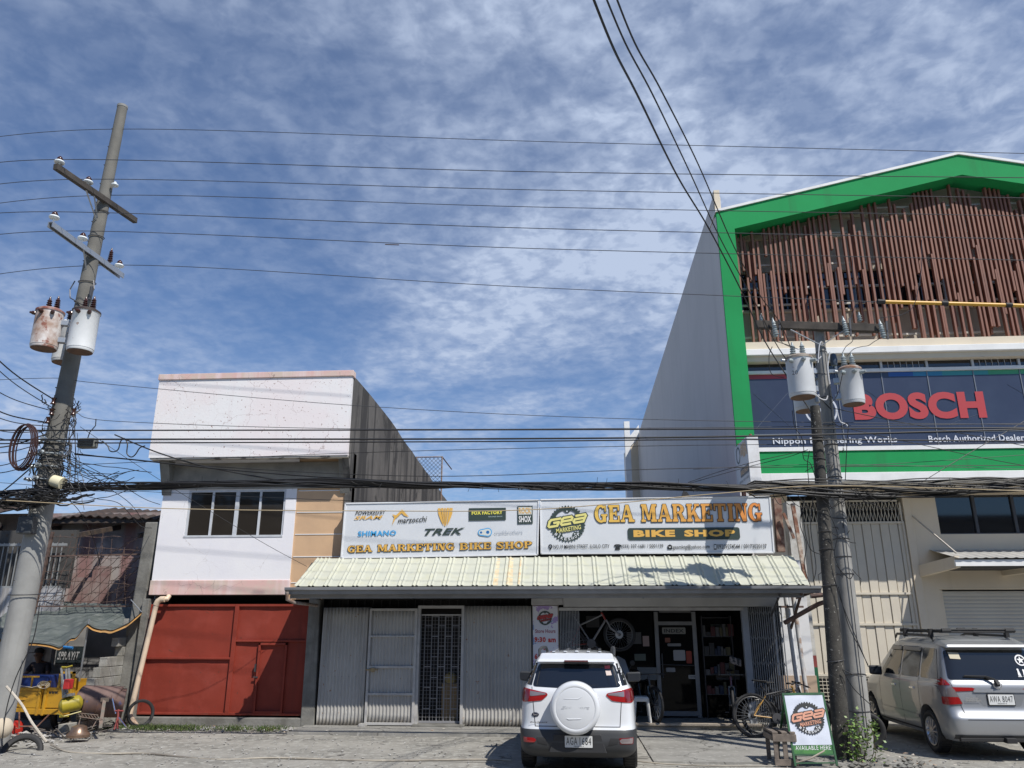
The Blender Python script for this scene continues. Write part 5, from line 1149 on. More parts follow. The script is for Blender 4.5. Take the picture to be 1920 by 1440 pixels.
# yellow guard pipe on the seventh line
yg = thing('line_guard', 'yellow insulating guard tube with black joints clipped on the overhead line at the right edge', 'guard tube', at(1650, 566, I[4].y - .02))
yy = I[4].y - .02
MB().tube([at(1655, 566, yy), at(1775, 569, yy), at(1900, 572.5, yy), at(2060, 578, yy)], .038, 10).build('tube', plain('yellow plastic', (.62, .34, .04), .4), yg, smooth=True)
mb = MB()
for x_, y_, l in ((1645, 565.5, 14), (1765, 568.5, 12), (1885, 572, 12)): mb.tube([at(x_, y_, yy), at(x_ + l, y_ + .4, yy)], .052, 8)
mb.build('joints', black, yg)
# three twisted lines coming from over the street
src = [((1098, -40), 5.0), ((1122, -40), 5.0), ((1142, -40), 5.0)]
mids = [[(1150, 90, 5.9), (1196, 180, 7.0), (1270, 330, 9.3), (1330, 430, 11.2), (1390, 545, 13.2), (1440, 650, 14.0), (1540, 800, 14.1)],
        [(1172, 80, 5.9), (1225, 180, 7.0), (1292, 320, 9.3), (1352, 450, 11.4), (1412, 560, 13.2), (1470, 668, 13.9), (1560, 770, 14.1)],
        [(1190, 80, 5.9), (1240, 170, 7.0), (1310, 310, 9.3), (1375, 460, 11.6), (1426, 555, 13.2), (1465, 610, 13.9), (1500, 700, 14.1)]]
labs = ['leftmost thick twisted line coming down from the top edge to the right crossarm', 'middle line of the three coming down from the top edge to the right crossarm', 'rightmost line of the three coming down from the top edge to the right crossarm']
for (s_, y0), md, lab, r in zip(src, mids, labs, (.012, .009, .009)):
    cable(lab, [at(*s_, y0)] + [at(a, b, c) for a, b, c in md], r, cablem, group='lines coming from over the street', seg=8)
# middle height cables
mid_lines = [
 ('thin pale line crossing the pale building parapet from the tall left pole', [(-80, 716, 14), (100, 709, 14), (190, 719, 14), (660, 760, 14), (1200, 786, 14), (2000, 797, 14)], .006, wirem),
 ('thin grey line leaving a white clamp on the tall left pole below the transformers', [(145, 775, 14), (220, 790, 14), (660, 804, 14), (1300, 802, 14), (2000, 793, 14)], .006, wirem),
 ('straight black cable just above the pair of thick black cables', [(-80, 806, 13.6), (130, 807, 13.6), (900, 806, 13.6), (1500, 804, 13.6), (2000, 802, 13.6)], .014, cablem),
 ('upper thick black cable of the close horizontal pair', [(-80, 827, 13.5), (130, 824, 13.5), (900, 823, 13.5), (1400, 818, 13.5), (2000, 803, 13.5)], .017, cablem),
 ('lower black cable of the close horizontal pair', [(-80, 833, 13.8), (130, 831, 13.8), (900, 828, 13.8), (1400, 824, 13.8), (2000, 828, 13.8)], .013, cablem),
 ('thin cable rising slightly to the right below the thick pair', [(140, 872, 14.1), (700, 848, 14.1), (1300, 835, 14.1), (2000, 830, 14.1)], .006, cablem),
 ('thin sagging cable just above the dark cable bundle', [(140, 850, 14.2), (360, 872, 14.2), (800, 893, 14.2), (1300, 878, 14.2), (2000, 872, 14.2)], .007, cablem),
 ('thin wire crossing the tan wall just under the cable bundle', [(0, 905, 14.4), (200, 918, 14.4), (700, 940, 14.4), (1050, 938, 14.4), (1400, 930, 14.4)], .005, cablem),
 ('loose drop wire running down from the left cables to the awning corner', [(150, 800, 14.0), (300, 900, 14.8), (480, 1010, 15.7), (575, 1062, 16.6)], .005, cablem),
 ('black cable branching down from the left pole into the bundle', [(215, 815, 14.0), (300, 850, 14.0), (400, 878, 14.0), (560, 905, 13.9), (700, 912, 13.9)], .013, cablem),
 ('black cable dipping from the left pole clamps towards the bundle', [(140, 852, 13.9), (250, 862, 13.9), (420, 880, 13.9), (640, 897, 13.9), (900, 910, 13.9)], .014, cablem),
 ('drop wire climbing from the bundle to the right pole upper left', [(1290, 905, 14.0), (1350, 884, 14.0), (1430, 862, 14.0), (1510, 845, 14.0)], .006, cablem),
 ('lower drop wire from the bundle towards the black pole', [(1280, 910, 14.2), (1400, 876, 14.2), (1480, 856, 14.2), (1515, 843, 14.1)], .006, cablem),
 ('thin cable descending from the grey pole across the blue banner to the right edge', [(1560, 765, 14.2), (1680, 790, 14.6), (1800, 812, 15.2), (1990, 850, 16)], .008, cablem),
 ('lower thin cable from the grey pole to the right edge over the green band', [(1575, 800, 14.2), (1700, 828, 14.6), (1850, 860, 15.2), (1990, 885, 16)], .007, cablem),
 ('diagonal wire rising from the bundle to the right edge across the green band', [(1715, 912, 14.2), (1820, 848, 14.6), (1920, 790, 15), (1990, 745, 15.2)], .007, cablem),
 ('pale thin wire crossing the green band near its middle', [(1560, 874, 14.0), (1700, 868, 14), (1990, 848, 14)], .005, wirem),
 ('lower pale thin wire crossing the green band', [(1300, 880, 14.1), (1560, 871, 14.1), (1990, 882, 14.1)], .005, wirem)]
for lab, pts, r, m in mid_lines: cable(lab, [at(a, b, c) for a, b, c in pts], r, m, group='cables strung along the street', seg=9)
cable('single yellowish cord strung below the dark cable bundle across the signs', [at(a, b, c) for a, b, c in ((-60, 934, 13.3), (300, 953, 13.3), (700, 958, 13.3), (1010, 955, 13.3), (1340, 926, 13.3), (1560, 911, 13.3), (1990, 923, 13.3))], .008, plain('straw cord', (.42, .33, .2), .8), name='cord', cat='cord', seg=9)
# heavy bundle, strands twisted together
mb = MB(); bpts = [(-90, 935), (60, 920), (130, 913), (330, 910), (600, 905), (830, 909), (1000, 912), (1200, 912), (1400, 916), (1560, 917), (1760, 915), (2000, 905)]
r5 = random.Random(5)
for k in range(19):
    pts = []; ph = r5.uniform(0, 6.28); am = r5.uniform(.02, .075); fq = r5.uniform(.5, 1.4)
    B3 = [at(a, b, 13.75) for a, b in bpts]
    for i in range(len(B3) - 1):
        for s_ in range(10):
            p = B3[i].lerp(B3[i + 1], s_ / 10); x = p.x
            loose = 1.0 + 1.2 * max(0, noise.noise(V(x * .25, k * 1.7, 0))) + (1.6 if x > 3.2 else .0)
            pts.append(p + V(0, math.cos(ph + x * fq) * am, math.sin(ph + x * fq) * am * .8 * loose + .05 * noise.noise(V(x * .6, k, 2))))
    mb.tube(pts, r5.choice([.008, .011, .014, .018]), 5)
for k in range(46):   # small dangling loops
    c = B3[0].lerp(B3[-1], r5.random()); a_, b_ = bpts[0], bpts[-1]
    i = r5.randrange(len(B3) - 1); c = B3[i].lerp(B3[i + 1], r5.random()); L_ = r5.uniform(.15, .6); d_ = r5.uniform(.03, .11)
    mb.tube([c + V(L_ * (t / 8 - .5), -.06, .03 - d_ * 4 * (t / 8) * (1 - t / 8)) for t in range(9)], .006, 4)
for k in range(60):
    i = r5.randrange(len(B3) - 1); c = B3[i].lerp(B3[i + 1], r5.random()); c += V(0, -.08, 0); mb.tube([c, c + V(r5.uniform(-.05, .05), -.02, r5.uniform(-.14, .16))], .004, 3)
tag(mb.build('cable_bundle', cablem, smooth=True), 'heavy twisted bundle of black communication cables spanning the whole street front', 'cable bundle')
# knot of leads and loops at the left pole
kn = MB(); r6 = random.Random(9)
def wig(p, q, sagx, r, amp=.05, n=10):
    pts = []
    for i in range(n + 1): t = i / n; pts.append(p.lerp(q, t) + V(r6.uniform(-amp, amp), r6.uniform(-amp, amp), -sagx * 4 * t * (1 - t) + r6.uniform(-amp, amp)))
    kn.tube(pts, r, 4, False)
for k in range(64):
    z = 4.35 + r6.random() ** 1.2 * 2.0; a = r6.uniform(0, 6.28); b = a + r6.uniform(-1.8, 1.8); z2 = z + r6.uniform(-.9, .5); r_ = .24 + r6.uniform(0, .12)
    c = lp(z); c2 = lp(max(4.3, z2)); wig(c + V(math.cos(a) * r_, math.sin(a) * r_, 0), c2 + V(math.cos(b) * r_, math.sin(b) * r_ - .04, 0), r6.uniform(0, .2), r6.choice([.006, .008, .011]), .03)
for k in range(24):
    p = at(r6.uniform(60, 120), r6.uniform(840, 925), 13.65); q = at(r6.uniform(110, 330), r6.uniform(870, 930), 13.75); wig(p, q, r6.uniform(.02, .25), .007, .02)
for k in range(14):
    p = at(r6.uniform(120, 145), r6.uniform(800, 860), 13.7); q = p + V(r6.uniform(.05, .5), -.05, -r6.uniform(.3, 1.1)); wig(p, q, .1, .006, .02)
for k in range(60):
    x_ = r6.uniform(-60, 100); p = at(x_, 927 - x_ * .1 + r6.uniform(-4, 18), 13.5 + r6.uniform(-.2, .3)); q = p + V(r6.uniform(.3, 1.3), r6.uniform(-.1, .1), r6.uniform(-.03, .10)); wig(p, q, r6.uniform(-.03, .12), r6.choice([.009, .014, .018]), .025)
tag(kn.build('cable_tangle', cablem), 'dense tangle of black leads and loops wrapped round the tall left pole', 'cable tangle')
mb = MB()
for z in (4.7, 4.95, 5.2, 5.45): 
    c = lp(z); 
    for a in (-2.6, -.5, -1.6): p = c + V(math.cos(a) * .25, math.sin(a) * .25, 0); mb.lathe(p, (math.cos(a), math.sin(a), .1), [(0, .03), (.06, .045), (.08, .03), (.14, .03)], 8)
    mb.tube([c + V(math.cos(t) * .235, math.sin(t) * .235, 0) for t in [i * math.pi / 10 for i in range(20)]], .02, 4, closed=True)
mb.build('cable_clamps', plain('zinc clamps', (.4, .44, .46), .4, .5), P1)
for (x_, y_) in ((100, 752), (97, 772), (90, 788), (138, 772)): 
    p = at(x_, y_, 13.8); MB().lathe(p, (0, 0, 1), [(-.06, .05), (-.02, .03), (.02, .03), (.06, .05)], 10).build('spool_insulator', brownp, P1, smooth=True)
# fans of wires going up left out of frame, one thing each
fan = [((-60, 620), (102, 750)), ((-60, 640), (104, 768)), ((-60, 700), (96, 770)), ((-60, 742), (88, 792)), ((-60, 760), (98, 800)), ((-60, 792), (90, 808)), ((-60, 842), (92, 812)), ((-60, 850), (95, 826)), ((-60, 885), (70, 868)), ((-60, 960), (75, 862)), ((-60, 800), (85, 830)), ((-60, 880), (90, 842))]
fl = ['highest', 'second', 'third', 'fourth', 'fifth', 'sixth', 'seventh', 'eighth', 'ninth', 'lowest steep', 'tenth', 'eleventh']
order = sorted(range(len(fan)), key=lambda i: fan[i][0][1])
names_ = ['highest', 'second highest', 'third highest', 'fourth', 'fifth', 'sixth', 'seventh', 'fifth lowest', 'fourth lowest', 'third lowest', 'second lowest', 'lowest']
for rank, i in enumerate(order):
    a, b = fan[i]; p = at(*a, 12.0 + i * .15); q = at(*b, 13.8)
    cable('%s black service wire leaving the tall left pole through the left edge' % names_[rank], [p, p.lerp(q, .5) - V(0, 0, .1), q], .009 if i % 3 else .013, cablem, group='service wires fanning out at the left edge', seg=8)
# coil, splice box
cx_ = at(44, 838, 13.3); mb = MB()
for k in range(7): mb.tube([cx_ + V((.20 + .012 * (k % 3)) * math.cos(t), .03 * (k - 3), (.40 + .014 * (k % 4)) * math.sin(t)) for t in [i * math.pi / 14 for i in range(28)]], .012, 5, closed=True)
tag(mb.build('cable_coil', plain('reddish black cable', (.045, .02, .018), .5), smooth=True), 'hanging oval coil of reddish black cable beside the tall left pole', 'cable coil')
c = at(166, 831, 13.7)
sbx = thing('splice_box', 'grey cable splice box hanging right of the tall left pole', 'splice box', c)
MB().box(c.x - .18, c.x + .16, 13.62, 13.78, c.z - .10, c.z + .09).build('case', plain('grey case', (.16, .165, .15), .6), sbx, bevel=.03)
mb = MB()
for i in range(5): mb.box(c.x - .17, c.x + .15, 13.605, 13.62, c.z - .08 + i * .033, c.z - .07 + i * .033)
mb.tube([c + V(.16, -.05, 0), c + V(.3, -.05, -.01)], .02, 6); mb.tube([c + V(0, -.05, .08), c + V(.02, -.05, .2), c + V(.08, 0, .34), at(180, 786, 13.9)], .010, 5); mb.build('ribs', cablem, sbx)
cable('wavy black lead looping from the splice box below the thick cables', [at(a, b, 13.7) for a, b in ((192, 827), (202, 836), (206, 845), (214, 847), (222, 842), (226, 828), (233, 822), (239, 832), (238, 850), (246, 857), (254, 852), (262, 840), (272, 836))], .012, cablem, name='cable_lead', seg=4)
cable('thin black wire hanging down the right side of the tall left pole', [at(a, b, 13.7) for a, b in ((142, 770), (140, 800), (142, 860), (140, 905))], .009, cablem, name='cable_lead', seg=6)
cable('black line running in front of the tall left pole down to the ground', [at(a, b, 13.4) for a, b in ((75, 1130), (62, 1200), (30, 1270), (12, 1330), (4, 1390))], .009, cablem, name='cable_lead', seg=6)
for i, (pts, lab) in enumerate((
   (((130, 855), (220, 905), (270, 935), (300, 946)), 'upper drop wire slanting down right beside the workshop roof'),
   (((125, 860), (160, 880), (200, 912), (245, 945), (270, 980)), 'middle drop wire slanting down right over the workshop roof'),
   (((120, 930), (150, 960), (175, 1010), (188, 1060)), 'steep drop wire falling in front of the workshop wall'),
   (((140, 925), (180, 935), (225, 945), (262, 985), (285, 990)), 'drop wire curling down to the corner of the pale building'))):
    cable(lab, [at(a, b, 14.2 + .8 * k) for k, (a, b) in enumerate(pts)], .007, cablem, name='drop_wire', seg=7)
# leads round the right poles
mb = MB(); r7 = random.Random(4)
def lead(pts, r=.007, y=13.72): mb.tube([at(a, b, y + .0 * i) for i, (a, b) in enumerate(pts)], r, 4, False)
def smooth(pts, k=6):
    o = []
    for i in range(len(pts) - 1):
        a, b, c, d = [Vector(pts[max(0, min(len(pts) - 1, j))]) for j in (i - 1, i, i + 1, i + 2)]
        for s_ in range(k): t = s_ / k; o.append(tuple(.5 * ((2 * b) + (c - a) * t + (2 * a - 5 * b + 4 * c - d) * t * t + (3 * b - a - 3 * c + d) * t ** 3)))
    return o + [pts[-1]]
for pts in ([(1486, 770), (1490, 800), (1503, 820), (1508, 850)], [(1505, 848), (1508, 862), (1520, 870), (1530, 900)], [(1518, 845), (1514, 870), (1516, 900), (1518, 930)], [(1560, 790), (1575, 800), (1590, 795), (1588, 830), (1585, 900)], [(1430, 600), (1436, 622), (1440, 640)],
            [(1540, 935), (1560, 950), (1590, 935), (1620, 925)], [(1553, 960), (1570, 1000), (1565, 1040), (1580, 1080)], [(1560, 1000), (1590, 1015), (1605, 1018)], [(1568, 1060), (1592, 1085), (1600, 1075)], [(1565, 1085), (1575, 1120), (1590, 1160), (1605, 1195), (1626, 1245), (1628, 1250)],
            [(1572, 1100), (1590, 1170), (1612, 1215), (1628, 1248)], [(1580, 1255), (1600, 1265), (1618, 1268)], [(1580, 1256), (1600, 1290), (1633, 1322)], [(1455, 640), (1480, 648), (1497, 655)], [(1580, 700), (1570, 740), (1555, 758)], [(1505, 950), (1510, 1000), (1520, 1030), (1540, 1040)],
            [(1510, 930), (1500, 980), (1512, 1020), (1508, 1060), (1520, 1100)], [(1525, 930), (1520, 990), (1530, 1060), (1525, 1090)], [(1448, 650), (1442, 668), (1446, 700), (1470, 708)]): lead(smooth(pts))
for k in range(26):
    z = r7.uniform(2.9, 5.3); a = r7.uniform(2.6, 5.8); c = rp(z); p = c + V(math.cos(a) * .16 - .1, math.sin(a) * .16, 0); q = p + V(r7.uniform(-.25, .2), r7.uniform(-.05, .05), r7.uniform(-.4, .4))
    m_ = p.lerp(q, .5) + V(r7.uniform(-.12, .12), -.05, r7.uniform(-.1, .1)); mb.tube([p, m_, q], .006, 4, False)
for k in range(14):
    x_ = r7.uniform(1440, 1640); p = at(x_, 915, 13.7); q = at(x_ + r7.uniform(20, 90), 915 + r7.uniform(5, 45), 13.7); mb.tube([p.lerp(q, t / 6) + V(0, 0, -.12 * 4 * (t / 6) * (1 - t / 6)) for t in range(7)], .006, 4, False)
tag(mb.build('cable_tangle', cablem), 'loose black leads and loops hanging round the two right poles', 'cable tangle')
for pts, lab in (([(1515, 668), (1530, 676), (1540, 668)], 'at the top of the left hand grey transformer'), ([(1520, 727), (1535, 745), (1548, 750), (1552, 742)], 'looping below the left hand grey transformer'), ([(1569, 770), (1575, 790), (1585, 795), (1590, 800)], 'curling over the blue banner right of the grey pole'), ([(1556, 660), (1552, 690), (1556, 720)], 'on the face of the grey pole between its transformers'), ([(1540, 640), (1536, 650), (1534, 680)], 'at the neck of the grey pole under its crossarm')):
    tag(MB().tube([at(a, b, 13.85) for a, b in smooth(pts)], .011, 5, False).build('white_lead', plain('white lead', (.6, .6, .6), .5)), 'short white insulated lead ' + lab, 'cable', 'white leads on the grey pole')
for pts, lab in (([(1604, 622), (1598, 640), (1586, 650), (1578, 665)], 'from the middle fuse down to the grey pole'), ([(1655, 632), (1640, 640), (1628, 648), (1615, 650), (1600, 655), (1588, 668)], 'wavering from the right end fuse to the right hand transformer'), ([(1460, 635), (1470, 645), (1486, 652)], 'from the left fuse to the left hand transformer'), ([(1598, 482), (1600, 520), (1605, 560), (1595, 600)], 'dropping from the sixth overhead line before the slats'), ([(1728, 450), (1728, 500), (1722, 540), (1712, 575), (1690, 590), (1650, 596)], 'curving from the fifth overhead line to the crossarm right end')):
    tag(MB().tube([at(a, b, 13.95) for a, b in smooth(pts)], .006, 4, False).build('jumper_wire', wirem), 'thin jumper wire ' + lab, 'cable', 'jumper wires at the right crossarm')
# projecting light box of the shop
pxs = 3.84
ps = thing('projecting_sign', 'white double sided light box standing out over the right end of the bike shop roof', 'sign', (pxs, 16.8, 4.9))
zb, zt2 = 4.90, 5.88
MB().box(pxs, pxs + .24, 16.2, 17.45, zb, zt2).build('box', mat('light box white', (.74, .75, .76), (.64, .64, .64), 3), ps, bevel=.01)
FS = Fr((pxs, 17.45, zb), (0, -1, 0)); Ls = 1.28
poly(FS, [(.02, .02), (1.23, .02), (1.23, .96), (.02, .96)], .003).build('panel', plain('panel grey white', (.5, .51, .53), .5), ps, fix=False)
ringm(FS, .36, .74, .19, .15, .008, 24).build('emblem', inkgreen, ps, fix=False)
text_mb('GEA', FS, .6, 1.22, .60, .92, .008, .08).build('lettering', plain('dull amber ink', (.55, .40, .25)), ps, fix=False)
poly(FS, rrect(.45, 1.25, .22, .4, .03), .008).build('name_plate', plain('dark plate', (.12, .13, .14)), ps, fix=False)
text_mb('BIKE SHOP', FS, .5, 1.2, .26, .36, .011, .04).build('lettering', plain('dull amber ink', (.55, .40, .25)), ps, fix=False)
text_mb('(033) 337-1681', FS, .3, 1.2, .10, .16, .008).build('lettering', ink, ps, fix=False)
mb = MB().tube([V(pxs + .1, 16.25, zt2), V(pxs + .1, 16.25, zt2 + .05)], .03, 8); mb.tube([V(pxs + .1, 17.4, zt2), V(pxs + .1, 17.4, zt2 + .1)], .03, 8); mb.beam(V(pxs + .12, 17.3, zb), V(pxs + .12, 17.38, 4.3), .04, .04); mb.beam(V(pxs + .12, 17.42, zt2 - .1), V(pxs + .12, 17.6, 4.3), .04, .04); mb.build('mounting', mat('red rust steel', (.2, .07, .05), (.3, .12, .08), 6), ps)
# rusty uprights and pipes at the right end of the shop
rust = mat('flaking rust', (.22, .10, .06), (.50, .42, .34), 5, .45, .6, .85, bump=.003, c3=(.12, .06, .045), s3=9)
def post(lab, a, b, y, w_, m, name='steel_post', cat='post'):
    return tag(MB().beam(at(*a, y), at(*b, y), w_, w_).build(name, m, bevel=.004), lab, cat)
post('flaking rusty steel post rising beside the right end of the bike shop sign', (1486, 944), (1512, 1100), 16.9, .075, rust)
post('short rusty strut slanting left of the flaking post', (1469, 962), (1489, 1010), 17.2, .055, rust, 'steel_strut', 'strut')
post('dark rusty column directly behind the right edge of the bike shop sign', (1456, 935), (1464, 1035), 17.4, .16, mat('dark red rust', (.14, .06, .04), (.28, .2, .15), 7, bump=.003))
pp = thing('rust_pipe_post', 'white and rust streaked thin steel post below the awning corner', 'post', at(1512, 1400, 17.0))
MB().tube([at(1487, 1117, 17.0), at(1512, 1300, 17.0), at(1514, 1335, 17.0)], .045, 10).build('post_shaft', mat('white flaking post', (.55, .54, .52), (.3, .2, .14), 4, .5, .6, .8), pp, smooth=True)
tag(MB().tube([at(1473, 1115, 17.2), at(1498, 1300, 17.2), at(1502, 1345, 17.2)], .055, 12).build('water_pipe', plain('white plastic pipe', (.66, .67, .68), .4), smooth=True), 'white plastic downpipe in front of the white and beige wall', 'pipe')
mb = MB().tube([V(4.75, 16.0, 2.60), V(4.98, 15.95, 2.62), V(5.02, 15.95, 2.5), V(4.9, 16.1, 2.45), V(4.35, 16.6, 2.1)], .045, 8); mb.beam(V(4.35, 17.1, 2.42), V(4.9, 17.1, 2.42), .04, .04); mb.beam(V(4.62, 16.1, 2.7), V(4.62, 17.3, 1.9), .04, .04); mb.beam(V(4.8, 16.05, 2.68), V(4.8, 17.2, 2.6), .05, .05)
tag(mb.build('awning_strut', mat('brown rusty pipe', (.09, .055, .045), (.16, .1, .08), 8), smooth=False), 'rusty brown pipe elbow and braces under the right awning corner', 'bracket')
cp = thing('painted_column', 'narrow concrete column painted white, red and green with peeling paint beside the beige gate', 'column', at(1520, 1350, 18.2))
for nm, (a, b), (c_, d), cc in (('upper_paint', (1500, 1118), (1526, 1229), 0, mat('peeling white column', (.55, .54, .5), (.36, .34, .3), 5)), ('red_band', (1526, 1229), (1530, 1251), 0, plain('dull red paint', (.22, .05, .045), .8)), ('green_base', (1530, 1251), (1546, 1350), 0, plain('dark green paint', (.015, .10, .05), .8))) if False else ():
    pass
def colseg(name, y0, y1, m):
    x0 = at(1508, y0, 18.2); x1 = at(1508, y1, 18.2); cx0 = 5.08; MB().box(cx0, cx0 + .30, 18.2, 18.5, x1.z, x0.z).build(name, m, cp)
colseg('upper_paint', 940, 1229, mat('peeling white column', (.55, .54, .5), (.36, .34, .3), 5, bump=.003)); colseg('red_band', 1229, 1251, plain('dull red paint', (.24, .05, .045), .8)); colseg('green_base', 1251, 1372, plain('dark green paint', (.012, .11, .05), .8))
# ------------------------------------------------------------------ vehicles
def interp(keys, z):
    for i in range(len(keys) - 1):
        if z <= keys[i + 1][0]:
            a = keys[max(i - 1, 0)]; b = keys[i]; c = keys[i + 1]; d = keys[min(i + 2, len(keys) - 1)]
            t = (z - b[0]) / max(1e-6, c[0] - b[0]); o = []
            for j in range(1, len(b)):
                m1 = (c[j] - a[j]) / max(1e-6, c[0] - a[0]) * (c[0] - b[0]); m2 = (d[j] - b[j]) / max(1e-6, d[0] - b[0]) * (c[0] - b[0])
                o.append((2 * t ** 3 - 3 * t * t + 1) * b[j] + (t ** 3 - 2 * t * t + t) * m1 + (-2 * t ** 3 + 3 * t * t) * c[j] + (t ** 3 - t * t) * m2)
            return o
    return list(keys[-1][1:])
def loft(keys, z0, z1, nz, n=96, off=0.0, capt=True, roof=None):
    # keys: (z, rear y, front y, half width, rear exponent, front exponent); plan outlines stacked upwards
    mb = MB(); rings = []
    for i in range(nz + 1):
        z = z0 + (z1 - z0) * i / nz; r, f, w_, er, ef = interp(keys, z)
        ring = []
        for j in range(n):
            t = 2 * math.pi * j / n; c, s_ = math.cos(t), math.sin(t)
            e_ = er if s_ < 0 else ef; ym = r + (f - r) * .38
            x = math.copysign(abs(c) ** (2 / e_), c) * (w_ + off); y = ym + math.copysign(abs(s_) ** (2 / e_), s_) * ((ym - r) if s_ < 0 else (f - ym))
            y += off * (-1 if s_ < -.3 else 1 if s_ > .3 else 0)
            ring.append(V(x, y, z))
        rings.append(ring)
    vs = [p for r_ in rings for p in r_]; fs = [(i * n + j, i * n + (j + 1) % n, (i + 1) * n + (j + 1) % n, (i + 1) * n + j) for i in range(nz) for j in range(n)]
    if capt and roof:            # close with a gently domed roof
        last = rings[-1]; cx = V(0, sum(p.y for p in last) / n, last[0].z); base = len(vs) - n
        for k in range(1, 7):
            s_ = 1 - (k / 6) ** 1.0 if k < 6 else 0.02
            dz = roof * (1 - s_ * s_) ; vs += [cx + (p - cx) * s_ + V(0, 0, dz) for p in last]
            b2 = len(vs) - n; fs += [(base + j, base + (j + 1) % n, b2 + (j + 1) % n, b2 + j) for j in range(n)]; base = b2
        fs.append(tuple(base + j for j in range(n)))
    else: fs.append(tuple((nz) * n + j for j in range(n)))
    fs.append(tuple(range(n - 1, -1, -1)))
    return mb.add(vs, fs)
def bvh_of(mb): return BVHTree.FromPolygons([tuple(p) for p in mb.v], mb.f)
def decal(bvh, pts, axis, off=.004, res=.035, start=None, edge=0.0):
    """a panel that follows the body: pts 2-D (x,z) seen from behind ('rear') or (y,z) seen from a side ('left'/'right') or (x,y) from 'top'"""
    xs = [p[0] for p in pts]; zs = [p[1] for p in pts]
    bm = bmesh.new(); nx = max(2, int((max(xs) - min(xs)) / res) + 1); nz = max(2, int((max(zs) - min(zs)) / res) + 1)
    g = [[bm.verts.new((min(xs) + (max(xs) - min(xs)) * i / nx, min(zs) + (max(zs) - min(zs)) * j / nz, 0)) for i in range(nx + 1)] for j in range(nz + 1)]
    for j in range(nz):
        for i in range(nx): bm.faces.new((g[j][i], g[j][i + 1], g[j + 1][i + 1], g[j + 1][i]))
    ar = sum(pts[i][0] * pts[(i + 1) % len(pts)][1] - pts[(i + 1) % len(pts)][0] * pts[i][1] for i in range(len(pts)))
    q = pts if ar > 0 else pts[::-1]
    for i in range(len(q)):
        a = V(*q[i], 0); b = V(*q[(i + 1) % len(q)], 0); d = b - a
        if d.length < 1e-5: continue
        bmesh.ops.bisect_plane(bm, geom=bm.verts[:] + bm.edges[:] + bm.faces[:], plane_co=a, plane_no=V(d.y, -d.x, 0), clear_outer=True)
    mb = MB(); bm.verts.index_update()
    for v in bm.verts:
        a, b = v.co.x, v.co.y
        if axis == 'rear': o, d = V(a, -3, b), V(0, 1, 0)
        elif axis == 'front': o, d = V(a, 9, b), V(0, -1, 0)
        elif axis == 'left': o, d = V(-3, a, b), V(1, 0, 0)
        elif axis == 'right': o, d = V(3, a, b), V(-1, 0, 0)
        else: o, d = V(a, b, 4), V(0, 0, -1)
        h = bvh.ray_cast(o, d)
        if h[0] is None:
            h2 = bvh.find_nearest(o + d * (3.1 if axis == 'rear' else 2.12)); mb.v.append(h2[0] + h2[1] * off)
        else: mb.v.append(h[0] - d * off * .6 + h[1] * (off * .4 if h[1].dot(d) < 0 else -off * .4))
    mb.f = [tuple(v.index for v in f.verts) for f in bm.faces]; bm.free()
    return mb
def dline(bvh, a, b, w_, axis, off=.003):
    a = Vector(a); b = Vector(b); d = (b - a).normalized(); nn = Vector((-d.y, d.x)) * w_ / 2
    return decal(bvh, [tuple(a - nn), tuple(b - nn), tuple(b + nn), tuple(a + nn)], axis, off, .05)
def rpoly(pts, r, n=4):          # round the corners of a polygon
    out = []
    for i in range(len(pts)):
        p = Vector(pts[i]); a = (Vector(pts[i - 1]) - p); b = (Vector(pts[(i + 1) % len(pts)]) - p); k = min(r, a.length * .45, b.length * .45)
        A = p + a.normalized() * k; B = p + b.normalized() * k
        for j in range(n + 1): t = j / n; out.append(tuple((1 - t) ** 2 * A + 2 * t * (1 - t) * p + t * t * B))
    return out
def wheel(parent, x, y, r, w_, side, rimr=.62, spokes=10):
    ty = tyre_mb(V(x, y, r), (side, 0, 0), r, r * rimr, w_)
    for k in range(44):
        a = 2 * math.pi * k / 44; c = V(x, y + math.cos(a) * r * .997, r + math.sin(a) * r * .997); m = Matrix.Translation(c) @ Matrix.Rotation(a, 4, 'X'); ty.box(-w_ * .40, w_ * .40, -.007, .006, -.013, .013, m)
    t = ty.build('wheel', black, parent, smooth=True, local=True)
    rm = MB(); xo = x + side * w_ * .36
    rm.lathe((xo, y, r), (side, 0, 0), [(-.10, r * .2), (-.10, r * rimr * .92), (0, r * rimr * .97), (.012, r * rimr), (.02, r * rimr), (.015, r * rimr * .93), (-.02, r * rimr * .86), (-.02, r * .2)], 32, False)
    for k in range(spokes):
        a = 2 * math.pi * k / spokes; d = V(0, math.cos(a), math.sin(a)); rm.beam(V(xo, y, r) + d * r * .05, V(xo - side * .004, y, r) + d * r * rimr * .95, .022 if spokes > 6 else .05, .035 if spokes > 6 else .06, (side, 0, 0))
    rm.lathe((xo - side * .01, y, r), (side, 0, 0), [(0, r * .16), (.025, r * .16), (.03, r * .1)], 16)
    rm.build('rim', plain('alloy', (.55, .56, .58), .3, .85), t, smooth=True, local=True)
    MB().lathe((x - side * .03, y, r), (side, 0, 0), [(0, r * .55), (.02, r * .55)], 24).build('brake_disc', darksteel, t, local=True)
    return t
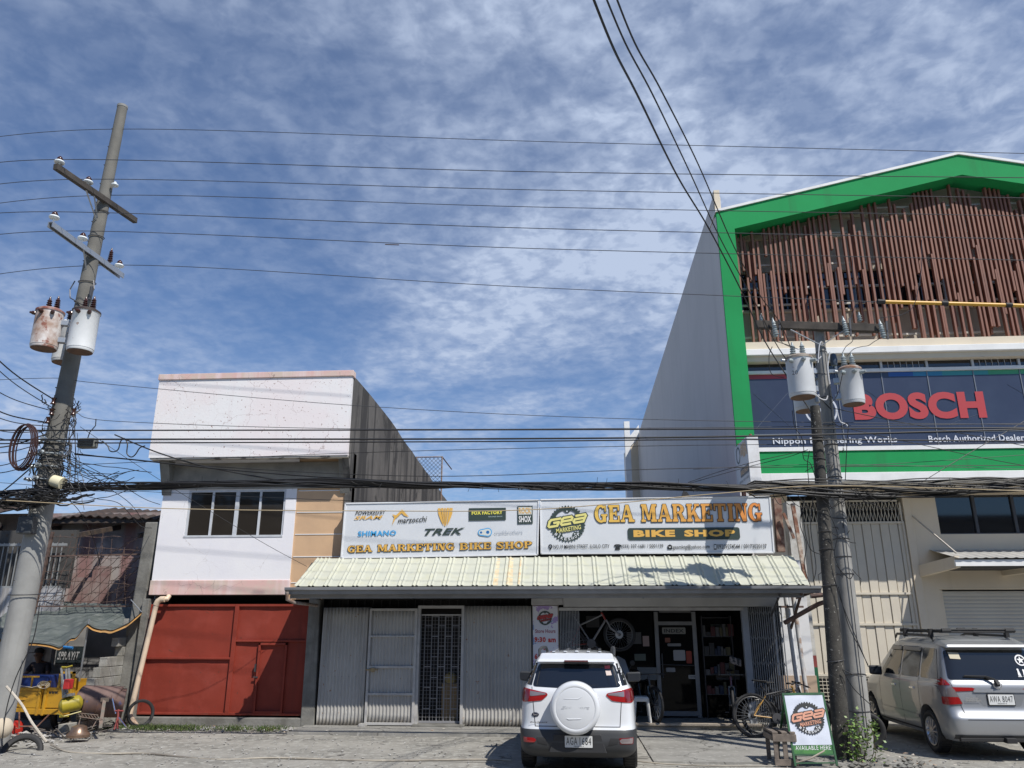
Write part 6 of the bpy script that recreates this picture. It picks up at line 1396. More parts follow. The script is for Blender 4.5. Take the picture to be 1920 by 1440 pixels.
def mirror(parent, x, y, z, side, bodym):
    m = MB().hexa([V(x, y - .03, z), V(x + side * .24, y - .02, z + .01), V(x, y + .10, z), V(x + side * .22, y + .09, z + .02), V(x, y - .04, z + .16), V(x + side * .25, y - .03, z + .17), V(x, y + .1, z + .15), V(x + side * .21, y + .09, z + .16)])
    ob = m.build('mirror', bodym, parent, bevel=.03, local=True)
    MB().quad(V(x + side * .02, y - .045, z + .02), V(x + side * .225, y - .036, z + .03), V(x + side * .23, y - .044, z + .145), V(x + side * .02, y - .052, z + .14)).build('mirror_glass', plain('mirror glass', (.02, .025, .035), .05, .2), ob, local=True)
def textplate(parent, t, small, cx, y, z, w_, h, tilt=0):
    fr = Fr((cx, y, z), (1, 0, 0), (0, tilt, 1))
    b = poly(fr, rrect(-w_ / 2, w_ / 2, 0, h, .008), 0).build('number_plate', plain('plate white', (.62, .63, .62), .4), parent, fix=False, local=True)
    rg_ = MB().prism([fr.p(*p, -.012) for p in rrect(-w_ / 2 - .012, w_ / 2 + .012, -.012, h + .012, .012)], fr.n * .008).build('frame', black, b, local=True)
    l, r_ = t.split(' ')
    text_mb(l, fr, -w_ / 2 + .02, -.02, .035, h - .02, .002, .0, 0, 1.18).merge(text_mb(r_, fr, .015, w_ / 2 - .02, .035, h - .02, .002, .0, 0, 1.12)).build('lettering', ink, b, fix=False, local=True)
    text_mb(small, fr, -.07, .07, .010, .025, .002).build('lettering', ink, b, fix=False, local=True)
    return b
carpaint = plain('white car paint', (.66, .68, .70), .32, 0, 1.0)
clad = plain('dark cladding plastic', (.035, .037, .040), .55)
cglass = plain('car glass', (.010, .012, .016), .03, 0, 0, .9)
lampred = plain('red lamp lens', (.30, .012, .012), .12, 0, 1); lampdark = plain('dark red lens', (.16, .01, .012), .12, 0, 1); lampclear = plain('clear lamp lens', (.26, .22, .22), .1, .3, 1)

car = thing('parked_suv', 'white compact sport utility car with covered spare wheel on its tailgate parked before the shop', 'car', (.10, 12.28, 0), R(-2.2))
KE = [(.20, .16, 3.85, .80, 5, 4), (.30, .03, 3.96, .845, 9, 4), (.42, -.02, 4.0, .862, 9, 4), (.56, .0, 4.0, .870, 9, 4), (.60, .015, 3.99, .872, 9, 4), (.66, .045, 3.98, .870, 9, 4), (.80, .062, 3.97, .867, 9, 3.6), (1.0, .075, 3.86, .862, 9, 3.4), (1.12, .095, 3.6, .845, 9, 3.2),
      (1.18, .125, 3.0, .81, 9, 4), (1.24, .155, 2.85, .775, 9, 4.5), (1.36, .21, 2.62, .72, 9, 5), (1.48, .265, 2.38, .665, 9, 5), (1.545, .295, 2.22, .635, 9, 5), (1.60, .34, 2.1, .59, 9, 5), (1.64, .44, 1.98, .52, 5, 4)]
base = loft(KE, .20, 1.64, 56, 120, 0, True, .035); bv = bvh_of(base)
up = loft(KE, .60, 1.64, 44, 120, 0, True, .035); bo_ = up.build('body', carpaint, car, smooth=True, local=True)
bb_ = loft(KE, .22, .605, 18, 120, .012, False)
bb_.build('bumper_cladding', clad, car, smooth=True, local=True)
rw_ = decal(bv, rpoly([(-.665, 1.185), (0, 1.155), (.665, 1.185), (.58, 1.50), (-.58, 1.50)], .05), 'rear', .006); rwo = rw_.build('rear_window', cglass, car, smooth=True, local=True)
for s_, ax in ((-1, 'left'), (1, 'right')):
    decal(bv, rpoly([(.34, 1.21), (1.05, 1.17), (2.55, 1.15), (2.0, 1.55), (.55, 1.54)], .05), ax, .006).build('side_window', cglass, car, smooth=True, local=True)
    decal(bv, [(s_ * .675, 1.20), (s_ * .755, 1.21), (s_ * .665, 1.50), (s_ * .595, 1.51)], 'rear', .007).build('quarter_window', cglass, car, smooth=True, local=True)
    # lamps wrap from the tailgate round the flank
    lamp = decal(bv, rpoly([(s_ * .43, 1.07), (s_ * .52, .995), (s_ * .80, .965), (s_ * .845, .99), (s_ * .845, 1.14), (s_ * .80, 1.165), (s_ * .45, 1.10)], .02), 'rear', .012, .02).build('tail_lamp', lampred, car, smooth=True, local=True)
    decal(bv, rpoly([(s_ * .46, 1.075), (s_ * .70, 1.05), (s_ * .70, 1.125), (s_ * .47, 1.095)], .012), 'rear', .016, .02).build('reversing_lens', lampclear, lamp, smooth=True, local=True)
    decal(bv, rpoly([(s_ * .715, .985), (s_ * .715, 1.145), (s_ * .84, 1.13), (s_ * .84, 1.0)], .015), 'rear', .016, .02).build('side_lens', lampdark, lamp, smooth=True, local=True)
    bv2 = bvh_of(bb_)
    rf = decal(bv2, rpoly([(s_ * .63, .435), (s_ * .79, .43), (s_ * .80, .50), (s_ * .64, .495), (s_ * .60, .47)], .012), 'rear', .010, .02).build('reflector', lampred if s_ < 0 else lampclear, car, smooth=True, local=True)
    if s_ > 0: decal(bv2, rpoly([(.61, .425), (.80, .42), (.81, .51), (.60, .505)], .012), 'rear', .006, .02).build('surround', lampdark, rf, smooth=True, local=True)
    decal(bv2, rpoly([(s_ * .44, .40), (s_ * .58, .43), (s_ * .60, .50), (s_ * .47, .50)], .01), 'rear', .005, .02).build('vent', black, car, smooth=True, local=True)
    mirror(car, s_ * .80, 1.98, 1.13, s_, clad)
    wheel(car, s_ * .765, .68, .335, .205, s_); wheel(car, s_ * .765, 3.2, .335, .205, s_)
    MB().tube([V(s_ * .575, .50, 1.61), V(s_ * .585, .58, 1.69), V(s_ * .59, 1.2, 1.71), V(s_ * .58, 2.0, 1.69), V(s_ * .56, 2.1, 1.62)], .024, 8).build('roof_rail', clad, car, smooth=True, local=True)
for a, b in (((-.675, 1.18), (-.62, .64)), ((.675, 1.18), (.62, .64)), ((-.62, .645), (.62, .645))): dline(bv, a, b, .010, 'rear', .0025).build('panel_gap', black, bo_, local=True)
for a, b in (((-.60, 1.2), (-.54, 1.49)), ((.60, 1.2), (.54, 1.49))): dline(bv, a, b, .012, 'rear', .009).build('panel_gap', black, rwo, local=True)
sp_ = MB(); sp_.hexa([V(-.60, .14, 1.53), V(.60, .14, 1.53), V(-.6, .42, 1.55), V(.6, .42, 1.55), V(-.565, .18, 1.575), V(.565, .18, 1.575), V(-.55, .45, 1.655), V(.55, .45, 1.655)]); spo = sp_.build('roof_spoiler', carpaint, car, bevel=.02, local=True)
MB().box(-.18, .18, .128, .15, 1.535, 1.558).build('brake_light', plain('dark brake lens', (.10, .012, .012), .2, 0, 1), spo, local=True, bevel=.006)
MB().box(-.19, .19, .16, .22, 1.51, 1.532).build('brake_housing', black, spo, local=True)
rr = MB()
for i in range(5): x = -.36 + i * .18; rr.box(x - .025, x + .025, .55, 1.9, 1.662, 1.684 - abs(x) * .03)
rr.build('roof_ribs', carpaint, bo_, bevel=.01, local=True)
# spare wheel
SZ, SR = .915, .368
sw = MB().lathe((-.02, .04, SZ), (0, -1, 0), [(-.02, SR * .93), (.04, SR * .98), (.12, SR), (.19, SR * .985), (.225, SR * .93), (.238, SR * .85), (.240, SR * .80), (.234, SR * .77), (.240, SR * .72), (.248, SR * .3), (.25, .001)], 72)
swo = sw.build('spare_wheel_cover', carpaint, car, smooth=True, local=True)
fs_ = Fr((-.02, .04 - .245, SZ), (1, 0, 0))
text_mb('EcoSport', fs_, -.20, .21, -.02, .035, .0, .03, .35, 1, 0, .004).build('embossed_lettering', plain('white car paint dull', (.50, .52, .54), .5), swo, fix=False, local=True)
em = MB(); em.prism([fs_.p(*p, -.006) for p in ((-.17, .125), (.04, .135), (.11, .165), (.06, .125), (.03, .118))], fs_.n * .012); em.prism([fs_.p(*p, -.006) for p in ((-.13, -.135), (.10, -.132), (.06, -.15), (-.10, -.155))], fs_.n * .012); em.build('embossed_ribs', carpaint, swo, bevel=.005, local=True)
b_ = decal(bv, [(-.62 + .055 * math.cos(t), .80 + .03 * math.sin(t)) for t in [i * .4 for i in range(16)]], 'rear', .008, .02).build('badge', plain('badge blue black', (.02, .025, .05), .2, 0, 1), car, smooth=True, local=True)
text_mb('Ford', Fr((-.655, .052, .787), (1, 0, 0)), 0, .07, 0, .03, .0, .02, .3).build('lettering', chrome, b_, fix=False, local=True)
text_mb('EcoSport', Fr((-.70, .040, .685), (1, 0, 0)), 0, .26, 0, .022, .0, .04, .3).build('badge', plain('dark chrome', (.1, .1, .11), .3, .8), car, fix=False, local=True)
textplate(car, 'AGA 1684', 'REGION 6', .015, -.045, .375, .40, .155)
mb = MB()
mb.hexa([V(-.42, -.035, .30), V(.42, -.035, .30), V(-.42, .1, .30), V(.42, .1, .30), V(-.34, -.03, .55), V(.34, -.03, .55), V(-.34, .1, .57), V(.34, .1, .57)]); mb.build('plate_recess', plain('recess plastic', (.025, .026, .028), .6), car, local=True, bevel=.01)
st_ = decal(bv, [(.43, 1.43), (.51, 1.435), (.505, 1.48), (.425, 1.475)], 'rear', .010).build('sticker', plain('red white sticker', (.45, .08, .1)), rwo, local=True)
decal(bv, [(.45, 1.34), (.53, 1.345), (.51, 1.415), (.435, 1.41)], 'rear', .010).build('sticker', plain('pale sticker', (.6, .5, .45)), rwo, local=True)
MB().beam(V(.16, .135, 1.20), V(.31, .14, 1.205), .012, .014).build('wiper', black, rwo, local=True)
MB().box(.74, .80, .5, .54, .93, .97).build('fuel_handle', carpaint, car, local=True, bevel=.015) if False else None
mb = MB().box(-.6, .6, .3, 3.6, .22, .34); mb.tube([V(-.5, .68, .33), V(.5, .68, .33)], .05, 8); mb.build('underbody', black, car, local=True)
MB().lathe((.905, .72, .98), (1, 0, 0), [(-.06, .03), (0, .035), (.01, .02)], 10).build('door_handle', carpaint, car, smooth=True, local=True) if False else None

# silver van-like wagon
silver = plain('silver car paint', (.37, .38, .39), .40, .6, .6)
van = thing('parked_wagon', 'silver people carrier with roof rack and window stickers parked at the right edge', 'car', (7.02, 13.98, 0), R(-.5))
KV = [(.26, .12, 4.45, .80, 13, 4), (.34, .03, 4.52, .845, 13, 4), (.45, .0, 4.56, .865, 13, 4), (.62, .0, 4.58, .875, 13, 4), (.66, .03, 4.58, .878, 13, 4), (.75, .07, 4.57, .882, 13, 3.8), (.95, .085, 4.45, .88, 13, 3.4), (1.06, .10, 4.0, .868, 13, 3.4), (1.12, .13, 3.62, .835, 13, 4.5), (1.2, .165, 3.5, .81, 13, 5),
      (1.35, .23, 3.25, .765, 13, 5), (1.5, .30, 3.0, .715, 13, 5), (1.6, .35, 2.8, .68, 13, 5), (1.66, .40, 2.65, .64, 13, 4.5), (1.70, .5, 2.5, .56, 5, 4)]
vb = loft(KV, .26, 1.70, 60, 180, 0, True, .045); bvv = bvh_of(vb)
tmp = vb.build('body', silver, None, smooth=False); tmp.location = (0, 0, 0)
# cut wheel arches out of the shell
me = tmp.data
for v in me.vertices: v.co = v.co   # mesh was shifted to its base; rebuild exactly
me.clear_geometry(); me.from_pydata([tuple(p) for p in vb.v], [], vb.f)
bm = bmesh.new(); bm.from_mesh(me); bmesh.ops.recalc_face_normals(bm, faces=bm.faces); bm.to_mesh(me); bm.free()
cut = MB()
for s_ in (-1, 1):
    for y in (.83, 3.58): cut.lathe((s_ * .62, y, .36), (s_, 0, 0), [(0, .385), (.6, .385)], 40)
cm = bpy.data.meshes.new('c'); cm.from_pydata([tuple(p) for p in cut.v], [], cut.f); bm = bmesh.new(); bm.from_mesh(cm); bmesh.ops.recalc_face_normals(bm, faces=bm.faces); bm.to_mesh(cm); bm.free()
co = bpy.data.objects.new('c', cm); COL.objects.link(co)
md = tmp.modifiers.new('b', 'BOOLEAN'); md.object = co; md.operation = 'DIFFERENCE'; md.solver = 'EXACT'
dg = bpy.context.evaluated_depsgraph_get(); nm = bpy.data.meshes.new_from_object(tmp.evaluated_get(dg)); tmp.modifiers.clear(); tmp.data = nm; nm.name = 'body'
bpy.data.objects.remove(co); tmp.parent = van; tmp.location = (0, 0, 0); nm.shade_smooth(); nm.set_sharp_from_angle(angle=R(40))
if not nm.materials: nm.materials.append(silver)
vbody = tmp
vg = plain('tinted glass', (.012, .012, .012), .03, 0, 0, .9)
rwn = decal(bvv, rpoly([(-.745, 1.135), (.745, 1.135), (.67, 1.545), (-.67, 1.545)], .05), 'rear', .007).build('rear_window', vg, van, smooth=True, local=True)
for s_, ax in ((-1, 'left'), (1, 'right')):
    for q in ([(.36, 1.13), (1.02, 1.12), (1.04, 1.565), (.53, 1.56)], [(1.10, 1.12), (1.86, 1.11), (1.86, 1.57), (1.12, 1.57)], [(1.94, 1.11), (2.95, 1.10), (2.42, 1.50), (2.2, 1.565), (1.94, 1.57)]):
        o = decal(bvv, rpoly(q, .05), ax, .006).build('side_window', vg, van, smooth=True, local=True)
        if q[0][0] > 1: decal(bvv, rpoly([(q[0][0] - .02, 1.50), (q[1][0] - .45 if q[0][0] > 1.9 else q[1][0], 1.50), (q[1][0] - .5 if q[0][0] > 1.9 else q[1][0], 1.575), (q[0][0] - .02, 1.575)], .02), ax, .03).build('rain_visor', plain('smoked visor', (.16, .15, .14), .2), o, smooth=True, local=True, solid=.004)
    for a, b in (((1.07, 1.12), (1.10, .36)), ((1.90, 1.12), (1.90, .36)), ((2.92, 1.08), (2.95, .36)), ((.36, 1.13), (.30, .95))): dline(bvv, a, b, .010, ax).build('panel_gap', black, vbody, local=True)
    decal(bvv, [(1.2, .50), (2.9, .50), (2.9, .56), (1.2, .56)], ax, .016).build('side_moulding', silver, van, local=True, smooth=True)
    dline(bvv, (1.2, .33), (3.15, .33), .03, ax, .004).build('sill_strip', clad, van, local=True)
    for y in (1.25, 2.08):
        MB().box(s_ * .885 - .02, s_ * .885 + .02, y, y + .18, .93, .965).build('door_handle', chrome, van, local=True, bevel=.012)
    decal(bvv, rpoly([(.50, .86), (.72, .86), (.72, 1.03), (.50, 1.03)], .02), ax, .003).build('fuel_flap', silver, vbody, local=True, smooth=True)
    lamp = decal(bvv, rpoly([(s_ * .60, .80), (s_ * .85, .78), (s_ * .88, 1.18), (s_ * .815, 1.18), (s_ * .72, 1.04)], .03), 'rear', .012, .02).build('tail_lamp', lampclear, van, smooth=True, local=True)
    decal(bvv, rpoly([(s_ * .62, .81), (s_ * .86, .79), (s_ * .86, .90), (s_ * .66, .90)], .015), 'rear', .017, .02).build('red_lens', lampred, lamp, smooth=True, local=True)
    decal(bvv, rpoly([(s_ * .745, 1.06), (s_ * .86, 1.05), (s_ * .87, 1.17), (s_ * .82, 1.17)], .015), 'rear', .017, .02).build('red_lens', lampred, lamp, smooth=True, local=True)
    decal(bvv, rpoly([(s_ * .42, .985), (s_ * .70, .975), (s_ * .73, 1.035), (s_ * .42, 1.03), (s_ * .36, 1.01)], .012), 'rear', .012, .02).build('tailgate_lens', lampred, van, smooth=True, local=True)
    mirror(van, s_ * .86, 2.75, 1.06, s_, clad)
    wheel(van, s_ * .765, .83, .335, .21, s_, .68, 12); wheel(van, s_ * .765, 3.58, .335, .21, s_, .68, 12)
    MB().tube([V(s_ * .62, .75, 1.66), V(s_ * .64, .85, 1.745), V(s_ * .64, 2.3, 1.76), V(s_ * .6, 2.5, 1.70)], .02, 8).build('roof_rail', clad, van, smooth=True, local=True)
for a, b in (((-.735, 1.1), (-.60, .64)), ((.735, 1.1), (.60, .64)), ((-.60, .60), (.60, .60))): dline(bvv, a, b, .010, 'rear').build('panel_gap', black, vbody, local=True)
sp_ = MB().hexa([V(-.69, .20, 1.575), V(.69, .20, 1.575), V(-.70, .6, 1.62), V(.7, .6, 1.62), V(-.66, .22, 1.625), V(.66, .22, 1.625), V(-.64, .65, 1.725), V(.64, .65, 1.725)]); sp_.build('roof_spoiler', silver, van, bevel=.025, local=True)
rk = MB()
for x in (-.5, -.26, 0, .26, .5): rk.tube([V(x, .55, 1.815), V(x, 2.1, 1.815)], .010, 6)
for y in (.55, 1.05, 1.6, 2.1): rk.tube([V(-.60, y, 1.80), V(.60, y, 1.80)], .013, 6)
for s_ in (-1, 1):
    rk.tube([V(s_ * .60, .45, 1.82), V(s_ * .60, 2.2, 1.82)], .024, 8); rk.tube([V(s_ * .45, .45, 1.825), V(s_ * .60, .45, 1.825)], .032, 8); rk.tube([V(s_ * .45, 2.2, 1.825), V(s_ * .60, 2.2, 1.825)], .032, 8)
    for y in (.8, 1.9): rk.box(s_ * .64 - .03, s_ * .64 + .03, y - .04, y + .04, 1.72, 1.85)
rk.tube([V(-.45, .45, 1.84), V(.45, .45, 1.84)], .012, 6); rk.build('roof_rack', black, van, smooth=True, local=True)
decal(bvv, rpoly([(-.30, .78), (.30, .78), (.40, .96), (-.40, .96)], .03), 'rear', .002).build('plate_recess', plain('silver recess', (.30, .31, .32), .4, .6), van, local=True, smooth=True)
textplate(van, 'AWA 8047', 'REGION VI', .0, .052, .80, .40, .14, .06)
decal(bvv, rpoly([(-.42, .965), (.42, .965), (.40, 1.01), (-.40, 1.01)], .02), 'rear', .022).build('garnish', silver, van, local=True, smooth=True)
wp = MB().beam(V(-.02, .03, 1.06), V(-.03, .08, 1.13), .06, .05); wp.beam(V(-.04, .07, 1.14), V(-.16, .11, 1.18), .035, .03); wp.beam(V(-.15, .10, 1.185), V(-.50, .12, 1.19), .014, .02); wp.build('wiper', black, van, local=True, bevel=.005)
fv = Fr((.0, .075, 1.06), (1, 0, 0)); e = ringm(fv, -.02, .01, .055, .045, .02, 24, 1.25).build('badge', chrome, van, fix=False, local=True); ringm(fv, -.02, .01, .045, .036, .021, 20, .5).merge(ringm(fv, -.02, .028, .026, .018, .021, 20, 1.5)).build('badge_rings', chrome, e, fix=False, local=True)
text_mb('TOYOTA', Fr((-.56, .058, .875), (1, 0, 0)), 0, .2, 0, .025, .01, .03).merge(text_mb('INNOVA', Fr((-.56, .058, .845), (1, 0, 0)), 0, .24, 0, .025, .01, .03)).build('badge', chrome, van, fix=False, local=True)
stick = plain('white vinyl', (.68, .69, .7), .5)
def onrear(x, z): h = bvv.ray_cast(V(x, -3, z), V(0, 1, 0)); return h[0]
a_ = onrear(.5, 1.15); b_ = onrear(.48, 1.5); upv = (b_ - a_); upv.x = 0
fr_ = Fr(onrear(.50, 1.40), (1, 0, 0), upv); fr_.o += fr_.n * .016
st = ringm(fr_, 0, 0, .085, .065, 0, 24).merge(poly(fr_, [((.062 if i % 2 == 0 else .026) * math.sin(i * math.pi / 5), (.062 if i % 2 == 0 else .026) * math.cos(i * math.pi / 5)) for i in range(10)], .001)); st.build('star_sticker', stick, rwn, fix=False, local=True)
fr2 = Fr(onrear(.50, 1.17), (1, 0, 0), upv); fr2.o += fr2.n * .018; mb = MB()
for i, (hh) in enumerate((.10, .09, .08, .05)):
    x = -.10 + i * .085; mb.merge(ringm(fr2, x, hh + .01, .016, 0.0, 0, 12)); mb.merge(poly(fr2, [(x - .022, .02), (x + .024, .015), (x + .012, hh), (x - .012, hh)], .001)); mb.merge(poly(fr2, [(x - .03, 0), (x + .03, 0), (x + .03, .01), (x - .03, .01)], .002))
mb.build('family_stickers', stick, rwn, fix=False, local=True)
fr3 = Fr(onrear(-.54, 1.42), (1, 0, 0), upv); fr3.o += fr3.n * .016; poly(fr3, [(-.08, .0), (.09, -.01), (.08, .09), (-.09, .1)], 0).build('plate_sticker', plain('cream sticker', (.5, .45, .33)), rwn, fix=False, local=True)
mb = MB().box(-.75, .75, .02, .09, .27, .33); mb.box(-.08, .08, -.06, .06, .26, .34); mb.build('tow_bar', black, van, local=True, bevel=.01)
mb = MB().box(-.6, .6, .3, 4.2, .24, .40); mb.tube([V(-.6, .83, .33), V(.6, .83, .33)], .06, 8); mb.lathe((0, .83, .33), (0, 1, 0), [(-.12, .06), (0, .14), (.12, .06)], 12); mb.build('underbody', black, van, local=True)
decal(bvv, [(-.79, .30), (.79, .30), (.8, .37), (-.8, .37)], 'rear', .012).build('lower_lip', clad, van, local=True, smooth=True)

# the upper body of this tall wagon is stretched to its real height
seen = set()
def stretch(o):
    for c in o.children:
        if c.name.split('.')[0] in ('wheel',): continue
        if c.data and c.data.name not in seen:
            seen.add(c.data.name)
            for v in c.data.vertices:
                if v.co.z > .6: v.co.z = .6 + (v.co.z - .6) * 1.12
        stretch(c)
stretch(van)
# ------------------------------------------------------------------ bicycles, built with +x forward, wheels on z = 0
def bike(label, loc, rz, Rw=.36, fc=(.02, .02, .022), fc2=(.45, .25, .05), grp=None, tilt=0, pitch=0, wall=(.3, .3, .3)):
    o = thing('bicycle', label, 'bicycle', loc, rz, grp); o.rotation_euler = (tilt, pitch, rz)
    fm = plain('frame %s' % str(fc), fc, .3, 0, .6); fa = plain('frame %s' % str(fc2), fc2, .35, 0, .6)
    wb_ = .54; bbz = Rw - .05
    RA, FA = V(-wb_ + .1, 0, Rw), V(wb_ + .1, 0, Rw); BB = V(0, 0, bbz); ST = V(-.17, 0, bbz + .46); HT = V(.38, 0, bbz + .53); HB = V(.42, 0, bbz + .41)
    for i, c in enumerate((RA, FA)):
        t = MB().tube([c + V(math.cos(a) * (Rw - .025), 0, math.sin(a) * (Rw - .025)) for a in [k * math.pi / 20 for k in range(40)]], .027, 8, closed=True).build('wheel', black, o, smooth=True, local=True)
        rm = MB().tube([c + V(math.cos(a) * (Rw - .065), 0, math.sin(a) * (Rw - .065)) for a in [k * math.pi / 20 for k in range(40)]], .014, 6, closed=True); rm.build('rim', plain('rim', (.10, .10, .10), .35, .5), t, smooth=True, local=True)
        sp = MB()
        for k in range(28): a = k * math.pi / 14; sp.tube([c + V(math.cos(a + .4 * (-1) ** k) * .02, .02 * (-1) ** k, math.sin(a + .4 * (-1) ** k) * .02), c + V(math.cos(a) * (Rw - .07), 0, math.sin(a) * (Rw - .07))], .0015, 3, False)
        sp.build('spokes', steel, t, local=True)
        MB().lathe(c + V(0, -.05, 0), (0, 1, 0), [(0, .012), (.01, .03), (.09, .03), (.1, .012)], 12).build('hub', darksteel, t, local=True, smooth=True)
        MB().lathe(c + V(0, .045, 0), (0, 1, 0), [(0, .085), (.003, .085)], 24).build('brake_disc', steel, t, local=True)
    f = MB().tube([BB, ST], .017, 8).tube([ST + V(.02, 0, -.04), HT], .019, 8).tube([BB, HB], .024, 8)
    f.build('frame', fm, o, smooth=True, local=True)
    f = MB()
    for s_ in (-1, 1): f.tube([ST + V(.02, 0, -.05), RA + V(0, .06 * s_, 0)], .010, 6); f.tube([BB, RA + V(0, .06 * s_, 0)], .011, 6)
    f.tube([HT + V(-.012, 0, .05), HB + V(.01, 0, -.03)], .022, 8); f.build('rear_triangle', fa, o, smooth=True, local=True)
    f = MB()
    for s_ in (-1, 1): f.tube([HB + V(.02, .055 * s_, -.02), HB + V(.07, .055 * s_, -.2)], .017, 6); f.tube([HB + V(.06, .055 * s_, -.18), FA + V(0, .055 * s_, 0)], .022, 6)
    f.beam(HB + V(.02, -.06, -.02), HB + V(.02, .06, -.02), .03, .04); f.build('fork', fm, o, smooth=True, local=True)
    MB().tube([ST, ST + V(-.07, 0, .18)], .013, 6).build('seat_post', fm, o, smooth=True, local=True)
    s = ST + V(-.07, 0, .19); sd_ = MB(); pr = [(-.14, .07, .03), (-.10, .075, .03), (-.02, .055, .02), (.06, .028, .018), (.13, .018, .012)]
    vs = []; 
    for (x, w_, z) in pr:
        for a in range(8): vs.append(s + V(x, math.cos(a * math.pi / 4) * w_, z + math.sin(a * math.pi / 4) * .016))
    sd_.add(vs, [(i * 8 + j, i * 8 + (j + 1) % 8, i * 8 + 8 + (j + 1) % 8, i * 8 + 8 + j) for i in range(4) for j in range(8)] + [tuple(range(8)), tuple(32 + j for j in range(8))]); sd_.build('saddle', black, o, smooth=True, local=True)
    h = HT + V(-.02, 0, .08); MB().tube([h, h + V(.07, 0, .02)], .016, 6).tube([h + V(.05, -.36, .02), h + V(.07, -.1, .02), h + V(.07, .1, .02), h + V(.05, .36, .02)], .012, 6).build('handlebar', fm, o, smooth=True, local=True)
    gmb = MB()
    for s_ in (-1, 1): gmb.tube([h + V(.052, .25 * s_, .02), h + V(.05, .37 * s_, .02)], .018, 8); gmb.tube([h + V(.07, .2 * s_, .02), h + V(.13, .22 * s_, -.0), h + V(.12, .30 * s_, -.01)], .006, 5)
    gmb.build('grips', black, o, smooth=True, local=True)
    c_ = MB().lathe(BB + V(0, -.06, 0), (0, 1, 0), [(0, .095), (.006, .095), (.008, .02), (.12, .02)], 24); c_.beam(BB + V(0, -.075, 0), BB + V(.12, -.075, -.12), .012, .025); c_.beam(BB + V(0, .075, 0), BB + V(-.12, .075, .12), .012, .025); c_.box(.07, .17, -.17, -.08, bbz - .14, bbz - .12); c_.box(-.17, -.07, .08, .17, bbz + .12, bbz + .14)
    c_.lathe(RA + V(0, -.05, 0), (0, 1, 0), [(0, .03), (.03, .055), (.031, .02)], 16); c_.beam(BB + V(0, -.055, .09), RA + V(0, -.045, .05), .004, .008); c_.beam(BB + V(0, -.055, -.09), RA + V(0, -.045, -.06), .004, .008); c_.build('crankset', darksteel, o, local=True)
    return o
b0 = bike('black mountain bike with amber rear frame standing behind the wooden crate and A-frame board', (3.95, 16.30, .0), R(4), .40, grp='mountain bikes parked at the entrance', tilt=R(-5))
bike('second black mountain bike mostly hidden behind the amber framed one', (4.10, 16.55, .0), R(8), .37, (.015, .015, .018), (.03, .03, .035), 'mountain bikes parked at the entrance', tilt=R(4))
bh = bike('red and white mountain bike hung high inside the entrance with wheels tilted up', (.55, 17.75, 1.38), R(0), .35, (.22, .22, .23), (.26, .02, .02), None, pitch=R(-12))
bike('dark mountain bike standing inside the entrance left of the glass door', (1.55, 18.0, .12), R(-70), .36, (.03, .03, .03), (.05, .04, .03), 'bikes in the dark entrance')
bike('dim mountain bike with silver fork standing inside the entrance right of the glass door', (3.45, 17.95, .12), R(-100), .36, (.10, .10, .10), (.14, .03, .03), 'bikes in the dark entrance')
# bicycle leaning hooks
MB().tube([V(.4, 18.2, 2.3), V(.4, 17.75, 2.2)], .02, 6)
# motorcycle in the entrance
mc = thing('motorcycle', 'dark scooter with clear windscreen parked inside the entrance beyond the white car', 'motorcycle', (1.05, 17.75, .12))
tyre_mb(V(1.02, 17.45, .40), (1, .1, 0), .28, .19, .1).build('wheel', black, mc, smooth=True); tyre_mb(V(1.0, 18.5, .40), (1, .1, 0), .28, .19, .11).build('wheel', black, mc, smooth=True)
MB().hexa([V(.86, 17.55, .5), V(1.18, 17.55, .5), V(.86, 18.6, .5), V(1.18, 18.6, .5), V(.78, 17.65, 1.0), V(1.28, 17.65, 1.0), V(.9, 18.6, .9), V(1.16, 18.6, .9)]).build('body', plain('dark scooter paint', (.03, .03, .035), .25, 0, 1), mc, bevel=.06)
MB().prism([V(.80, 17.60, 1.02), V(1.30, 17.60, 1.02), V(1.20, 17.72, 1.34), V(1.05, 17.75, 1.42), V(.90, 17.72, 1.34)], (0, .01, .0)).build('windscreen', plain('smoke screen', (.16, .17, .18), .1), mc)
MB().lathe((1.04, 17.56, .88), (0, -1, 0), [(0, .08), (.03, .07), (.04, .02)], 16).build('headlight', plain('headlight glass', (.5, .5, .5), .1, .3), mc, smooth=True)
mb = MB()
for s_ in (-1, 1): mb.tube([V(1.04, 17.7, 1.05), V(1.04 + s_ * .3, 17.75, 1.1)], .016, 6); mb.tube([V(1.04 + s_ * .22, 17.7, 1.1), V(1.04 + s_ * .3, 17.68, 1.25)], .008, 5); mb.lathe((1.04 + s_ * .31, 17.66, 1.28), (0, -1, 0), [(0, .055), (.02, .05)], 12)
mb.build('handlebar', black, mc)
# white plastic stool on the step
stl = thing('plastic_stool', 'white plastic stool on the step beside the white car', 'stool', (1.48, 17.45, .12)); sm_ = plain('white plastic', (.62, .62, .60), .4)
mb = MB().hexa([V(1.33, 17.30, .60), V(1.63, 17.30, .60), V(1.33, 17.6, .60), V(1.63, 17.6, .60), V(1.35, 17.32, .635), V(1.61, 17.32, .635), V(1.35, 17.58, .635), V(1.61, 17.58, .635)]); mb.box(1.34, 1.62, 17.31, 17.325, .54, .60); mb.build('seat', sm_, stl, bevel=.01)
for sx_ in (-1, 1):
    for sy_ in (-1, 1):
        a = V(1.48 + sx_ * .125, 17.45 + sy_ * .125, .60); b = V(1.48 + sx_ * .17, 17.45 + sy_ * .17, .12)
        MB().tube([a, b], [.030, .022], 6).build('leg', sm_, stl)
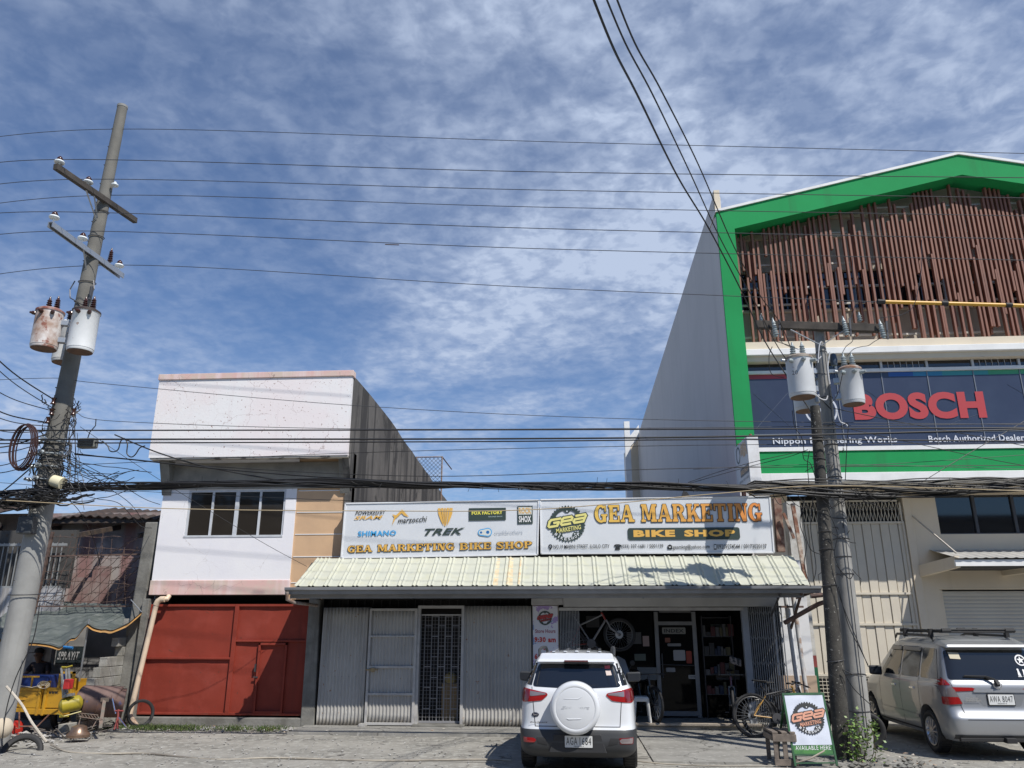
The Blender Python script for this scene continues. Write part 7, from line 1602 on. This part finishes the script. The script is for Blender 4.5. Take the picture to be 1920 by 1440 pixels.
# A-frame board
af = thing('sandwich_board', 'green framed A-frame board with chainring logo on white sheet before the black pole', 'sign board', (3.8, 13.5, 0))
tl, tr = at(1470, 1303, 13.5), at(1541, 1302, 13.5); bl, br = at(1488, 1397, 13.32), at(1552, 1397, 13.32)
uu = (tr - tl).normalized(); vv = (tl - bl); vv = (vv - uu * vv.dot(uu)).normalized(); W_ = (tr - tl).length; H_ = ((tl + tr) / 2 - (bl + br) / 2).dot(vv)
bl_ = tl - vv * H_ ; FA_ = Fr(bl_, uu, vv)
sheet = mat('white tarpaulin print', (.62, .66, .74), (.56, .60, .68), 4, rough=.4)
MB().grid(lambda u, v: FA_.p(W_ * u, H_ * v, .012 + .008 * noise.noise(V(u * 4, v * 5, 9))), 12, 16).build('printed_sheet', sheet, af, smooth=True, fix=False)
emblem(af, FA_, W_ * .52, H_ * .52, W_ * .41, plain('peach ink', (.62, .30, .20)), plain('sign white', (.66, .68, .70)), .024, plain('emblem black', (.025, .027, .027)))
grn = mat('green frame paint', (.022, .10, .035), (.018, .07, .03), 6, rough=.5)
f = MB(); f.beam(FA_.p(-.03, H_ + .01), FA_.p(W_ + .03, H_ + .01), .035, .035, FA_.n); f.beam(FA_.p(-.015, H_), FA_.p(-.015, -.29), .03, .03, FA_.n); f.beam(FA_.p(W_ + .015, H_), FA_.p(W_ + .015, -.29), .03, .03, FA_.n)
f.beam(FA_.p(0, -.135), FA_.p(W_, -.135), .025, .025, FA_.n); f.beam(FA_.p(0, -.25), FA_.p(W_, -.25), .018, .018, FA_.n)
for x in (0, W_): a = FA_.p(x, H_ - .05); f.beam(a, V(a.x + (.02 if x else -.02), a.y + .75, .0), .03, .03)
f.build('frame', grn, af)
pb_ = poly(FA_, [(0, -.125), (W_, -.125), (W_, .0), (0, .0)], .006).build('lower_panel', mat('green print', (.06, .20, .05), (.03, .12, .04), 7), af, fix=False)
text_mb('AVAILABLE HERE', FA_, .03, W_ - .03, -.07, -.01, .009, .0, 0, 1.1).build('lettering', stick, pb_, fix=False)
MB().tube([at(1488, 1432, 13.3), at(1520, 1422, 13.25), at(1545, 1408, 13.3), at(1556, 1398, 13.4)], .014, 6).build('tied_hose', mat('dirty hose', (.36, .32, .26), (.26, .22, .18), 8), af, smooth=True)
# wooden crate
cr_ = thing('wooden_crate', 'rough slatted wooden crate stool standing left of the A-frame board', 'crate', (3.3, 13.7, 0)); tw_ = mat('old grey timber', (.20, .165, .135), (.12, .10, .085), 9, .4, .65, .85, bump=.002)
A0 = at(1452, 1436, 13.35); x0, x1, y0, y1, hh = 3.14, 3.48, 13.32, 13.85, .48
for x in (x0, x1 - .07, (x0 + x1) / 2 - .03):
    for y in (y0, y1 - .03): MB().box(x, x + .065, y, y + .03, 0, hh - .03).build('upright', tw_, cr_, bevel=.004)
slats_ = MB()
for x in (x0 - .01, (x0 + x1) / 2 - .04, x1 - .085): slats_.box(x, x + .085, y0 - .02, y1 + .02, hh - .03, hh)
mb2 = MB().box(x0 - .01, x1 + .01, y0 - .028, y0 - .002, hh - .14, hh - .035); mb2.box(x0 - .01, x1 + .01, y0 - .028, y0 - .002, 0, .09); mb2.box(x0 - .01, x1 + .01, y1 + .002, y1 + .026, hh - .14, hh - .035); mb2.box(x0 - .026, x0 - .004, y0, y1, hh - .13, hh - .05)
slats_.build('top_slats', tw_, cr_, bevel=.004); mb2.build('side_slats', tw_, cr_, bevel=.004)
# creeper at the foot of the poles
vn = thing('climbing_plant', 'green leafy creeper growing at the foot of the two right poles', 'plant', (4.6, 13.7, 0))
lf = mat('creeper leaf', (.10, .20, .035), (.18, .26, .07), 14, .4, .6, .5); stm = plain('stem brown', (.13, .10, .06), .8)
r8 = random.Random(2); mb = MB(); sm2 = MB()
for k in range(11):
    x = 4.42 + r8.uniform(-.05, .30); pts = [V(x, 13.72, 0)]
    for s_ in range(6): pts.append(pts[-1] + V(r8.uniform(-.07, .06), r8.uniform(-.07, .03), r8.uniform(.05, .15)))
    sm2.tube(pts, .006, 4)
    for p in pts[1:]:
        for q in range(6):
            c = p + V(r8.gauss(0, .07), r8.gauss(-.05, .06), r8.gauss(0, .05)); a = r8.uniform(0, 6.28); s1_ = r8.uniform(.018, .042); d = V(math.cos(a), math.sin(a) * .6 - .3, r8.uniform(-.5, .7)).normalized(); e_ = d.cross(V(r8.uniform(-1, 1), r8.uniform(-1, 1), 1)).normalized()
            mb.add([c, c + d * s1_ * .8 + e_ * s1_ * .65, c + d * s1_ * 2.0, c + d * s1_ * .8 - e_ * s1_ * .65], [(0, 1, 2, 3)])
mb.build('leaves', lf, vn, fix=False); sm2.build('stems', stm, vn)
mb = MB()
for k in range(70): rock(mb, (4.0 + r8.uniform(0, 1.6), 13.2 + r8.uniform(0, .9), .01), r8.uniform(.02, .07), r8)
tag(mb.build('rubble', oldc), kind='stuff')
# something dark parked behind the poles
mm = thing('motorcycle', 'black motorcycle mostly hidden behind the two right poles', 'motorcycle', (5.35, 15.6, 0))
tyre_mb(V(5.2, 15.1, .3), (.3, 1, 0), .3, .21, .09).build('wheel', black, mm, smooth=True); tyre_mb(V(5.5, 16.3, .3), (.3, 1, 0), .3, .21, .09).build('wheel', black, mm, smooth=True)
MB().hexa([V(4.85, 15.2, .42), V(5.25, 15.2, .45), V(5.1, 16.4, .5), V(5.4, 16.4, .5), V(4.75, 15.1, .62), V(5.15, 15.2, .78), V(5.1, 16.4, .72), V(5.4, 16.4, .74)]).build('body', plain('black gloss', (.02, .02, .022), .2, 0, 1), mm, bevel=.05)
MB().tube([V(4.7, 15.2, .78), V(4.95, 15.25, .86), V(5.25, 15.2, .80)], .014, 6).build('handlebar', black, mm)
# ------------------------------------------------------------------ left yard things
yel = mat('yellow machine paint', (.50, .27, .02), (.42, .22, .02), 5, .4, .65, .45, speck=((.2, .09, .03), 20, .70))
tk = thing('cargo_tricycle', 'yellow three wheeled cargo tricycle with folding side panels under the tarpaulin', 'cargo tricycle', (-10.7, 16.2, 0))
q0, q1 = at(20, 1330, 15.9), at(148, 1330, 15.9); X0, X1 = -11.9, -9.82; YB = 15.9
MB().box(X0, -10.62, YB, YB + .035, .47, .86).build('side_panel', yel, tk, bevel=.008)
mb = MB()
for z in (.50, .62, .80): mb.box(X0, -10.64, YB - .02, YB, z, z + .02)
mb.prism([V(-11.0, YB - .03, .48), V(-10.62, YB - .03, .48), V(-10.62, YB - .03, .74), V(-10.82, YB - .03, .70)], (0, .02, 0)); mb.build('panel_ribs', yel, tk, bevel=.004)
mb = MB()
for x in (-10.62, -10.50): mb.box(x, x + .05, YB - .05, YB + .05, .34, .98)
mb.box(-10.8, -9.95, YB - .04, YB + .04, .36, .46); mb.box(X0, -10.6, YB - .03, YB + .05, .40, .47); mb.box(-10.5, -9.9, YB - .01, YB + .02, .48, .86); mb.box(X0, -10.7, YB + .0, YB + .03, 1.04, 1.075); mb.box(-11.5, -11.47, YB, YB + .03, .86, 1.05); mb.box(-10.85, -10.82, YB, YB + .03, .86, 1.05)
mb.box(X0, -9.9, YB + 1.2, YB + 1.25, .45, .95); mb.box(X0, -9.9, YB, YB + 1.2, .42, .46); mb.build('chassis', yel, tk, bevel=.006)
mb = MB().box(-9.98, -9.93, YB - .04, YB, .5, 1.16); mb.box(-10.25, -9.93, YB - .04, YB, 1.12, 1.16); mb.box(-10.25, -10.21, YB - .04, YB, .86, 1.16); mb.build('tail_rack', yel, tk)
text_mb('www.', Fr((-10.42, YB - .012, .74), (1, 0, 0)), 0, .2, 0, .05, .004, .05, .3).build('lettering', ink, tk, fix=False)
tyre_mb(V(-10.55, 16.6, .27), (1, 0, 0), .27, .18, .12).build('wheel', black, tk, smooth=True); tyre_mb(V(-11.75, 16.05, .27), (.95, -.2, 0), .27, .17, .1).build('wheel', black, tk, smooth=True)
MB().tube([at(30, 1365, 15.7), at(36, 1366, 15.7), at(36, 1335, 15.7)], .015, 5).tube([at(36, 1362, 15.7), at(70, 1362, 15.7), at(92, 1340, 15.7)], .014, 5).build('step_frame', mat('rust brown steel', (.20, .09, .06), (.28, .16, .12), 9), tk)
MB().lathe(at(28, 1365, 15.95), (.9, -.4, 0), [(0, .14), (.06, .14), (.08, .09)], 20).build('hub', plain('red hub', (.45, .03, .02), .4), tk, smooth=True)
bl_ = tag(MB().box(-11.9, -10.75, 16.3, 16.9, .78, 1.06).build('cargo_bin', plain('blue plastic', (.01, .03, .14), .5), bevel=.03), 'dark blue plastic bin lying in the bed of the yellow tricycle', 'bin')
mb = MB()
for k in range(4): c = at(82, 1288 - k * 1.2, 15.78); mb.tube([c + V(math.cos(a) * (.06 + .022 * k), 0, math.sin(a) * (.03 + .012 * k)) for a in [i * math.pi / 10 for i in range(20)]], .005, 4, closed=True)
mb.tube([at(35, 1285, 15.8), at(60, 1289, 15.78), at(92, 1281, 15.78)], .006, 4); tag(mb.build('rope_coil', plain('pale rope', (.5, .44, .33), .9)), 'coiled pale rope hanging on the yellow tricycle side', 'rope')
# compressor
cp_ = thing('air_compressor', 'yellow tank air compressor with upright pump standing beside the yellow tricycle', 'compressor', at(134, 1345, 15.3))
yt = mat('yellow green tank paint', (.36, .29, .02), (.28, .23, .03), 6, rough=.4); ca_ = at(117, 1324, 15.3); cb_ = at(149, 1317, 15.45); ax_ = (cb_ - ca_)
L_ = ax_.length; MB().lathe(ca_, ax_, [(-.07, .001), (-.06, .06), (-.03, .11), (0, .14), (L_, .14), (L_ + .03, .11), (L_ + .06, .05), (L_ + .065, .001)], 28).build('tank', yt, cp_, smooth=True)
MB().tube([at(107, 1338, 15.2), at(120, 1343, 15.1), at(152, 1334, 15.3)], .012, 6).tube([at(113, 1338, 15.25), at(112, 1345, 15.25), at(128, 1343, 15.1)], .012, 6).build('foot_frame', yt, cp_, smooth=True)
al_ = mat('scuffed aluminium', (.42, .42, .40), (.25, .25, .24), 12, rough=.4, metal=.6); mb = MB()
for (a, b) in (((119, 1300), (115, 1252)), ((126, 1300), (124, 1254)), ((131, 1290), (129, 1253))): mb.tube([at(*a, 15.3), at(*b, 15.3)], .022, 8)
mb.beam(at(121, 1306, 15.3), at(136, 1302, 15.25), .12, .05); mb.tube([at(119, 1275, 15.3), at(121, 1303, 15.3)], .045, 10); mb.build('pump', al_, cp_, smooth=True)
MB().box(*[at(123, 1290, 15.2).x, at(134, 1290, 15.2).x], 15.1, 15.25, at(128, 1292, 15.2).z, at(128, 1273, 15.2).z).build('motor_cover', plain('red cover', (.42, .03, .03), .45), cp_, bevel=.015)
MB().tube([at(118, 1253, 15.3), at(136, 1248, 15.35)], .016, 6).tube([at(116, 1251, 15.3), at(125, 1251, 15.3)], .02, 6).build('handle', yt, cp_)
# drum
dr_ = thing('oil_drum', 'rusty oil drum lying on its side with faded blue patches', 'drum', at(190, 1340, 16.2)); da, db = at(158, 1316, 16.15), at(232, 1318, 16.5)
rd = mat('rusty drum', (.12, .065, .05), (.09, .055, .05), 4, .4, .6, .7, bump=.002, c3=(.03, .05, .16), s3=3.0, lo3=.58, hi3=.66); ax_ = db - da; L_ = ax_.length
MB().lathe(da, ax_, [(0, .27), (.01, .285), (.03, .28), (L_ * .32, .28), (L_ * .34, .29), (L_ * .36, .28), (L_ * .64, .28), (L_ * .66, .29), (L_ * .68, .28), (L_ - .02, .28), (L_, .285), (L_ + .01, .27), (L_, .25)], 40).build('shell', rd, dr_, smooth=True)
MB().grid(lambda u, v: da + ax_ * (u * 1.02 - .01) + V(0, -.31 * math.cos(.15 + 1.3 * v), .30 * math.sin(.15 + 1.3 * v) + .02), 10, 10).build('cover_sheet', mat('brown steel cover', (.16, .10, .085), (.12, .075, .065), 5), dr_, smooth=True, fix=False, solid=.006)
st1 = thing('steel_rack', 'welded steel stand with sloping wire rack in front of the oil drum', 'rack', at(180, 1365, 15.6)); mb = MB()
mb.beam(at(196, 1312, 15.8), at(188, 1366, 15.4), .06, .03); mb.beam(at(190, 1312, 15.8), at(203, 1312, 15.8), .05, .07)
for k in range(7): mb.tube([at(146 + k * 6, 1336 + k * .9, 15.5), at(150 + k * 6.3, 1343 + k * 1.0, 15.3)], .008, 4)
mb.tube([at(140, 1336, 15.5), at(184, 1341, 15.5)], .009, 4); mb.tube([at(148, 1344, 15.3), at(190, 1350, 15.3)], .009, 4); mb.tube([at(152, 1342, 15.4), at(146, 1364, 15.2)], .009, 4); mb.tube([at(185, 1344, 15.4), at(172, 1366, 15.2)], .009, 4); mb.build('frame', mat('dull steel', (.13, .12, .10), (.2, .13, .1), 9), st1)
js = thing('jack_stand', 'red and chrome jack stand among scrap beside the beige pipe foot', 'stand', at(222, 1368, 15.6)); rdk = plain('dull red paint', (.22, .05, .045), .8)
MB().tube([at(216, 1333, 15.6), at(231, 1333, 15.6)], .018, 6).tube([at(222, 1330, 15.6), at(220, 1366, 15.6)], .02, 6).tube([at(222, 1340, 15.6), at(214, 1368, 15.5)], .012, 6).build('post', rdk, js); MB().tube([at(211, 1310, 15.6), at(217, 1338, 15.6)], .014, 6).tube([at(223, 1345, 15.55), at(236, 1362, 15.5)], .012, 6).build('bright_rod', chrome, js)
MB().tube([at(204, 1370, 15.6) + V(.26 * math.cos(a) + .25, .12 * math.sin(a), 0) for a in [i * math.pi / 12 for i in range(24)]], .012, 6, closed=True).build('base_ring', darksteel, js)
bn_ = tag(MB().lathe(at(146, 1382, 15.1), (0, 0, 1), [(0, .20), (.05, .205), (.10, .15), (.18, .13), (.21, .06), (.215, .001)], 28).build('metal_basin', mat('bronze basin', (.20, .13, .09), (.28, .2, .15), 7, rough=.35, metal=.6), smooth=True), 'upturned bronze coloured basin among the scrap in front of the tricycle', 'basin')
mb = MB(); r9 = random.Random(8)
for k in range(46): a = V(r9.uniform(-10.3, -9.1), r9.uniform(15.2, 16.6), r9.uniform(.01, .12)); b = a + V(r9.uniform(-.4, .4), r9.uniform(-.2, .2), r9.uniform(-.03, .16)); mb.beam(a, b, r9.uniform(.01, .05), .01)
tag(mb.build('scrap_metal', mat('scrap', (.10, .085, .075), (.22, .2, .18), 12)), 'low heap of scrap rods and strips beside the oil drum', 'scrap heap', kind='stuff')
tt = tag(tyre_mb(at(40, 1412, 13.9), (.3, -.75, .5), .33, .24, .10).build('old_tyre', black, smooth=True), 'black tyre half sunk in rubble at the foot of the tall left pole', 'tyre')
cable('pale cloth strap tied round the tall left pole and pulled to the ground', [at(12, 1287, 13.5), at(40, 1320, 13.4), at(60, 1355, 13.3), at(87, 1391, 13.4)], .02, mat('pale strap', (.55, .50, .42), (.4, .36, .3), 8), name='strap', cat='strap', n=6)
cable('pale hose lying across the gravel from the yard towards the car', [at(a, b, y) for a, b, y in ((95, 1396, 14.3), (130, 1410, 13.85), (200, 1413, 13.75), (280, 1413, 13.75), (400, 1424, 13.4), (520, 1421, 13.5), (700, 1426, 13.35), (900, 1424, 13.4), (960, 1426, 13.3))], .016, mat('dusty hose', (.40, .36, .29), (.16, .14, .12), 1.2), name='hose', cat='hose', seg=8)
cable('thin pale hose on the concrete between the white car and the crate', [at(a, b, y) for a, b, y in ((1190, 1427, 13.35), (1260, 1433, 13.15), (1340, 1436, 13.05), (1450, 1436, 13.05))], .010, mat('dusty hose'  , (.40, .36, .29)), name='hose', cat='hose', seg=8)
sk = tag(MB().lathe(at(-4, 1366, 13.55), (.9, -.4, .1), [(0, .05), (.03, .13), (.08, .16), (.12, .13), (.17, .16), (.22, .13), (.26, .04)], 20).build('rolled_sack', plain('cream sacking', (.5, .43, .33), .9), smooth=True), 'cream rolled sack hanging at the left picture edge by the pole foot', 'sack')

# ------------------------------------------------------------------ the man in the shade
man = thing('person', 'man in a dark cap and dark t-shirt sitting behind the yellow tricycle in deep shade', 'person', (-11.5, 18.3, 0))
skin = plain('brown skin', (.16, .085, .055), .55)
hz = at(78, 1228, 18.3); hx = hz.x
def skinbody(name, verts, edges, rad, m, parent):
    me = bpy.data.meshes.new(name); me.from_pydata([tuple(v) for v in verts], edges, []); o = bpy.data.objects.new(name, me); COL.objects.link(o)
    md = o.modifiers.new('k', 'SKIN'); 
    for i, r in enumerate(rad): me.skin_vertices[0].data[i].radius = r if isinstance(r, tuple) else (r, r)
    me.skin_vertices[0].data[0].use_root = True
    s = o.modifiers.new('u', 'SUBSURF'); s.levels = 2; s.render_levels = 2
    dg = bpy.context.evaluated_depsgraph_get(); nm = bpy.data.meshes.new_from_object(o.evaluated_get(dg)); bpy.data.objects.remove(o)
    ob = bpy.data.objects.new(name, nm); COL.objects.link(ob); nm.materials.append(m); nm.shade_smooth(); ob.parent = parent; ob.location = -parent.location; return ob
B = V(hx + .06, 18.35, hz.z - .68); 
vs = [B, B + V(-.01, -.03, .22), B + V(-.03, -.06, .42), B + V(-.05, -.09, .52), V(hx, 18.22, hz.z - .13), V(hx, 18.20, hz.z - .02), V(hx, 18.19, hz.z + .09),
      B + V(-.22, -.08, .46), B + V(-.30, -.20, .22), B + V(-.20, -.42, .14), B + V(.16, -.06, .46), B + V(.26, -.18, .22), B + V(.20, -.40, .12),
      B + V(-.11, -.05, -.02), B + V(-.13, -.45, .0), B + V(-.13, -.46, -.45), B + V(-.13, -.58, -.47), B + V(.11, -.05, -.02), B + V(.13, -.45, .0), B + V(.13, -.46, -.45), B + V(.13, -.58, -.47)]
ed = [(0, 1), (1, 2), (2, 3), (3, 4), (4, 5), (5, 6), (2, 7), (7, 8), (8, 9), (2, 10), (10, 11), (11, 12), (0, 13), (13, 14), (14, 15), (15, 16), (0, 17), (17, 18), (18, 19), (19, 20)]
rd_ = [(.15, .12), (.14, .11), (.16, .11), (.08, .07), (.055, .055), (.085, .10), (.075, .09), .06, .045, .035, .06, .045, .035, .09, .07, .045, .035, .09, .07, .045, .035]
skinbody('body', vs, ed, rd_, skin, man)
sv = [B + V(0, 0, .02), B + V(-.01, -.03, .22), B + V(-.03, -.06, .42), B + V(-.22, -.08, .46), B + V(-.28, -.16, .30), B + V(.16, -.06, .46), B + V(.24, -.14, .30), B + V(-.04, -.08, .50)]
skinbody('t_shirt', sv, [(0, 1), (1, 2), (2, 3), (3, 4), (2, 5), (5, 6), (2, 7)], [(.17, .14), (.16, .13), (.175, .125), .075, .065, .075, .065, (.09, .08)], plain('dark shirt', (.025, .022, .03), .9), man)
skinbody('trousers', [B + V(0, 0, -.02), B + V(-.11, -.05, -.02), B + V(-.13, -.45, .0), B + V(-.13, -.46, -.38), B + V(.11, -.05, -.02), B + V(.13, -.45, .0), B + V(.13, -.46, -.38)], [(0, 1), (1, 2), (2, 3), (0, 4), (4, 5), (5, 6)], [(.15, .12), .105, .085, .065, .105, .085, .065], plain('dark trousers', (.03, .035, .05), .9), man)
hh_ = V(hx, 18.19, hz.z)
MB().lathe(hh_ + V(0, .0, .05), (0, .05, 1), [(0, .098), (.05, .10), (.09, .085), (.115, .045), (.12, .001)], 20).build('cap', plain('dark cap', (.02, .02, .025), .9), man, smooth=True)
MB().hexa([hh_ + V(-.20, -.10, .045), hh_ + V(-.02, -.11, .06), hh_ + V(-.16, .04, .045), hh_ + V(-.03, .03, .06), hh_ + V(-.20, -.10, .055), hh_ + V(-.02, -.11, .07), hh_ + V(-.16, .04, .055), hh_ + V(-.03, .03, .07)]).build('cap_brim', plain('dark cap', (.02, .02, .025), .9), man, bevel=.004)
mb = MB().hexa([hh_ + V(-.012, -.12, -.03), hh_ + V(.012, -.12, -.03), hh_ + V(-.015, -.09, -.03), hh_ + V(.015, -.09, -.03), hh_ + V(-.006, -.10, .02), hh_ + V(.006, -.10, .02), hh_ + V(-.01, -.08, .02), hh_ + V(.01, -.08, .02)]); mb.lathe(hh_ + V(-.088, 0, -.01), (-1, 0, 0), [(0, .02), (.015, .025), (.02, .015)], 8); mb.lathe(hh_ + V(.088, 0, -.01), (1, 0, 0), [(0, .02), (.015, .025), (.02, .015)], 8); mb.build('face_features', skin, man, smooth=True)
tag(MB().box(hx - .25, hx + .3, 18.2, 18.7, .02, hz.z - .78).build('bench_box', plain('dark timber box', (.06, .045, .035), .9), bevel=.01), 'dark timber box the man in the cap sits on', 'box')
